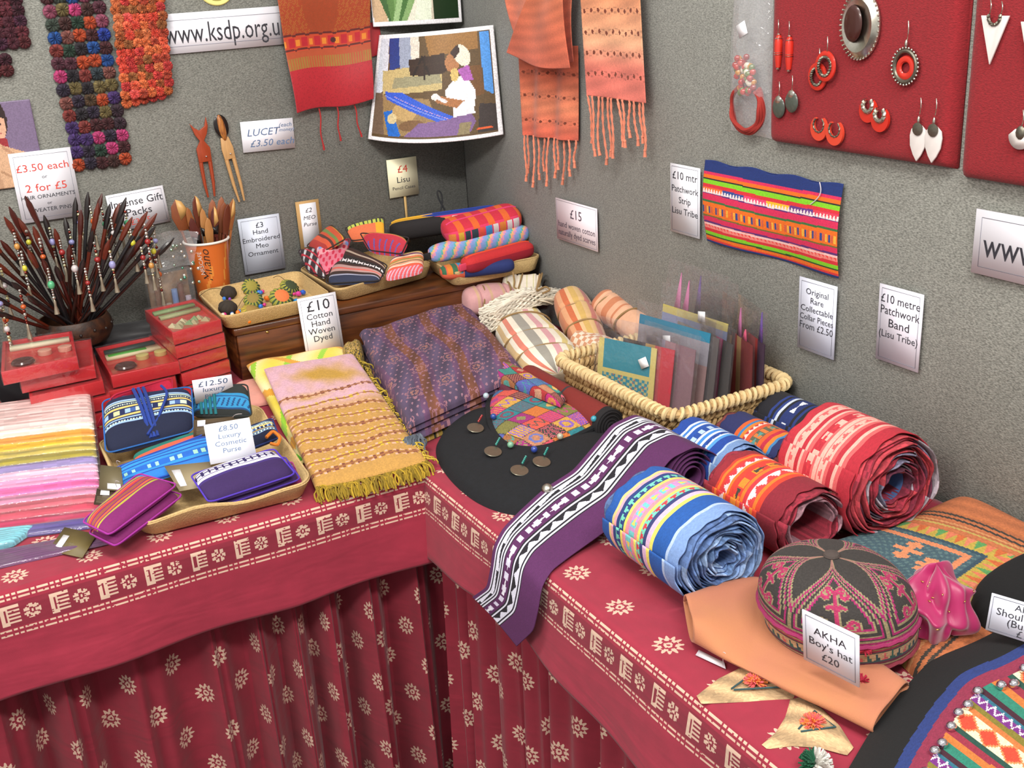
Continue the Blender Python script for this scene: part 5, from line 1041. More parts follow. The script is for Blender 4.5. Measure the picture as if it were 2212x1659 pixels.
def cf_blue(U, V):
    c = stripes(V, [(.18, (26, 66, 160)), (.26, (40, 130, 214)), (.3, (22, 70, 160)), (.38, (46, 140, 220)), (.42, (22, 70, 160)), (.5, (46, 140, 220)), (.7, (30, 100, 196)), (.78, (46, 140, 220)), (.82, (22, 70, 160)), (1.01, (40, 120, 206))]); k = np.mod(U * 13, 1); c[(V > .53) & (V < .68) & (k < .5) & (np.mod(np.floor(U * 13), 3) > 0)] = (160, 214, 196); return c
purse('cosmetic_purse', 'bright blue purse with pale patterned band in the middle of the tray', [(-0.456,0.2612,0.034), (-0.2866,0.2553,0.06), (-0.2985,0.1445,0.05), (-0.4568,0.2011,0.022)], .012, cf_blue, 90, 50, (26, 70, 176), GC)
purse('cosmetic_purse', 'flat teal purse with orange edge under the navy purse', [(-0.4132,0.3171,0.03), (-0.2872,0.305,0.05), (-0.2828,0.2777,0.045), (-0.4122,0.2905,0.022)], .008, lambda U, V: np.where((V > .5)[..., None], (206, 90, 66), (30, 110, 100)), 30, 14, None, GC)
tb2 = purse('cosmetic_purse', 'navy and yellow banded purse half hidden behind the white price card', [(-0.2466,0.2043,0.07), (-0.1837,0.2261,0.07), (-0.1847,0.1923,0.045), (-0.2428,0.1748,0.045)], .012, cf_navy, 40, 40, (30, 50, 110), GC)
tubepath([(-0.2133,0.1692,0.065), (-0.197,0.1798,0.07), (-0.191,0.1612,0.062), (-0.2014,0.1474,0.055), (-0.2087,0.1625,0.055)], .003, (206, 116, 30), tb2, 'orange_cord')
def cf_viol(U, V):
    c = stripes(V, [(.07, (60, 40, 110)), (.14, (226, 222, 236)), (.17, (60, 40, 110)), (.22, (226, 222, 236)), (.25, (50, 36, 90)), (.31, (226, 222, 236)), (.34, (60, 40, 110)), (.40, (230, 226, 238)), (.46, (60, 40, 110)), (1.01, (52, 28, 84))]); c[(V > .17) & (V < .3) & (np.mod(U * 12, 1) < .3)] = (40, 30, 80); return c
purse('cosmetic_purse', 'violet purse with white striped band at the front of the tray', [(-0.3624,0.0904,0.062), (-0.2207,0.1032,0.066), (-0.2078,0.039,0.04), (-0.3542,0.024,0.038)], .014, cf_viol, 90, 60, (78, 50, 176), GC)
purse('cosmetic_purse', 'dark violet purse directly under the white striped one', [(-0.3446,0.091,0.042), (-0.2028,0.1104,0.045), (-0.1989,0.0471,0.026), (-0.3343,0.0293,0.025)], .011, lambda U, V: paint(U.shape, (54, 30, 88)), 30, 24, (80, 52, 170), GC)
purse('cosmetic_purse', 'magenta purse at the bottom of the violet purses by the tray edge', [(-0.3207,0.1081,0.02), (-0.185,0.136,0.022), (-0.1888,0.054,0.012), (-0.319,0.0378,0.012)], .010, lambda U, V: paint(U.shape, (132, 26, 92)), 30, 24, (168, 50, 130), GC)
def cf_mag(U, V): return stripes(V, [(.1, (126, 30, 100)), (.16, (170, 160, 60)), (.2, (126, 30, 100)), (.24, (214, 100, 70)), (.28, (200, 60, 50)), (.31, (126, 30, 100)), (.4, (150, 80, 60)), (.43, (126, 30, 100)), (.48, (220, 96, 50)), (.51, (126, 30, 100)), (.56, (176, 166, 60)), (1.01, (124, 26, 100))])
mq = [(-0.5367,0.0468,0.052), (-0.4298,0.1581,0.058), (-0.3831,0.0946,0.05), (-0.5083,-0.0097,0.045)]
purse('cosmetic_purse', 'magenta purse with orange and olive stripes lying across the tray corner', mq, .013, cf_mag, 60, 60, (160, 44, 150), GC)
purse('cosmetic_purse', 'magenta purse under the orange striped one', [(a + .005, b - .004, c - .018) for a, b, c in mq], .012, lambda U, V: paint(U.shape, (120, 28, 96)), 30, 30, (160, 44, 150), GC)
def tagcard(label, TL, TR, BR, BL, rgb, sticker=(.08, .3, .4, .85), lines=False):
    q = np.array([TL, TR, BR, BL], float); t = thing('swing_tag', label, 'tag', tuple(q.mean(0)), 'card swing tags'); n = np.cross(q[1] - q[0], q[3] - q[0]); n /= -np.linalg.norm(n)
    if n[2] < 0: n = -n
    G().hexa(q[::-1], q[::-1] + n * .0012, rgb).build('card', mat('tag_card_%d' % rgb[0], rgb, .5, var=.05), t, smooth=0)
    u0, u1, v0, v1 = sticker; s = bil(q, np.array([u0, u1, u1, u0]), np.array([v0, v0, v1, v1])) + n * .0013; G().hexa(s[::-1], s[::-1] + n * .0003, (232, 232, 236)).build('white_sticker', mat('white_tag', (240, 240, 244), .4), t, smooth=0)
    if lines:
        g = G()
        for i in range(6): s = bil(q, np.array([.08, .92, .92, .08]), np.array([.5 + i * .07] * 2 + [.52 + i * .07] * 2)) + n * .0013; g.hexa(s[::-1], s[::-1] + n * .0002, (150, 136, 110))
        g.build('small_print', PLAINC, t, smooth=0)
    k = np.linspace(0, 1, 8)[:, None]; e = q[1] + n * .02 + (q[1] - q[0]) * .25; p = q[1] * .96 + q[3] * .04; G().tube(p + (e - p) * k + n * .012 * np.sin(k * PI), .0005, 5, (200, 190, 190)).build('tag_thread', PLAINC, t)
tagcard('olive swing tag with white sticker hanging over the table at the purse tip', (-0.5559,0.133,0.014), (-0.5164,0.0822,0.012), (-0.5478,0.0332,0.004), (-0.5885,0.0888,0.004), (106, 92, 52), (.12, .3, .3, .85))
tagcard('grey olive swing tag beside the pale pink packets', (-0.4774,0.211,0.07), (-0.4509,0.1808,0.07), (-0.4587,0.1412,0.045), (-0.4916,0.173,0.045), (102, 92, 66), (.35, .9, .72, .95))
tagcard('brown swing tag with printed lines between the packets and the magenta purse', (-0.4935,0.1785,0.045), (-0.4642,0.1574,0.045), (-0.4726,0.12,0.03), (-0.5053,0.1551,0.03), (70, 56, 40), (.2, .6, .1, .4), True)
tagcard('tan swing tag with white sticker lying beside the violet purse', (-0.3853,0.1768,0.055), (-0.3177,0.1364,0.06), (-0.3365,0.0776,0.045), (-0.3817,0.0981,0.04), (150, 136, 106), (.1, .3, .2, .85))
tagcard('brown swing tag with printed lines under the £8.50 card', (-0.3076,0.2746,0.085), (-0.244,0.2476,0.085), (-0.2573,0.2285,0.06), (-0.3149,0.2614,0.06), (84, 68, 48), (.1, .3, .05, .4), True)
def qsign(name, label, TL, TR, BR, BL, lines, **k):
    a = [np.array(p) for p in (TL, TR, BR, BL)]; c = sum(a) / 4; x = (a[1] - a[0] + a[2] - a[3]) / 2; y = (a[0] - a[3] + a[1] - a[2]) / 2
    return sign(name, label, frame(c, x, y), float(np.linalg.norm(x)), float(np.linalg.norm(y)), lines, **k)
qsign('price_card', 'handwritten white card reading £8.50 Luxury Cosmetic Purse', (-0.3228,0.1585,0.118), (-0.2555,0.1372,0.118), (-0.2396,0.1033,0.066), (-0.3173,0.1091,0.066), [('£8.50', .33, .12, BLUEINK), ('Luxury', .14, .11, BLUEINK), ('Cosmetic', -.04, .11, BLUEINK), ('Purse', -.22, .11, BLUEINK)], border=0, shear=.1, rgb=(238, 240, 248))
qsign('price_card', 'handwritten white card reading £12.50 behind the turquoise purse', (-0.2787,0.3753,0.122), (-0.2094,0.3639,0.122), (-0.2066,0.3822,0.07), (-0.2755,0.397,0.07), [('£12.50', .3, .2, BLUEINK), ('luxury', .04, .16, BLUEINK), ('purse', -.2, .16, BLUEINK)], border=0, shear=.1, rgb=(238, 238, 250))

# ------------------------------------------------------------------ folded stoles
def fringe(par, edge, n, ln, rgb, seed, drop=0.0, name='fringe', rad=.0016, m=None):
    """many tangled threads along a polyline edge, joined (uncountable)"""
    r = random.Random(seed); g = G(); edge = np.array(edge, float); k0 = np.linspace(0, len(edge) - 1, n)
    for kk in k0:
        p = np.array([np.interp(kk, range(len(edge)), edge[:, i]) for i in range(3)]); d = np.array(ln, float) * r.uniform(.6, 1.15); side = np.array((r.uniform(-.012, .012), r.uniform(-.008, .008), r.uniform(0, .006)))
        k = np.linspace(0, 1, 6)[:, None]; P = p + d * k + side * np.sin(k * 2.2) + np.array((0, 0, -1)) * drop * k ** 2 + np.array([[r.uniform(-.0015, .0015) for _ in range(3)] for _ in range(6)])
        g.tube(P, rad, 5, np.array(rgb) * r.uniform(.75, 1.1))
    return g.build(name, m or CLOTH, par, kind='stuff', smooth=60)
def cf_tie(U, V):
    n = np.random.RandomState(8); f = .5 + .5 * np.sin(U * 5 + 9 * V + 1.5 * np.sin(V * 9 + U * 3) + 3.6); pk, mu, ye = np.array((208, 164, 178.)), np.array((182, 140, 44.)), np.array((190, 140, 92.))
    t = np.clip((V - .42) / .08, 0, 1)[..., None]; f = np.exp(-((U - .62 - .1 * np.sin(V * 30)) / .26) ** 2 - ((V - .19) / .075) ** 2) * 1.3 + .7 * np.exp(-((U - .3) / .2) ** 2 - ((V - .36) / .03) ** 2) + .12 * np.sin(U * 31) * np.sin(V * 40); a = pk + (mu - pk) * np.clip(f, 0, 1)[..., None]; c = a * (1 - t) + (ye * .5 + mu * .5) * t
    for i, v0 in enumerate((.34, .43, .50, .57, .64, .71, .78, .85, .92)):
        d = np.abs(V - v0 - .012 * np.sin(U * 5 + i)); s = np.mod(U * 14 + i * .5, 1); c[(d < .012) & (s < .42)] = (206, 176, 30) if i % 2 else (120, 60, 40); c[(d < .005)] = (150, 92, 50)
        c[(d < .018) & (d > .010) & (s > .6)] = (226, 170, 150)
    return np.clip(c * (1 + .1 * (n.rand(*U.shape) - .5))[..., None], 0, 255)
ty = thing('folded_stole', 'mustard and pink tie dyed stole with green fringe hanging at the table edge', 'stole', (-.05, .3, .003), 'folded stoles')
sq = [(-0.1024,0.5387,0.056), (0.0797,0.5126,0.056), (0.0149,0.0165,0.012), (-0.1809,0.0314,0.012)]
pillow(sq, .010, 80, 190, cf_tie, 10, 4, .002).build('tie_dyed_cloth', SC2, ty, smooth=60)
fringe(ty, [(-0.1797,0.034,0.014), (-0.1228,0.0183,0.014), (-0.0503,0.0136,0.014), (0.0157,0.0197,0.014)], 170, (-.004, -.028, -.004), (164, 134, 30), 3, .012)
fringe(ty, [(0.0857,0.5038,0.05), (0.0481,0.2768,0.04), (0.028,0.1277,0.03), (0.0125,0.0153,0.02)], 60, (.010, -.004, -.010), (206, 176, 60), 9, .006, rad=.0013)
def cf_yel(U, V):
    f = .5 + .5 * np.sin(U * 11 + 2.5 * np.sin(V * 8)); a, b, c_, d = np.array((232, 210, 70.)), np.array((236, 226, 170.)), np.array((150, 206, 40.)), np.array((222, 160, 40.)); c = a + (b - a) * f[..., None]; m = np.sin(U * 17 + V * 11) > .86; c[m] = c_; m = (V < .05) | (np.sin(U * 9 - V * 13) > .9); c[m] = d; return c
tyy = thing('folded_stole', 'bright yellow tie dyed stole folded under the mustard one', 'stole', (-.05, .4, .003), 'folded stoles')
pillow([(-0.1106,0.6426,0.036), (0.0984,0.6199,0.036), (0.0348,0.3211,0.01), (-0.1583,0.1591,0.006)], .020, 60, 80, cf_yel, 8, 6, .003).build('tie_dyed_cloth', SC2, tyy, smooth=60)
pillow([(-0.0998,0.6604,0.018), (0.1074,0.6317,0.018), (0.0308,0.313,0.004), (-0.1633,0.1577,0.0035)], .017, 40, 50, cf_yel, 8, 7, .002).build('lower_fold', SC2, tyy, smooth=60)
tpp = thing('folded_stole', 'salmon pink stole edge showing at the bottom of the yellow pile', 'stole', (-.05, .5, .003), 'folded stoles')
pillow([(-0.1424,0.6317,0.003), (0.0427,0.6005,0.003), (-0.0065,0.4675,0.003), (-0.1697,0.4827,0.003)], .013, 20, 20, (216, 150, 136), 8, 2, .002).build('cloth', SC2, tpp, smooth=60)
g = G(); g.tube([(-0.1551,0.1805,0.006), (-0.1463,0.1861,0.006)], .005, 8, (90, 170, 40)); g.tube([(-0.1687,0.1959,0.004), (-0.1624,0.1817,0.012), (-0.1577,0.1681,0.006)], .004, 6, (90, 170, 40)); g.build('green_cord_end', CLOTH, None, 'short bright green cord end beside the violet purses', 'cord')
def cf_batik(seed):
    def f(U, V):
        n = np.random.RandomState(seed).rand(*U.shape); c = paint(U.shape, (92, 62, 92)); w = np.sin(U * 19 + .6 * np.sin(V * 8)); c[(w > .1)] = (80, 66, 92); c[(w < -.72)] = (110, 66, 50)
        c = c * (1 + .18 * np.sin(V * 23 + U * 31)[..., None] * np.sin(U * 17)[..., None])
        gx, gy = U * 3.8, V * 5.4; ro = np.floor(gy); fx = np.mod(gx + .5 * np.mod(ro, 2), 1) - .5; fy = np.mod(gy, 1) - .5; r = np.hypot(fx, fy); th = np.arctan2(fy, fx)
        c[(r < .26 + .05 * np.cos(7 * th)) & (r > .18) & (n > .35)] = (150, 104, 116); c[(r < .13) & (r > .05) & (n > .4)] = (156, 108, 100)
        gx, gy = U * 19, V * 27; fx = np.mod(gx + .5 * np.mod(np.floor(gy), 2), 1) - .5; fy = np.mod(gy, 1) - .5; c[(np.hypot(fx, fy) < .17) & (r > .34)] = (150, 110, 126); return np.clip(c, 0, 255)
    return f
tbk = thing('folded_stole', 'purple batik printed stole folded in a thick pad beside the yellow stoles', 'stole', (.22, .4, .003), 'folded stoles')
pq = np.array([(.134, .611, .052), (.433, .702, .052), (.311, .196, .05), (.019, .098, .046)])
pillow(pq, .022, 150, 190, cf_batik(1), 14, 3, .003, zfn=lambda U, V: .010 * np.exp(-((U - .0) / .12) ** 2 - ((V - .06) / .12) ** 2)).build('top_fold', CLOTH, tbk, smooth=60)
for i, (z, s) in enumerate(((.034, .99), (.018, 1.0))):
    q = pq.copy(); c = q.mean(0); q = c + (q - c) * s; q[:, 2] = z; pillow(q, .017, 40, 50, cf_batik(2 + i), 12, 5 + i, .002).build('lower_fold', CLOTH, tbk, smooth=60)
fringe(tbk, [(.012, .10, .03), (.04, .10, .03)], 40, (-.01, -.03, -.012), (96, 104, 116), 14, .01)
def cf_gold(U, V):
    c = paint(U.shape, (168, 138, 60)); s = np.sin(U * 60 + 6 * np.sin(V * 30)) * np.sin(V * 40 + 5 * np.sin(U * 33)); c[s > .35] = (50, 50, 44); c[s < -.8] = (196, 160, 130); return c
tgo = thing('folded_stole', 'gold and black scroll patterned stole under the purple one', 'stole', (.2, .5, .003), 'folded stoles')
q = np.array([(.10, .628, .003), (.405, .722, .003), (.33, .20, .003), (.03, .11, .003)]); pillow(q, .0165, 120, 150, cf_gold, 12, 9, .001).build('cloth', CLOTH, tgo, smooth=60)
pillow([(.085, .60, .0198), (.14, .61, .0198), (.10, .5, .0198), (.05, .48, .0198)], .045, 30, 30, cf_gold, 4, 3, .003).build('rolled_corner', CLOTH, tgo, smooth=60)

# ------------------------------------------------------------------ rolled cotton scarves tied with twine
TW = (140, 112, 72)
def scarf_roll(label, p0, p1, w, h, cf, ties, fr=None, seed=1, ends=5.0, flat=0.0):
    p0, p1 = np.array(p0, float), np.array(p1, float); t = thing('rolled_scarf', label, 'scarf', tuple((p0 + p1) / 2 - np.array((0, 0, h * .9))), 'rolled cotton scarves tied with twine')
    ax = p1 - p0; L = np.linalg.norm(ax); ax /= L; up = np.array((0, 0, 1.0)); up -= ax * (up @ ax); up /= np.linalg.norm(up); lat = np.cross(ax, up)
    S, A_ = np.meshgrid(np.linspace(0, 1, 61), np.linspace(0, 2 * PI, 61), indexing='ij'); k = np.clip(1 - np.abs(2 * S - 1) ** (ends * 2), 0, 1) ** .5 * (1 + .06 * np.sin(S * 7 + seed))
    for tz in ties: k = k * (1 - .10 * np.exp(-((S - tz) / .02) ** 2))
    fl = 1 + .03 * np.sin(A_ * 5 + seed); P = p0 + ax * (S * L)[..., None] + lat * (k * w * np.cos(A_) * fl)[..., None] + up * (k * h * np.sin(A_) * fl)[..., None]
    g = G(); g.grid(P, cf((S[:-1, :-1] + S[1:, 1:]) / 2, (A_[:-1, :-1] + A_[1:, 1:]) / 2 / (2 * PI)), flip=True); g.build('rolled_cloth', SC2, t, smooth=60)
    for tz in ties:
        a = np.linspace(0, 2 * PI, 30, endpoint=False); kk = 1.0; c = p0 + ax * tz * L; G().tube(c + np.cos(a)[:, None] * lat * w * kk + np.sin(a)[:, None] * up * h * kk + ax * (.012 * np.sin(a))[:, None], .0022, 6, TW, closed=True).build('twine_tie', CLOTH, t)
    if fr is not None: fringe(t, [p0 - lat * w * .8, p0 + up * h * .5, p0 + lat * w * .8], 130, tuple(-ax * fr + up * .01), (222, 212, 192), seed + 2, .012, 'twisted_fringe', .002)
    return t
def lng(spec): return lambda S, A: stripes(np.mod(A + .02, 1), spec)
WH, CRM = (226, 218, 200), (222, 206, 176)
wspec = [(.06, WH), (.10, (200, 170, 120)), (.14, WH), (.17, (206, 120, 100)), (.2, WH), (.25, (150, 146, 136)), (.29, WH), (.32, (206, 150, 156)), (.36, WH), (.39, (206, 186, 120)), (.43, WH), (1.01, CRM)]
ts1 = scarf_roll('cream striped cotton scarf with white twisted end tied with twine', (0.4818,0.5569,0.05), (0.3704,0.1739,0.045), .066, .040, lng(wspec), (.25, .55, .8), None, 3, 7)
g = G(); r = random.Random(12); p = np.array((0.3875,0.4885,0.075)); e = np.array((0.5666,0.5013,0.09))
for i in range(90):
    k = np.linspace(0, 1, 14)[:, None]; a = i * .7; o = np.concatenate([.016 * np.cos(a + k * 9), .02 * np.sin(a + k * 9), .018 * np.cos(a * 1.3 + k * 9)], 1) * (1.2 - .4 * k); g.tube(p + (e - p) * k + o + np.array((0, 0, .02)) * np.sin(k * PI), .0022, 5, np.array((230, 222, 204)) * r.uniform(.85, 1.05))
g.build('twisted_end', SC2, ts1, kind='stuff', smooth=60)
fringe(ts1, [(0.4992,0.4678,0.1), (0.5532,0.4686,0.1)], 120, (.05, .0, -.005), (206, 194, 172), 17, .012, 'loose_threads', .0014)
ospec = [(.1, (190, 120, 84)), (.16, (206, 150, 110)), (.2, (190, 100, 60)), (.24, (214, 176, 130)), (.28, (196, 160, 90)), (.34, (206, 170, 120)), (.4, (190, 120, 110)), (.46, (206, 170, 140)), (1.01, (196, 150, 116))]
scarf_roll('orange and tan striped rolled scarf leaning against the right panel', (0.5698,0.4561,0.105), (0.5059,0.2506,0.035), .040, .036, lng(ospec), (.35, .62), None, 5)
scarf_roll('peach rolled scarf with brown bands beside the basket', (0.6084,0.3762,0.1), (0.5997,0.1943,0.07), .036, .034, lambda S, A: np.where(((S > .32) & (S < .42) | (S > .5) & (S < .54) | (S > .05) & (S < .15))[..., None], (190, 120, 84), (214, 164, 132)), (.18, .6), None, 7)
scarf_roll('checked peach and white scarf in front of the orange striped roll', (0.5042,0.309,0.05), (0.5085,0.1946,0.045), .034, .03, lambda S, A: np.where(((np.mod(S * 5, 1) > .5) ^ (np.mod(A * 9, 1) > .5))[..., None], (222, 206, 186), (196, 140, 106)), (), None, 9)
scarf_roll('pink scarf bundled at the foot of the corner tray', (0.4,0.6354,0.075), (0.522,0.6148,0.075), .040, .034, lambda S, A: np.where((np.mod(S * 4, 1) > .8)[..., None], (196, 160, 130), (200, 150, 150)), (.3, .8), None, 11)
tws = scarf_roll('white scarf rolled behind the pink one below the corner tray', (0.5091,0.6459,0.085), (0.586,0.5956,0.085), .034, .034, lambda S, A: np.where((np.mod(S * 6, 1) > .8)[..., None], (196, 190, 150), (216, 206, 190)), (.4, .9), None, 13)
tubepath([(0.4878,0.5496,0.15), (0.4791,0.5274,0.135), (0.4736,0.5234,0.122), (0.4837,0.5042,0.118), (0.46,0.487,0.12)], .0022, TW, tws, 'twine_tie')
tubepath([(0.5258,0.4961,0.15), (0.511,0.4804,0.135), (0.5003,0.4716,0.12), (0.5316,0.4842,0.124), (0.5293,0.4569,0.122), (0.5073,0.4559,0.118)], .0022, TW, tws, 'twine_tie')
# ------------------------------------------------------------------ soft shapes from an outline
def smooth_loop(pts, n=96, it=3):
    P = np.array(pts, float)
    for _ in range(it): P = np.stack([P * .75 + np.roll(P, -1, 0) * .25, P * .25 + np.roll(P, -1, 0) * .75], 1).reshape(-1, P.shape[1])
    d = np.concatenate([[0], np.cumsum(np.linalg.norm(np.diff(np.vstack([P, P[:1]]), axis=0), axis=1))]); t = np.linspace(0, d[-1], n, endpoint=False); Q = np.vstack([P, P[:1]])
    return np.stack([np.interp(t, d, Q[:, i]) for i in range(P.shape[1])], -1)
def blob(out, t, rings=24, cf=(40, 40, 44), pw=3.0, z0=None, wseed=2, wamp=0.0, n=120, it=3, zfn=None, flat=0.0):
    L = smooth_loop(out, n, it); c = L.mean(0); s = 1 - np.linspace(0, 1, rings + 1) ** 1.0; s[-1] = .004
    V = c + (L - c)[None] * s[:, None, None]; e = (np.clip(1 - s ** pw, 0, 1) ** .5)[:, None]
    top = V.copy(); U_, V_ = V[..., 0] * 4, V[..., 1] * 4; top[..., 2] += t * e + (wob(U_, V_, wseed, wamp, 2.5) * e if wamp else 0)
    if zfn is not None: top[..., 2] += zfn(V[..., 0], V[..., 1]) * e
    g = G()
    def cyc(P, flip):
        Q = np.concatenate([P, P[:, :1]], 1); cc = cf
        if callable(cf): m = (Q[:-1, :-1] + Q[1:, 1:]) / 2; cc = cf(m[..., 0], m[..., 1])
        g.grid(Q, cc, flip=flip)
    cyc(top, True); bot = V.copy(); cyc(bot, False)
    return g, L
def noisec(c, U, k, seed=1): return np.clip(np.asarray(c, float) * (1 + k * (np.random.RandomState(seed).rand(*U.shape) - .5))[..., None], 0, 255)

# ------------------------------------------------------------------ black shoulder bag with patchwork flap
VIV = np.array([(120, 76, 170), (196, 110, 50), (50, 60, 54), (206, 84, 70), (150, 40, 110), (40, 120, 130), (176, 36, 110), (120, 116, 60), (160, 44, 46), (196, 150, 70), (80, 90, 160), (176, 120, 90), (110, 40, 60), (200, 70, 90), (60, 130, 120), (150, 96, 60)])
def patchwork(ox, oy, cs, rot, seed):
    def f(x, y):
        n = np.random.RandomState(seed); c_, s_ = math.cos(rot), math.sin(rot); a = ((x - ox) * c_ + (y - oy) * s_) / cs; b = (-(x - ox) * s_ + (y - oy) * c_) / cs
        i, j = np.floor(a).astype(int), np.floor(b).astype(int); fa, fb = a - i - .5, b - j - .5; k = (i * 7 + j * 11 + i * j * 3 + seed) % len(VIV); k2 = (k * 5 + 3) % len(VIV); c = VIV[k].astype(float).copy(); md = (i * 3 + j * 5 + seed) % 6
        c2 = VIV[k2].astype(float) * .9 + 25; r = np.hypot(fa, fb)
        m = (md == 0) & (np.mod(fa * 6, 1) > .6) | (md == 1) & (np.abs(r - .28) < .07) | (md == 2) & (np.abs(fa) + np.abs(fb) < .3) | (md == 3) & (np.abs(np.sin(fa * 14) * .2 - fb) < .08) | (md == 4) & (np.mod((fa + fb) * 5, 1) > .65)
        c[m] = c2[m]; c[(np.abs(fa) > .475) | (np.abs(fb) > .475)] *= .6; return noisec(c, x, .15, seed)
    return f
tb = thing('shoulder_bag', 'black cloth shoulder bag with patchwork flap and hanging silver discs', 'bag', (.17, -.03, .003))
out = [(.122, .155, .003), (.20, .20, .003), (.32, .10, .003), (.345, -.10, .003), (.30, -.24, .003), (.18, -.27, .003), (.085, -.262, .003), (.022, -.19, .003), (.018, -.06, .003), (.05, .08, .003)]
BLK = mat('black_slub_cloth', (14, 16, 21), .9, var=.5, vscale=120, bmp=.6, bscale=420, sheen=.0)
g, L = blob(out, .034, 26, (20, 22, 28), 4, wamp=.004); g.build('body', BLK, tb, smooth=60)
fl = [(.225, .19, .03), (.305, .22, .03), (.36, .06, .03), (.345, -.05, .03), (.25, -.085, .03), (.165, -.10, .03), (.128, -.055, .03), (.15, .05, .03)]
g, L2 = blob(fl, .022, 60, patchwork(.13, -.1, .037, .25, 4), 3.5, wamp=.003, n=220); g.build('patchwork_flap', CLOTH, tb, smooth=60)
G().tube(L2 + (0, 0, .004), .0058, 8, (18, 18, 22), closed=True).build('flap_piping', BLK, tb)
for i, (px) in enumerate(((0.1198,0.04,0.041), (0.096,-0.0689,0.042), (0.1013,-0.1476,0.036), (0.1451,-0.1436,0.038))):
    p = np.array(px); M = frame(p, (1, .3, .0), (-.3, 1, .25)); o = G().lathe([(0, 0), (.0145, 0), (.015, .0008), (.0145, .0016), (0, .0016)], 24, M=M).build('hanging_disc', mat('tin_disc', (150, 146, 130), .35, .9, var=.15, vscale=200), tb)
    k = np.linspace(0, 1, 6)[:, None]; e = p + (.024, .02, .008); g = G()
    for q in p + (e - p) * np.linspace(.5, 1, 5)[:, None]: g.ell(q + (0, 0, .003), .0021, 7, 5, random.Random(i).choice([(40, 130, 120), (150, 40, 40), (200, 160, 60)]))
    g.build('bead_link', BEADM, tb)
for p, c in (((0.1954,0.1414,0.05), (170, 190, 200)), ((0.164,0.055,0.045), (40, 70, 140)), ((0.1285,-0.071,0.045), (120, 170, 140)), ((0.1509,-0.1107,0.045), (50, 70, 150)), ((0.2131,-0.0908,0.045), (170, 170, 150)), ((0.2941,-0.0709,0.05), (60, 150, 170)), ((0.313,-0.0669,0.05), (150, 120, 60))): G().ell((p[0], p[1], p[2] + .002), .0058, 10, 7, c).build('edge_bead', BEADM, tb)
for p in ((0.1031,-0.2319,0.03), (0.0793,0.1414,0.012)): G().ell((p[0], p[1], p[2] + .006), .0095, 16, 10).build('silver_ball', SILV, tb)
# dark red roll-up and patchwork piece behind it
tr2 = thing('patchwork_roll', 'rolled dark red cloth with black ribbed end in front of the basket', 'cloth roll', (.335, .0, .003))
p0, p1 = np.array((.322, .20, .036)), np.array((.318, -.085, .036)); ax = (p1 - p0); Ln = np.linalg.norm(ax); ax /= Ln; S, A_ = np.meshgrid(np.linspace(0, 1, 50), np.linspace(0, 2 * PI, 40), indexing='ij'); lat, up = np.array((1, 0, 0.)), np.array((0, 0, 1.))
P = p0 + ax * (S * Ln)[..., None] + lat * (.027 * np.cos(A_))[..., None] + up * (.031 * np.sin(A_) * (1 + .04 * np.sin(A_ * 4 + S * 3)))[..., None]; sc = (S[:-1, :-1] + S[1:, 1:]) / 2
g = G(); g.grid(P, np.where((sc > .93)[..., None], (22, 20, 24), np.where((np.abs(sc - .52) < .02)[..., None], (50, 46, 50), (120, 34, 28))), flip=True); g.build('rolled_cloth', CLOTH, tr2, smooth=60)
g = G()
for i in range(9): a = np.linspace(0, 2 * PI, 30, endpoint=False); rr_ = .028 - i * .003; g.tube(p1 + lat * (rr_ * np.cos(a))[:, None] + up * (rr_ * 1.1 * np.sin(a))[:, None] - np.array((0, 1, 0)) * (.002 * (i % 2)), .0018, 5, (24, 22, 26), closed=True)
g.build('ribbed_end', CLOTH, tr2, kind='stuff')
tpw = thing('patchwork_cloth', 'patchwork cloth with blue and striped squares tucked behind the black bag', 'cloth', (.30, .12, .003))
pillow([(.235, .27, .052), (.30, .25, .06), (.295, .02, .058), (.27, .0, .056), ], .016, 60, 110, lambda U, V: patchwork(0, 0, .16, .3, 9)(U * .4, V), 6, 3, .002).build('pieced_top', CLOTH, tpw, smooth=60)
pillow([(.225, .275, .003), (.294, .262, .003), (.29, .1, .003), (.24, .12, .003)], .05, 20, 20, (90, 30, 50), 6, 3, .002).build('lining', CLOTH, tpw, smooth=60)

# ------------------------------------------------------------------ seagrass basket and its plastic sleeves
SEA = mat('seagrass', (196, 164, 112), .8, rgb2=(150, 116, 72), vscale=90, bmp=.6, bscale=300)
tk = thing('seagrass_basket', 'woven seagrass basket full of plastic sleeves against the right panel', 'basket', (.467, -.05, .003))
def rloop(x0, x1, y0, y1, r, z, n=30):
    out = []
    for cx, cy, a0 in ((x0 + r, y0 + r, PI), (x1 - r, y0 + r, 1.5 * PI), (x1 - r, y1 - r, 0), (x0 + r, y1 - r, .5 * PI)):
        for a in np.linspace(a0, a0 + PI / 2, 6): out.append((cx + r * math.cos(a), cy + r * math.sin(a), z))
    Q = np.array(out + out[:1]); d = np.concatenate([[0], np.cumsum(np.linalg.norm(np.diff(Q, axis=0), axis=1))]); return Q, d
def along(Q, d, n): t = np.linspace(0, d[-1], n, endpoint=False); return np.stack([np.interp(t, d, Q[:, i]) for i in range(3)], -1)
def helix(Q, d, turns, rad, ph, n, squash=1.0):
    C0 = along(Q, d, n); Tn = np.roll(C0, -1, 0) - np.roll(C0, 1, 0); Tn /= np.linalg.norm(Tn, axis=1)[:, None]; N = np.cross(Tn, (0, 0, 1.)); a = np.linspace(0, turns * 2 * PI, n, endpoint=False) + ph
    return C0 + N * (rad * np.cos(a))[:, None] + np.array((0, 0, 1.)) * (rad * squash * np.sin(a))[:, None]
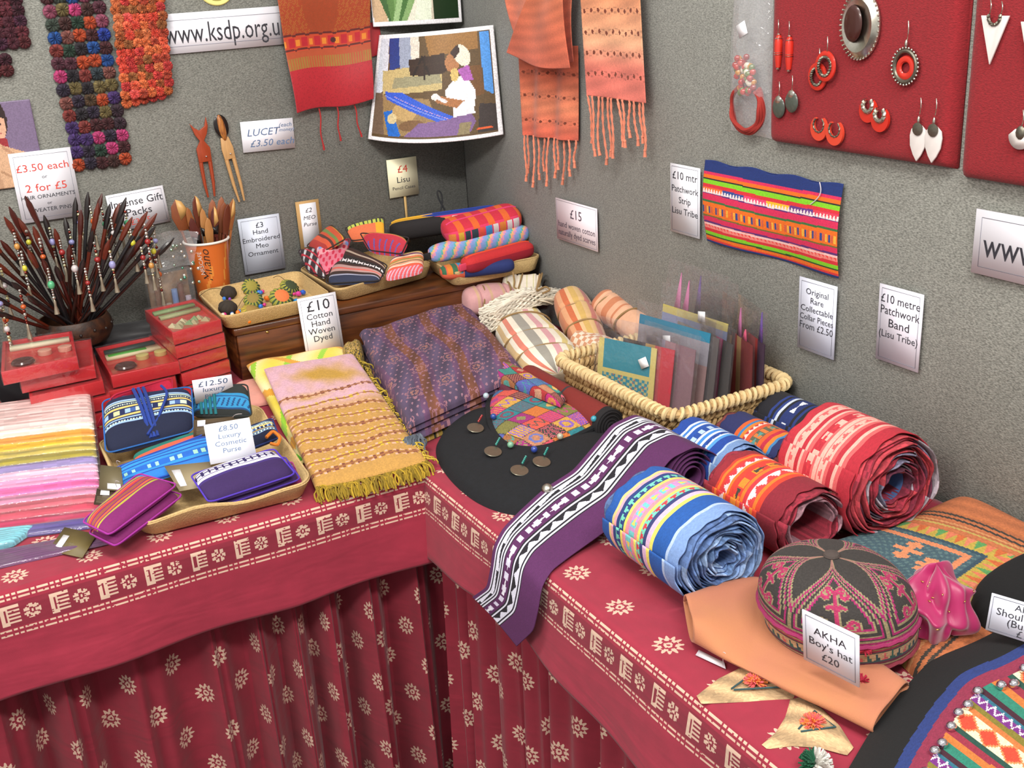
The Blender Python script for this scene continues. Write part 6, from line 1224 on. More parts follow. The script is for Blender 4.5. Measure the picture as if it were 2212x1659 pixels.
for i, z in enumerate((.014, .03, .046, .062, .078)):
    k = .012 * (1 - z / .1); Q, d = rloop(.345 + k, .594 - k, -.225 + k, .124 - k, .03, z)
    g = G()
    for ph in (0, PI): g.tube(helix(Q, d, 46, .0055, ph + i * .8, 460, 1.15), .0046, 5, closed=True)
    g.build('woven_row', SEA, tk, smooth=60)
Q, d = rloop(.35, .589, -.22, .119, .03, .0); g = G(); C0 = along(Q, d, 44)
for p in C0: g.tube([(p[0], p[1], .006), (p[0] - (p[0] - .467) * -.03, p[1] - (p[1] + .05) * -.03, .092)], .003, 5)
g.build('stakes', SEA, tk, kind='stuff')
Q, d = rloop(.340, .598, -.231, .130, .03, .096); G().tube(along(Q, d, 120), .0075, 8, closed=True).build('rim_core', SEA, tk)
G().tube(helix(Q, d, 96, .0085, 0, 1150), .0040, 5, closed=True).build('rim_binding', mat('pale_seagrass', (214, 188, 138), .75, var=.2, vscale=200, bmp=.4, bscale=400), tk, smooth=60)
G().box((.467, -.05, .008), (.22, .31, .006)).build('base', SEA, tk, smooth=0)
a = np.linspace(0, PI, 14); G().tube(np.stack([.60 + .012 * np.sin(a), -.13 + .03 * np.cos(a), .085 - .012 * np.sin(a)], -1), .005, 6).build('handle_loop', SEA, tk)
SLV = film('sleeve_film', .07, .03, (200, 198, 204))
def sleeve(label, x, y0, y1, ztop, lean, cf, cloth=(.06, .62, .05, .94), rot=0.0, tag=False, tips=None, nu=44, nv=44):
    """textile piece in a clear sleeve; u runs from y0 (far) to y1 (near), v from the top down"""
    dx = math.sin(rot) * abs(y1 - y0); q = np.array([(x + lean, y0, ztop), (x + lean - dx, y1, ztop), (x - dx, y1, .022), (x, y0, .022)]); t = thing('sleeved_textile', label, 'textile', (x, (y0 + y1) / 2, .022), 'textile pieces in plastic sleeves in the basket')
    nrm = np.cross(q[1] - q[0], q[3] - q[0]); nrm /= np.linalg.norm(nrm); nrm = nrm if nrm[0] < 0 else -nrm
    u, v = np.meshgrid(np.linspace(0, 1, 16), np.linspace(0, 1, 18), indexing='ij')
    for s_, nm in ((1, 'front'), (-1, 'back')):
        P = bil(q, u, v) + nrm * ((.0025 * np.sin(u * PI) ** .5 * np.sin(v * PI) ** .5 + wob(u, v, int(x * 1e4) + s_, .0012))[..., None] * s_ + .0004 * s_); g = G(); g.grid(P, flip=s_ > 0); g.build('plastic_sleeve', SLV, t, smooth=70)
    v0, v1, u0, u1 = cloth; qc = bil(q, np.array([u0, u1, u1, u0]), np.array([v0, v0, v1, v1])); u, v = np.meshgrid(np.linspace(0, 1, nu), np.linspace(0, 1, nv), indexing='ij'); g = G(); P = bil(qc, u, v); uc_, vc_ = (u[:-1, :-1] + u[1:, 1:]) / 2, (v[:-1, :-1] + v[1:, 1:]) / 2
    g.grid(P + nrm * .0006, cf(uc_, vc_), flip=True); g.grid(P - nrm * .0006, cf(uc_, vc_)); g.build('textile', CLOTH, t, smooth=60)
    if tips:
        for uu, c, hh in tips:
            b = bil(q, np.array([uu - .06, uu + .06]), np.array([v0, v0])); top = bil(q, np.array(uu + .02), np.array(v0 - hh)); V = [b[0] + nrm * .001, b[1] + nrm * .001, top + nrm * .001, b[0] - nrm * .001, b[1] - nrm * .001, top - nrm * .001]; G().add(V, [(0, 1, 2), (5, 4, 3), (0, 3, 4, 1), (1, 4, 5, 2), (2, 5, 3, 0)], c).build('pointed_tip', CLOTH, t, smooth=0)
    if tag:
        c = bil(q, np.array(tag[0]), np.array(tag[1])) + nrm * .005; M = frame(c, q[1] - q[0], q[0] - q[3]) @ Rz(tag[2]); G().box((0, 0, 0), (.018, .018, .0008), M=M).build('price_sticker', mat('white_tag', (240, 240, 244), .4), t, smooth=0)
def cf_tealp(U, V):
    c = paint(U.shape, (44, 128, 146)); c[(U < .1) | (U > .9) | ((V > .46) & (V < .54))] = (196, 180, 110); low = (V >= .54) & (U > .1) & (U < .9); n = np.random.RandomState(3).rand(*U.shape); c[low & ((np.sin(U * 60) * np.sin(V * 70) > .15))] = (170, 166, 120); c[low & (n > .93)] = (170, 90, 90); return c
def cfs(*spec): return lambda U, V: stripes(np.clip(U, 0, 1), list(spec))
def cfv(*spec): return lambda U, V: stripes(np.clip(V, 0, 1), list(spec))
sleeve('teal collar piece with gold edging and price sticker at the front of the basket', 0.379, .068, -.068, 0.185, .018, cf_tealp, (.24, .96, .06, .94), -0.36, (.78, .42, .5))
sleeve('black collar piece with red edge behind the teal one', 0.405, .03, -.10, 0.180, .02, cfs((.2, (60, 50, 46)), (.45, (36, 26, 28)), (.62, (176, 140, 70)), (.8, (186, 60, 70)), (1.01, (180, 50, 64))), (.2, .96, .06, .94), -0.26, (.3, .42, .1))
sleeve('lilac and grey collar piece in a shiny sleeve near the basket front', 0.435, .0, -.14, 0.182, .02, cfs((.2, (120, 116, 130)), (.4, (150, 140, 160)), (.6, (160, 120, 130)), (1.01, (130, 100, 110))), (.16, .96, .06, .94), -0.12)
sleeve('collar piece with a turquoise top band in the middle of the basket', 0.450, .05, -.14, 0.205, .025, cfv((.12, (40, 120, 150)), (.4, (140, 136, 146)), (1.01, (150, 120, 120))), (.14, .96, .05, .95), -0.16, (.45, .32, .2))
sleeve('collar piece with orange corner and dark braid in the middle of the basket', 0.490, -.02, -.16, 0.200, .022, cfs((.5, (130, 120, 116)), (.7, (190, 130, 70)), (.85, (60, 54, 56)), (1.01, (90, 84, 84))), (.14, .96, .05, .95), 0.06)
sleeve('magenta striped collar piece right of the middle', 0.515, -.06, -.18, 0.195, .02, cfs((.5, (96, 90, 86)), (.7, (150, 40, 96)), (1.01, (70, 66, 66))), (.16, .96, .05, .95), 0.16)
sleeve('pale blue and yellow collar piece near the back of the basket', 0.510, .06, -.13, 0.225, .028, cfv((.1, (196, 180, 100)), (.4, (130, 140, 176)), (1.01, (120, 110, 110))), (.2, .96, .05, .95), -0.08, (.62, .2, .15))
sleeve('dark red collar piece with pink pointed tips standing tallest', 0.535, .075, -.10, 0.262, .03, cfs((.3, (90, 60, 60)), (.6, (140, 40, 40)), (1.01, (110, 50, 46))), (.42, .97, .05, .95), 0.00, None, [(.22, (196, 120, 160), .34), (.36, (196, 110, 156), .3)])
sleeve('gold and teal collar piece with violet tip at the back', 0.555, .04, -.13, 0.255, .02, cfs((.2, (120, 120, 110)), (.5, (176, 140, 70)), (.7, (60, 110, 100)), (1.01, (150, 110, 60))), (.4, .97, .05, .95), 0.08, None, [(.3, (110, 86, 156), .36)])
sleeve('crimson collar piece with pink pointed tip at the right of the basket', 0.578, -.06, -.20, 0.225, .004, cfs((.3, (120, 30, 36)), (.5, (170, 36, 40)), (.62, (176, 140, 90)), (1.01, (130, 40, 40))), (.3, .97, .05, .95), 0.30, None, [(.55, (180, 100, 150), .26), (.7, (214, 80, 120), .1)])
sleeve('dark red collar piece with violet tip nearest the panel', 0.590, -.09, -.215, 0.225, .004, cfs((.4, (110, 30, 36)), (.75, (176, 44, 40)), (1.01, (70, 40, 70))), (.28, .97, .05, .95), 0.34, None, [(.8, (96, 66, 150), .26)])

# ------------------------------------------------------------------ rolled patchwork bands
def band_roll(label, x, y0, y1, R, pat, lining, seed, th0=0.0, inner=.25, tilt=0.0, edge_rgb=None, squash=.92, core=None):
    """band rolled about an axis parallel to y; y0 = far end, y1 = near end. pat(s metres round, w 0..1 across) -> colours"""
    t = thing('band_roll', label, 'fabric roll', (x, (y0 + y1) / 2, .003), 'rolled patchwork bands'); r = np.random.RandomState(seed)
    n = 150; a = np.linspace(th0, th0 + 2 * PI * 1.08, n + 1); w = np.linspace(0, 1, 100); Aa, Ww = np.meshgrid(a, w, indexing='ij')
    prog = (Aa - th0) / (2 * PI)
    R0 = R - .0050 * prog; ey = .0035 * (np.sin(Aa * 7 + seed) * .5 + .5 * np.sin(Aa * 13 + 2)) * (Ww ** 6 + (1 - Ww) ** 6)
    lump = 1 + .02 * np.sin(Aa * 3 + seed) + .012 * np.sin(Aa * 5 + 1)
    X = x + R0 * lump * np.cos(Aa) + tilt * (Ww - .5); Z = .003 + R * squash + R0 * lump * squash * np.sin(Aa); Z = np.maximum(Z, .0035); Y = y0 + (y1 - y0) * Ww + ey
    P = np.stack([X, Y, Z], -1); sc_ = ((Aa[:-1, :-1] + Aa[1:, 1:]) / 2 - th0) * R; wc = (Ww[:-1, :-1] + Ww[1:, 1:]) / 2
    g = G(); g.grid(P, pat(sc_, wc)); g.build('outer_band', CLOTH, t, solid=-.0014, smooth=60)
    m = int((R - R * inner) / .0042); a = np.linspace(th0, th0 + 2 * PI * m, m * 48); w = np.array([0, .015, .04, .5, .96, .985, 1]); Aa, Ww = np.meshgrid(a, w, indexing='ij'); pr = (Aa - th0) / (2 * PI * m)
    R1 = (R - .0065) * (1 - pr) + R * inner * pr; lump = 1 + .022 * np.sin(Aa * 3 + seed + pr * 4) + .012 * np.sin(Aa * 5 + 1); off = .010 * r.rand(len(a))[:, None] * 0 + .006 * np.sin(Aa * 1.3 + seed) + .003 * np.sin(Aa * 6.1)
    X = x + R1 * lump * np.cos(Aa) + tilt * (Ww - .5); Z = .0045 + R * squash + R1 * lump * squash * np.sin(Aa) * .98; Y = y0 + .006 + (y1 - y0 - .012) * Ww + off * np.where(Ww > .5, 1, -1) * (np.abs(Ww - .5) > .4); Z = np.maximum(Z, .005)
    base = np.array(lining, float); c = np.empty(Aa[:-1, :-1].shape + (3,)); pick = r.randint(0, len(base), Aa.shape[0] - 1); pick = np.repeat(pick[::12], 12)[:len(pick)]; c[:] = base[pick][:, None]
    g = G(); g.grid(np.stack([X, Y, Z], -1), noisec(c, c[..., 0], .35, seed)); g.build('inner_coils', mat('frayed_lining', None, .95, var=.25, vscale=300, bmp=.6, bscale=900), t, solid=-.0020, smooth=60)
    if core is not None: G().lathe([(R * inner * .93, 0), (R * inner * .97, (y0 - y1) * .98)], 30, core, T(x, y1 + .004, .0045 + R * squash) @ Rx(-PI / 2), caps=False).build('core_lining', CLOTH, t)
    return t
def bandpat(spec, motifs):
    def f(S, W):
        c = stripes(W, spec)
        for kind, w0, w1, per, rgb in motifs:
            m = (W > w0) & (W < w1); fr = np.mod(S, per) / per; fw = (W - w0) / (w1 - w0)
            if kind == 'tri': m &= fw > np.abs(fr - .5) * 2
            elif kind == 'tri2': m &= fw < 1 - np.abs(fr - .5) * 2
            elif kind == 'sq': m &= fr < .5
            elif kind == 'saw': m &= fw < fr
            elif kind == 'bow': m &= (np.abs(fw - .5) < np.abs(fr - .5)) & (np.abs(fr - .5) < .3)
            elif kind == 'dia': m &= (np.abs(fw - .5) + np.abs(fr - .5)) < .5
            c[m] = rgb
        return noisec(c, S, .08, 3)
    return f
RR, PKL, PKM = (176, 40, 54), (226, 168, 154), (206, 92, 92)
red_pat = bandpat([(.1, RR), (.14, PKL), (.2, PKM), (.23, PKL), (.28, RR), (.31, PKL), (.36, PKM), (.40, RR), (.46, RR), (.5, PKM), (.55, PKL), (.62, PKM), (.65, PKL), (.69, PKM), (.75, RR), (.79, PKL), (.84, PKM), (1.01, (170, 34, 50))], [('tri', .14, .2, .02, PKL), ('sq', .38, .46, .034, PKL), ('bow', .38, .46, .068, (190, 50, 60)), ('tri2', .56, .63, .024, PKL)])
band_roll('large red and pink striped band roll standing nearest the right panel', .452, -.452, -.592, .088, red_pat, [(150, 44, 60), (130, 40, 60), (176, 60, 70), (120, 116, 140), (90, 40, 60), (160, 150, 160)], 3, 2.6, .30, core=(70, 100, 150))
OR_, OR2 = (206, 60, 40), (222, 116, 40)
or_pat = bandpat([(.1, (140, 34, 46)), (.13, OR_), (.16, OR2), (.19, OR_), (.26, (200, 50, 60)), (.29, OR2), (.33, OR_), (.45, (206, 56, 46)), (.5, OR2), (.54, (200, 50, 60)), (.64, (206, 60, 60)), (.68, OR2), (.74, OR_), (1.01, (130, 28, 44))], [('tri', .2, .26, .018, (226, 200, 200)), ('sq', .36, .44, .03, (222, 130, 40)), ('tri2', .55, .63, .026, (226, 210, 212)), ('bow', .36, .44, .09, (60, 60, 50))])
band_roll('orange and crimson striped band roll with loose hollow end', .318, -.425, -.572, .063, or_pat, [(120, 30, 46), (150, 110, 120), (140, 40, 56)], 7, 2.8, .55, squash=.9)
B0, B1, YL2, PK2 = (30, 84, 160), (60, 70, 110), (226, 210, 100), (226, 160, 176)
pas_pat = bandpat([(.1, B0), (.13, (220, 196, 130)), (.16, PK2), (.2, (40, 60, 120)), (.26, (110, 200, 176)), (.29, YL2), (.33, (226, 140, 150)), (.41, (190, 140, 190)), (.45, (226, 140, 150)), (.48, YL2), (.54, (110, 200, 176)), (.58, (50, 60, 110)), (.63, (214, 176, 206)), (.67, YL2), (.84, B0), (.87, (170, 190, 220)), (1.01, (120, 150, 200))], [('tri', .2, .26, .014, (40, 60, 120)), ('sq', .34, .41, .017, (110, 190, 190)), ('bow', .34, .41, .051, (222, 200, 90)), ('tri2', .49, .54, .016, (200, 60, 70))])
band_roll('pastel striped band roll with blue frayed lining at the front', .152, -.425, -.588, .074, pas_pat, [(100, 130, 176), (120, 150, 196), (86, 112, 160), (140, 166, 204)], 11, 3.0, .22, squash=.88)
blu_pat = bandpat([(.16, (26, 66, 150)), (.2, (200, 210, 230)), (.24, (60, 120, 196)), (.28, (206, 216, 232)), (.34, (30, 76, 160)), (.44, (30, 70, 150)), (.48, (200, 212, 232)), (.54, (60, 130, 206)), (.58, (206, 216, 232)), (.63, (30, 76, 160)), (.67, (206, 216, 234)), (.72, (80, 150, 216)), (.86, (26, 66, 150)), (.89, (170, 190, 214)), (1.01, (110, 140, 186))], [('sq', .35, .43, .02, (170, 196, 226)), ('tri', .59, .64, .016, (30, 60, 130))])
band_roll('blue and white striped band roll beside the black bag', .363, -.248, -.378, .052, blu_pat, [(96, 120, 166), (110, 136, 180)], 15, 2.7, .4)
nav_pat = bandpat([(.28, (36, 42, 90)), (.34, (206, 90, 40)), (.38, (60, 120, 170)), (.43, (214, 120, 40)), (.48, (180, 44, 60)), (.55, (206, 80, 50)), (.68, (90, 90, 70)), (.74, (214, 90, 40)), (.8, (180, 40, 60)), (.86, (214, 120, 40)), (.9, (60, 120, 170)), (1.01, (36, 42, 90))], [('sq', .56, .67, .016, (206, 110, 50)), ('bow', .56, .67, .048, (80, 140, 130)), ('tri', .43, .48, .012, (226, 200, 190))])
band_roll('navy band roll with orange striped middle behind the red rolls', .458, -.248, -.385, .045, nav_pat, [(60, 60, 110), (120, 60, 60)], 19, 2.7, .4)
dk_pat = bandpat([(.2, (24, 24, 32)), (.24, (34, 54, 120)), (.28, (24, 26, 36)), (.32, (34, 54, 120)), (.36, (190, 200, 214)), (.4, (24, 26, 36)), (.58, (28, 44, 100)), (.62, (24, 24, 32)), (.66, (30, 50, 110)), (.72, (24, 24, 32)), (.86, (30, 60, 120)), (1.01, (24, 26, 36))], [('bow', .42, .56, .06, (214, 216, 226)), ('tri', .74, .84, .02, (206, 214, 226))])
band_roll('black and navy band roll at the back beside the basket corner', .552, -.238, -.375, .050, dk_pat, [(40, 46, 80), (30, 32, 44)], 23, 2.7, .4)
# purple band unrolling over the table edge
VI, WHT, BK = (84, 34, 84), (216, 216, 232), (28, 26, 34)
pur_pat = bandpat([(.06, VI), (.085, WHT), (.105, BK), (.13, WHT), (.185, BK), (.21, WHT), (.235, BK), (.255, WHT), (.275, BK), (.30, VI), (.40, VI), (.43, VI), (.45, BK), (.475, WHT), (.49, BK), (.56, BK), (.585, WHT), (.605, BK), (.63, WHT), (.645, BK), (.74, VI), (1.01, VI)], [('sq', .305, .39, .021, (206, 200, 222)), ('bow', .30, .395, .126, (226, 224, 236)), ('saw', .135, .18, .045, WHT), ('tri', .49, .56, .028, WHT)])
tpb = thing('unrolled_band', 'purple band with white geometric stripes unrolling over the table edge', 'fabric band', (.1, -.3, .003), 'rolled patchwork bands')
railL = np.array([(.335, -.205, .05), (.330, -.203, .082), (.29, -.2, .105), (.245, -.2, .098), (.20, -.208, .070), (.16, -.216, .047), (.10, -.226, .036), (.045, -.245, .022), (.006, -.262, .012), (-.018, -.275, -.004), (-.027, -.279, -.035), (-.032, -.272, -.07), (-0.036,-0.2264,-0.1095)])
railR = railL + np.array([(.0, -.158, 0)] * 5 + [(.0, -.152, -.012), (.0, -.146, -.02), (.0, -.142, -.012), (0, -.140, -.004), (0, -.139, 0), (0, -.138, 0), (0, -.137, -.002), (0, -.137, -.012)])
def spl(R_, n):
    d = np.concatenate([[0], np.cumsum(np.linalg.norm(np.diff(R_, axis=0), axis=1))]); t = np.linspace(0, d[-1], n); P = np.stack([np.interp(t, d, R_[:, i]) for i in range(3)], -1)
    for _ in range(30): P[1:-1] = (P[:-2] + 2 * P[1:-1] + P[2:]) / 4
    return P, d[-1]
n = 300; pl, ln = spl(railL, n); pr_, _ = spl(railR, n); w = np.linspace(0, 1, 130); P = pl[:, None] * (1 - w)[None, :, None] + pr_[:, None] * w[None, :, None]; P[..., 2] += .004 * np.sin(w * PI)[None] * np.clip((np.arange(n) - 60) / 80, 0, 1)[:, None]
S_, W_ = np.meshgrid((np.arange(n - 1) + .5) / n * ln, (w[:-1] + w[1:]) / 2, indexing='ij')
g = G(); g.grid(P, pur_pat(S_, W_), flip=False); g.build('loose_band', CLOTH, tpb, solid=-.0014, smooth=60)
a = np.linspace(1.2, 1.2 + 2 * PI * 4.5, 220); Aa, Ww = np.meshgrid(a, np.linspace(0, 1, 14), indexing='ij'); pr = (Aa - 1.2) / (2 * PI * 4.5); R1 = .047 * (1 - pr) + .014 * pr
g = G(); g.grid(np.stack([.285 + R1 * np.cos(Aa), -.205 - .150 * Ww, .053 + R1 * np.sin(Aa)], -1), stripes(Ww[:-1, :-1], [(.3, VI), (.4, WHT), (.6, VI), (.7, BK), (1.01, VI)])); g.build('rolled_core', CLOTH, tpb, solid=-.0016, smooth=60)

# ------------------------------------------------------------------ embroidered jacket, sleeve, petals
def jk(x, y):
    c0, s0 = math.cos(-.21), math.sin(-.21); X = (x - .48) * math.cos(.2) + (y + .734) * math.sin(.2); Y = -(x - .48) * math.sin(.2) + (y + .734) * math.cos(.2)
    d = np.maximum(X, -Y); s = np.where(X > -Y, Y, X); c = paint(x.shape, (170, 98, 60)); c = c * (1 + .06 * np.sin(X * 260))[..., None]
    c[d < 0.0] = (62, 86, 96); wv = (np.sin(X * 520 + 3 * np.sin(Y * 90)) * np.sin(Y * 480) > .3) & (d < 0); c[wv] = (84, 110, 112)
    c[(d > -.024) & (d < -.014)] = (206, 128, 88); c[(d > -.006) & (d < 0)] = (48, 70, 84)
    tr = (d > 0) & (d < .024); k = np.floor(s / .014).astype(int); fr = np.mod(s, .014) / .014; c[tr] = (176, 150, 64); up = tr & (d / .024 > np.abs(fr - .5) * 2); cc = np.array([(200, 110, 80), (84, 140, 80), (206, 120, 90), (190, 96, 50)])[k % 4]; c[up] = cc[up]
    for d0 in (.052, .062): c[np.abs(d - d0 - .004 * np.sin(s * 20)) < .0022] = (56, 50, 44)
    for d0, cc in ((.036, (176, 150, 80)), (.044, (190, 130, 84)), (.075, (180, 104, 60))): c[np.abs(d - d0) < .002] = cc
    # orange crosses on the blue field
    for cx, cy, w1, w2 in ((-.052, .085, .026, .0045), (-.073, .045, .020, .0045)):
        m = (np.abs(X - cx) < w1) & (np.abs(Y - cy) < w2) | (np.abs(Y - cy) < w1 * .8) & (np.abs(X - cx) < w2) | (np.abs(np.abs(X - cx) - w1 * .65) < .005) & (np.abs(Y - cy) < .011); c[m & (d < -.01)] = (206, 132, 92)
    return noisec(c, x, .12, 4)
tj = thing('embroidered_jacket', 'orange jacket with dark blue embroidered panel and triangle border', 'jacket', (.42, -.75, .003))
u, v = np.meshgrid(np.linspace(0, 1, 170), np.linspace(0, 1, 210), indexing='ij'); P = bil([(.30, -.565, 0), (.604, -.585, 0), (.604, -1.12, 0), (.20, -.95, 0)], u, v)
e = np.clip(1 - np.abs(2 * u - 1) ** 14, 0, 1) ** .5 * np.clip(1 - np.abs(2 * v - 1) ** 14, 0, 1) ** .5; P[..., 2] = .003 + (.026 + .05 * np.clip(u - .6, 0, 1) * (1 - v)) * e + wob(u, v, 8, .004, 2) * e
m = (P[:-1, :-1] + P[1:, 1:]) / 2; g = G(); g.grid(P, jk(m[..., 0], m[..., 1]), flip=True); Pb = P.copy(); Pb[..., 2] = .003; g.grid(Pb, (186, 108, 66)); g.build('embroidered_body', CLOTH, tj, smooth=60)
PEACH = mat('peach_cotton', (186, 122, 82), .85, rgb2=(182, 114, 86), vscale=9, bmp=.3, bscale=800, sheen=.1)
tsl = thing('jacket_sleeve', 'plain peach cotton sleeve with open cuff lying towards the table edge', 'sleeve', (.12, -.7, .003))
up_r = np.array([(0.0863,-0.5963,0.012), (0.1515,-0.5914,0.014), (0.2133,-0.5918,0.016), (0.2156,-0.6596,0.016), (0.1947,-0.769,0.016), (0.1848,-0.8696,0.016)]); lo_r = np.array([(0.0504,-0.6633,0.008), (0.0551,-0.7097,0.01), (0.071,-0.7444,0.01), (0.0785,-0.7943,0.01), (0.0935,-0.8436,0.01), (0.1042,-0.8971,0.01)])
pl, _ = spl(up_r, 60); pr_, _ = spl(lo_r, 60); a = np.linspace(0, 2 * PI, 41); hgt = np.interp(np.arange(60), [0, 6, 20, 59], [.019, .017, .010, .012]); P = np.empty((60, 41, 3))
for i in range(60):
    c_ = (pl[i] + pr_[i]) / 2; h_ = (pl[i] - pr_[i]) / 2; P[i] = c_ + np.cos(a)[:, None] * h_ + np.stack([0 * a, 0 * a, hgt[i] * np.sin(a) * (1 + .2 * np.sin(a * 3 + i * .11)) + hgt[i] * .9], -1)
P[..., 2] = np.maximum(P[..., 2], .0035); g = G(); g.grid(P, flip=False); g.build('sleeve_tube', PEACH, tsl, solid=-.0018, smooth=60)
a2 = np.linspace(-.3, 1.6, 14); G().tube([P[26, int(j)] + (0, 0, .0012) for j in np.linspace(1, 12, 10)], .0012, 5, (50, 46, 44)).build('stitched_line', PLAINC, tsl)
def petal(label, pts, pom, pts2):
    t = thing('fabric_petal', label, 'petal', tuple(np.mean(np.array(pts), 0)), 'pointed fabric petals with pompoms'); g, L_ = blob(pts, .005, 14, lambda x, y: noisec(paint(x.shape, (190, 158, 118)) * (1 + .15 * np.sin(x * 160 + y * 90))[..., None], x, .15, 2), 2.5, wamp=.003, n=80, it=1); g.build('quilted_petal', CLOTH, t, smooth=60)
    G().tube(pts2, .0012, 5, (50, 80, 84)).build('blue_stitching', CLOTH, t)
    g = G(); r = random.Random(int(pom[0] * 1e4)); 
    for i in range(110):
        a, b = r.uniform(0, 6.28), math.acos(r.uniform(0, 1)); dv = np.array((math.sin(b) * math.cos(a), math.sin(b) * math.sin(a), math.cos(b) * .7)); g.tube([pom, pom + dv * .009, pom + dv * .0145], [.0014, .0013, .0008], 4, r.choice([(226, 110, 90), (226, 130, 60), (220, 96, 100)]))
    g.build('pompom', CLOTH, t, kind='stuff', smooth=60)
petal('beige pointed petal with orange pompom below the peach sleeve', [(-0.0189,-0.7354,0.003), (0.0635,-0.7123,0.003), (0.1044,-0.7263,0.003), (0.1027,-0.802,0.003), (0.0446,-0.7715,0.003)], np.array((0.0689,-0.7525,0.008)), [(0.0375,-0.7478,0.009), (0.0751,-0.7396,0.01), (0.0864,-0.7779,0.01), (0.0385,-0.7506,0.009)])
petal('beige pointed petal with orange pompom nearest the table edge', [(-0.0061,-0.8384,0.003), (0.0449,-0.8244,0.003), (0.0979,-0.7824,0.003), (0.1044,-0.8398,0.003), (0.0767,-0.9083,0.003), (0.0455,-0.8597,0.003)], np.array((0.0719,-0.8424,0.008)), [(0.0513,-0.8425,0.009), (0.0867,-0.8295,0.01), (0.0857,-0.8621,0.01), (0.0507,-0.8467,0.009)])
tagcard('white label slip under the peach sleeve', (0.0568,-0.6641,0.006), (0.0657,-0.701,0.006), (0.0616,-0.7087,0.003), (0.0497,-0.6668,0.003), (222, 216, 226), (.1, .9, .2, .8))

# ------------------------------------------------------------------ embroidered hat
th = thing('embroidered_hat', 'embroidered skullcap with magenta and black scrolls beside its price card', 'hat', (.205, -.76, .03))
nA, nB = 220, 110; Aa, Bb = np.meshgrid(np.linspace(0, 2 * PI, nA + 1), np.linspace(0, 1, nB + 1), indexing='ij'); cen = np.array((.206, -.745, .030)); ra, rb, hh = .086, .091, .102
prof = np.where(Bb < .28, 1.0 + .04 * (Bb / .28), 1.04 * np.cos(np.clip((Bb - .28) / .72, 0, 1) * PI / 2) ** .72); zz = np.where(Bb < .28, Bb * .12, .0336 + (hh - .0336) * np.sin(np.clip((Bb - .28) / .72, 0, 1) * PI / 2))
ribs = 1 + .02 * np.abs(np.sin(Aa * 4 / 2 * 1.0 + .9)) * (Bb > .28) * np.sin(np.clip((Bb - .28) / .72, 0, 1) * PI)
P = np.stack([cen[0] + ra * prof * ribs * np.cos(Aa) - .02 * zz / hh, cen[1] + rb * prof * ribs * np.sin(Aa) - .0 * zz, cen[2] - .0 + zz], -1)
ac, bc = (Aa[:-1, :-1] + Aa[1:, 1:]) / 2, (Bb[:-1, :-1] + Bb[1:, 1:]) / 2
MG, DK, OL = (150, 30, 92), (50, 46, 44), (136, 124, 92); c = paint(ac.shape, DK)
sec = np.mod(ac + .45, PI / 2.5) / (PI / 2.5) - .5; hb = np.clip((bc - .30) / .62, 0, 1)
edge = .5 * np.clip(1.05 - hb ** 2.2, 0, 1) - np.abs(sec)                    # distance inside a petal shaped panel
edge = np.minimum(edge, (hb - .03) * .9)
for lo, hi, cc in ((-.2, -.05, DK), (-.05, -.025, OL), (-.025, .0, MG), (0, .02, OL), (.02, .045, DK), (.045, .065, MG), (.065, .085, OL), (.085, .12, DK), (.12, .14, OL), (.14, .17, MG)): c[(edge >= lo) & (edge < hi)] = cc
def dseg(X, Y, pts):
    d = np.full(X.shape, 9.0)
    for (x0, y0), (x1, y1) in zip(pts[:-1], pts[1:]):
        dx, dy = x1 - x0, y1 - y0; t = np.clip(((X - x0) * dx + (Y - y0) * dy) / (dx * dx + dy * dy), 0, 1); d = np.minimum(d, np.hypot(X - x0 - t * dx, Y - y0 - t * dy))
    return d
def curl(cx, cy, r0, a0, sgn, n=22): return [(cx + r0 * (1 - .72 * k / n) * math.cos(a0 + sgn * k / n * 7.2), cy + r0 * (1 - .72 * k / n) * math.sin(a0 + sgn * k / n * 7.2)) for k in range(n + 1)]
dm = np.full(ac.shape, 9.0)
for ln_ in ([(0, .08), (0, .62)], [(0, .62)] + curl(.115, .60, .085, 2.9, -1), [(0, .2)] + curl(.15, .24, .085, 3.4, 1), [(0, .4), (.05, .46), (.1, .44)]): dm = np.minimum(dm, dseg(np.abs(sec), hb * .92, ln_))
ins = edge > .14; c[ins & (dm < .034)] = OL; c[ins & (dm < .021)] = (158, 40, 84)
bnd = bc < .28; c[bnd] = stripes(bc / .28, [(.12, (120, 50, 60)), (.2, (150, 130, 96)), (.28, (96, 40, 60)), (.36, (60, 80, 84)), (.68, (176, 146, 112)), (.74, (70, 60, 60)), (.8, (150, 44, 70)), (.88, (160, 140, 100)), (1.01, (120, 36, 66))])[bnd]
fr = np.mod(ac * 9, 1); bb = (bc / .28 - .36) / .32; t_ = bnd & (bb > 0) & (bb < 1) & (bb < 1 - np.abs(fr - .5) * 3); kk = np.floor(ac * 9).astype(int) % 3; cc = np.array([(40, 70, 76), (190, 90, 90), (50, 90, 80)])[kk]; c[t_] = cc[t_]
g = G(); g.grid(P, noisec(c, ac, .2, 6)); g.build('crown', CLOTH, th, solid=-.0025, smooth=60)
for z_, cc, k_ in ((.0, (140, 50, 66), 1.0), (.034, (150, 40, 90), 1.045)):
    a = np.linspace(0, 2 * PI, 90, endpoint=False); G().tube(np.stack([cen[0] + ra * k_ * np.cos(a) - .02 * z_ / hh, cen[1] + rb * k_ * np.sin(a), cen[2] + z_ + .001 * np.sin(a * 30)], -1), .0028, 6, cc, closed=True).build('braid_trim', CLOTH, th)
g = G(); g.ell((cen[0] - .02, cen[1], cen[2] + hh + .001), (.010, .010, .005), 12, 6, (70, 60, 56)); g.build('top_button', CLOTH, th)
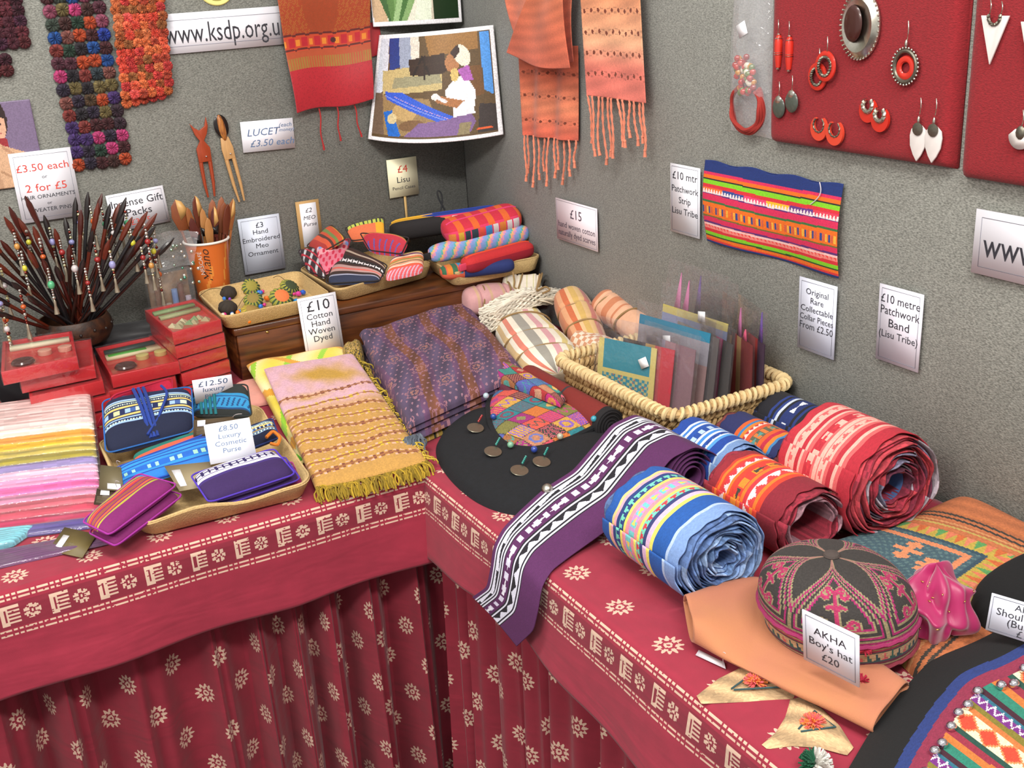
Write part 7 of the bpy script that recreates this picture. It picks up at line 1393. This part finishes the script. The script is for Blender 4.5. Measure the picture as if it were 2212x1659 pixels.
for i, p in enumerate(((0.159,-0.8286,0.06), (0.1425,-0.8425,0.035))): 
    g = G(); r = random.Random(i)
    for j in range(40): dv = np.array((r.uniform(-1, 1), r.uniform(-1, 1), r.uniform(-.6, 1))); dv /= np.linalg.norm(dv); g.tube([p, np.array(p) + dv * .008], [.0012, .0007], 4, (176, 30, 60))
    g.build('red_tuft', CLOTH, th, kind='stuff')
qsign('price_card', 'white card reading AKHA Boy\'s hat £20 leaning on the embroidered hat', (0.0969,-0.8021,0.118), (0.1102,-0.8734,0.118), (0.1134,-0.8585,0.052), (0.1024,-0.7872,0.052), [('AKHA', .2, .13), ("Boy's hat", -.02, .13), ('£20', -.25, .13)], border=.05, rgb=(230, 232, 244))

# ------------------------------------------------------------------ pink crumpled cloth flower
tpk = thing('pink_bundle', 'crumpled shiny magenta cloth bundle behind the embroidered hat', 'cloth', (.27, -.84, .03))
cen = np.array((0.2881,-0.821,0.045)); Aa, Bb = np.meshgrid(np.linspace(0, 2 * PI, 90), np.linspace(0, 1, 50), indexing='ij'); q = 1 + .22 * np.sin(Aa * 5 + 4 * Bb) * np.sin(Bb * 5) + .12 * np.sin(Aa * 9 - 6 * Bb) + .1 * np.sin(Bb * 14 + Aa * 2)
rad = .040 * np.sin(np.clip(Bb * .93 + .07, 0, 1) * PI) ** .55 * q; P = np.stack([cen[0] + rad * np.cos(Aa) + .012 * Bb, cen[1] + rad * np.sin(Aa) * .9 + .022 * Bb, .030 + .075 * Bb + .006 * np.sin(Aa * 3 + Bb * 8)], -1)
g = G(); g.grid(P, (200, 30, 110)); g.build('crumpled_cloth', mat('magenta_silk', (160, 14, 84), .4, var=.15, vscale=60, sheen=.5), tpk, smooth=60)
g = G(); r = random.Random(4)
for i in range(26): k = r.randrange(8, 80), r.randrange(10, 46); p = P[k]; g.box((0, 0, 0), (.004, .0012, .0008), (220, 180, 110), T(*(p + np.array((0, -.001, .001)))) @ Rz(r.uniform(0, 3)))
g.build('gold_flecks', mat('gold_thread', (226, 190, 110), .25, .9), tpk, kind='stuff', smooth=0)

# ------------------------------------------------------------------ black bag with beaded panel, lower right
tbb = thing('beaded_bag', 'black bag with blue band and silver beaded patchwork panel at the lower right', 'bag', (.25, -1.0, .003))
oL = np.array([(0.4941,-0.8593,0.05), (0.3803,-0.8659,0.045), (0.3038,-0.8614,0.036), (0.2444,-0.848,0.026), (0.1774,-0.8662,0.02), (0.1046,-0.8929,0.016), (0.0259,-0.9296,0.012), (-0.026,-0.955,0.01)])
iR = np.array([(0.3227,-1.1521,0.06), (0.2633,-1.1661,0.055), (0.2083,-1.1789,0.05), (0.1587,-1.1857,0.045), (0.1133,-1.1871,0.04), (0.0705,-1.1886,0.03), (0.0289,-1.1896,0.025), (-0.011,-1.1905,0.02)])
pl, _ = spl(oL, 200); pr_, _ = spl(iR, 200); w = np.linspace(0, 1, 240); P = pl[:, None] * (1 - w)[None, :, None] + pr_[:, None] * w[None, :, None]; P[..., 2] += .012 * np.clip(np.sin(np.clip(w * 12, 0, PI / 2)), 0, 1)[None]
acr = np.linalg.norm(P - P[:, :1], axis=2); acc = (acr[:-1, :-1] + acr[1:, 1:]) / 2; sl = np.linspace(0, np.linalg.norm(np.diff(pl, axis=0), axis=1).sum(), 199)[:, None] + 0 * acc
c = paint(acc.shape, (10, 10, 12)); c[(acc > .052) & (acc < .066)] = (34, 52, 110); c[(acc > .066) & (acc < .083)] = (130, 40, 66)
pn_ = acc >= .083; d_ = acc - .083; row = np.mod(sl + .012 + .02 * d_, .118)
def setr(lo, hi, cc): c[pn_ & (row >= lo) & (row < hi)] = cc
setr(0, .012, (190, 110, 50)); setr(.012, .026, (40, 120, 100)); setr(.026, .034, (60, 24, 40)); setr(.034, .040, (40, 100, 120)); setr(.040, .052, (110, 40, 120)); setr(.052, .062, (120, 110, 40)); setr(.062, .070, (190, 110, 56)); setr(.070, .100, (206, 66, 44)); setr(.100, .108, (30, 70, 60)); setr(.108, .1181, (140, 40, 60))
z = pn_ & (row > .036) & (row < .052) & (np.abs((row - .044) / .008 - (np.abs(np.mod(d_, .012) / .006 - 1) * 2 - 1) * .7) < .3); c[z] = (200, 190, 200)
dd = np.mod(d_, .03) / .03 - .5; ee = (row - .085) / .03; tri = pn_ & (row > .070) & (row < .100) & (np.abs(dd) + np.abs(ee) > .52); c[tri] = (226, 214, 176); tri = pn_ & (row > .070) & (row < .100) & (np.abs(np.abs(dd) + np.abs(ee) - .5) < .06); c[tri] = (206, 130, 80)
g = G(); g.grid(P, noisec(c, acc, .12, 9), flip=False); Pb = P.copy(); Pb[..., 2] = np.minimum(P[..., 2] - .002, .0045); g.grid(Pb, (18, 18, 20), flip=True); g.build('panelled_front', CLOTH, tbb, smooth=60)
for i, k_ in enumerate((44, 50, 57, 60, 70, 80, 85, 96, 106, 113, 122, 133, 139, 152, 158)):
    p = P[k_, int(np.argmax(acr[k_] > .083 + .012 * (i in (3, 5, 6)) + .002 * (i % 3)))]; G().ell((p[0], p[1], p[2] + .0035), .0056, 14, 9).build('silver_bead', mat('bright_silver', (214, 212, 220), .12, 1.0), tbb)
g, L_ = blob([(0.3681,-0.7915,0.03), (0.4421,-0.7758,0.03), (0.5273,-0.7854,0.03), (0.5765,-0.855,0.03), (0.4475,-0.9421,0.03), (0.3589,-0.8935,0.03), (0.3328,-0.8413,0.03)], .05, 20, (16, 16, 18), 3, wamp=.004); g.build('folded_strap', mat('black_felt', (9, 9, 11), .95, var=.3, vscale=200, bmp=.4, bscale=600), tbb, smooth=60)
qsign('price_card', 'white card starting Shoul and Bur lying on the black bag at the right edge', (0.3051,-0.8875,0.105), (0.3387,-0.9568,0.105), (0.3203,-0.9532,0.066), (0.2944,-0.8646,0.066), [('AKHA', .3, .15), ('Shoulder bag', .08, .17), ('(Burma)', -.14, .17), ('£16', -.36, .17)], border=.05, rgb=(226, 232, 246))
# small tassel at the bottom edge
tw = thing('wool_tassel', 'white and green wool tassel at the bottom edge of the photo', 'tassel', (0.0295,-0.8917,0.004)); p = np.array((0.024,-0.8971,0.012)); r = random.Random(9); g, g2 = G(), G()
for i in range(150):
    dv = np.array((r.uniform(-1, 1), r.uniform(-1, 1), r.uniform(-.4, 1))); dv /= np.linalg.norm(dv); (g if dv[0] - dv[1] > -.2 else g2).tube([p, p + dv * .012, p + dv * .018], [.0016, .0015, .0008], 4, np.array((226, 222, 214) if dv[0] - dv[1] > -.2 else (20, 90, 60)) * r.uniform(.8, 1.05))
g.build('white_wool', CLOTH, tw, kind='stuff', smooth=60); g2.build('green_wool', CLOTH, tw, kind='stuff', smooth=60)
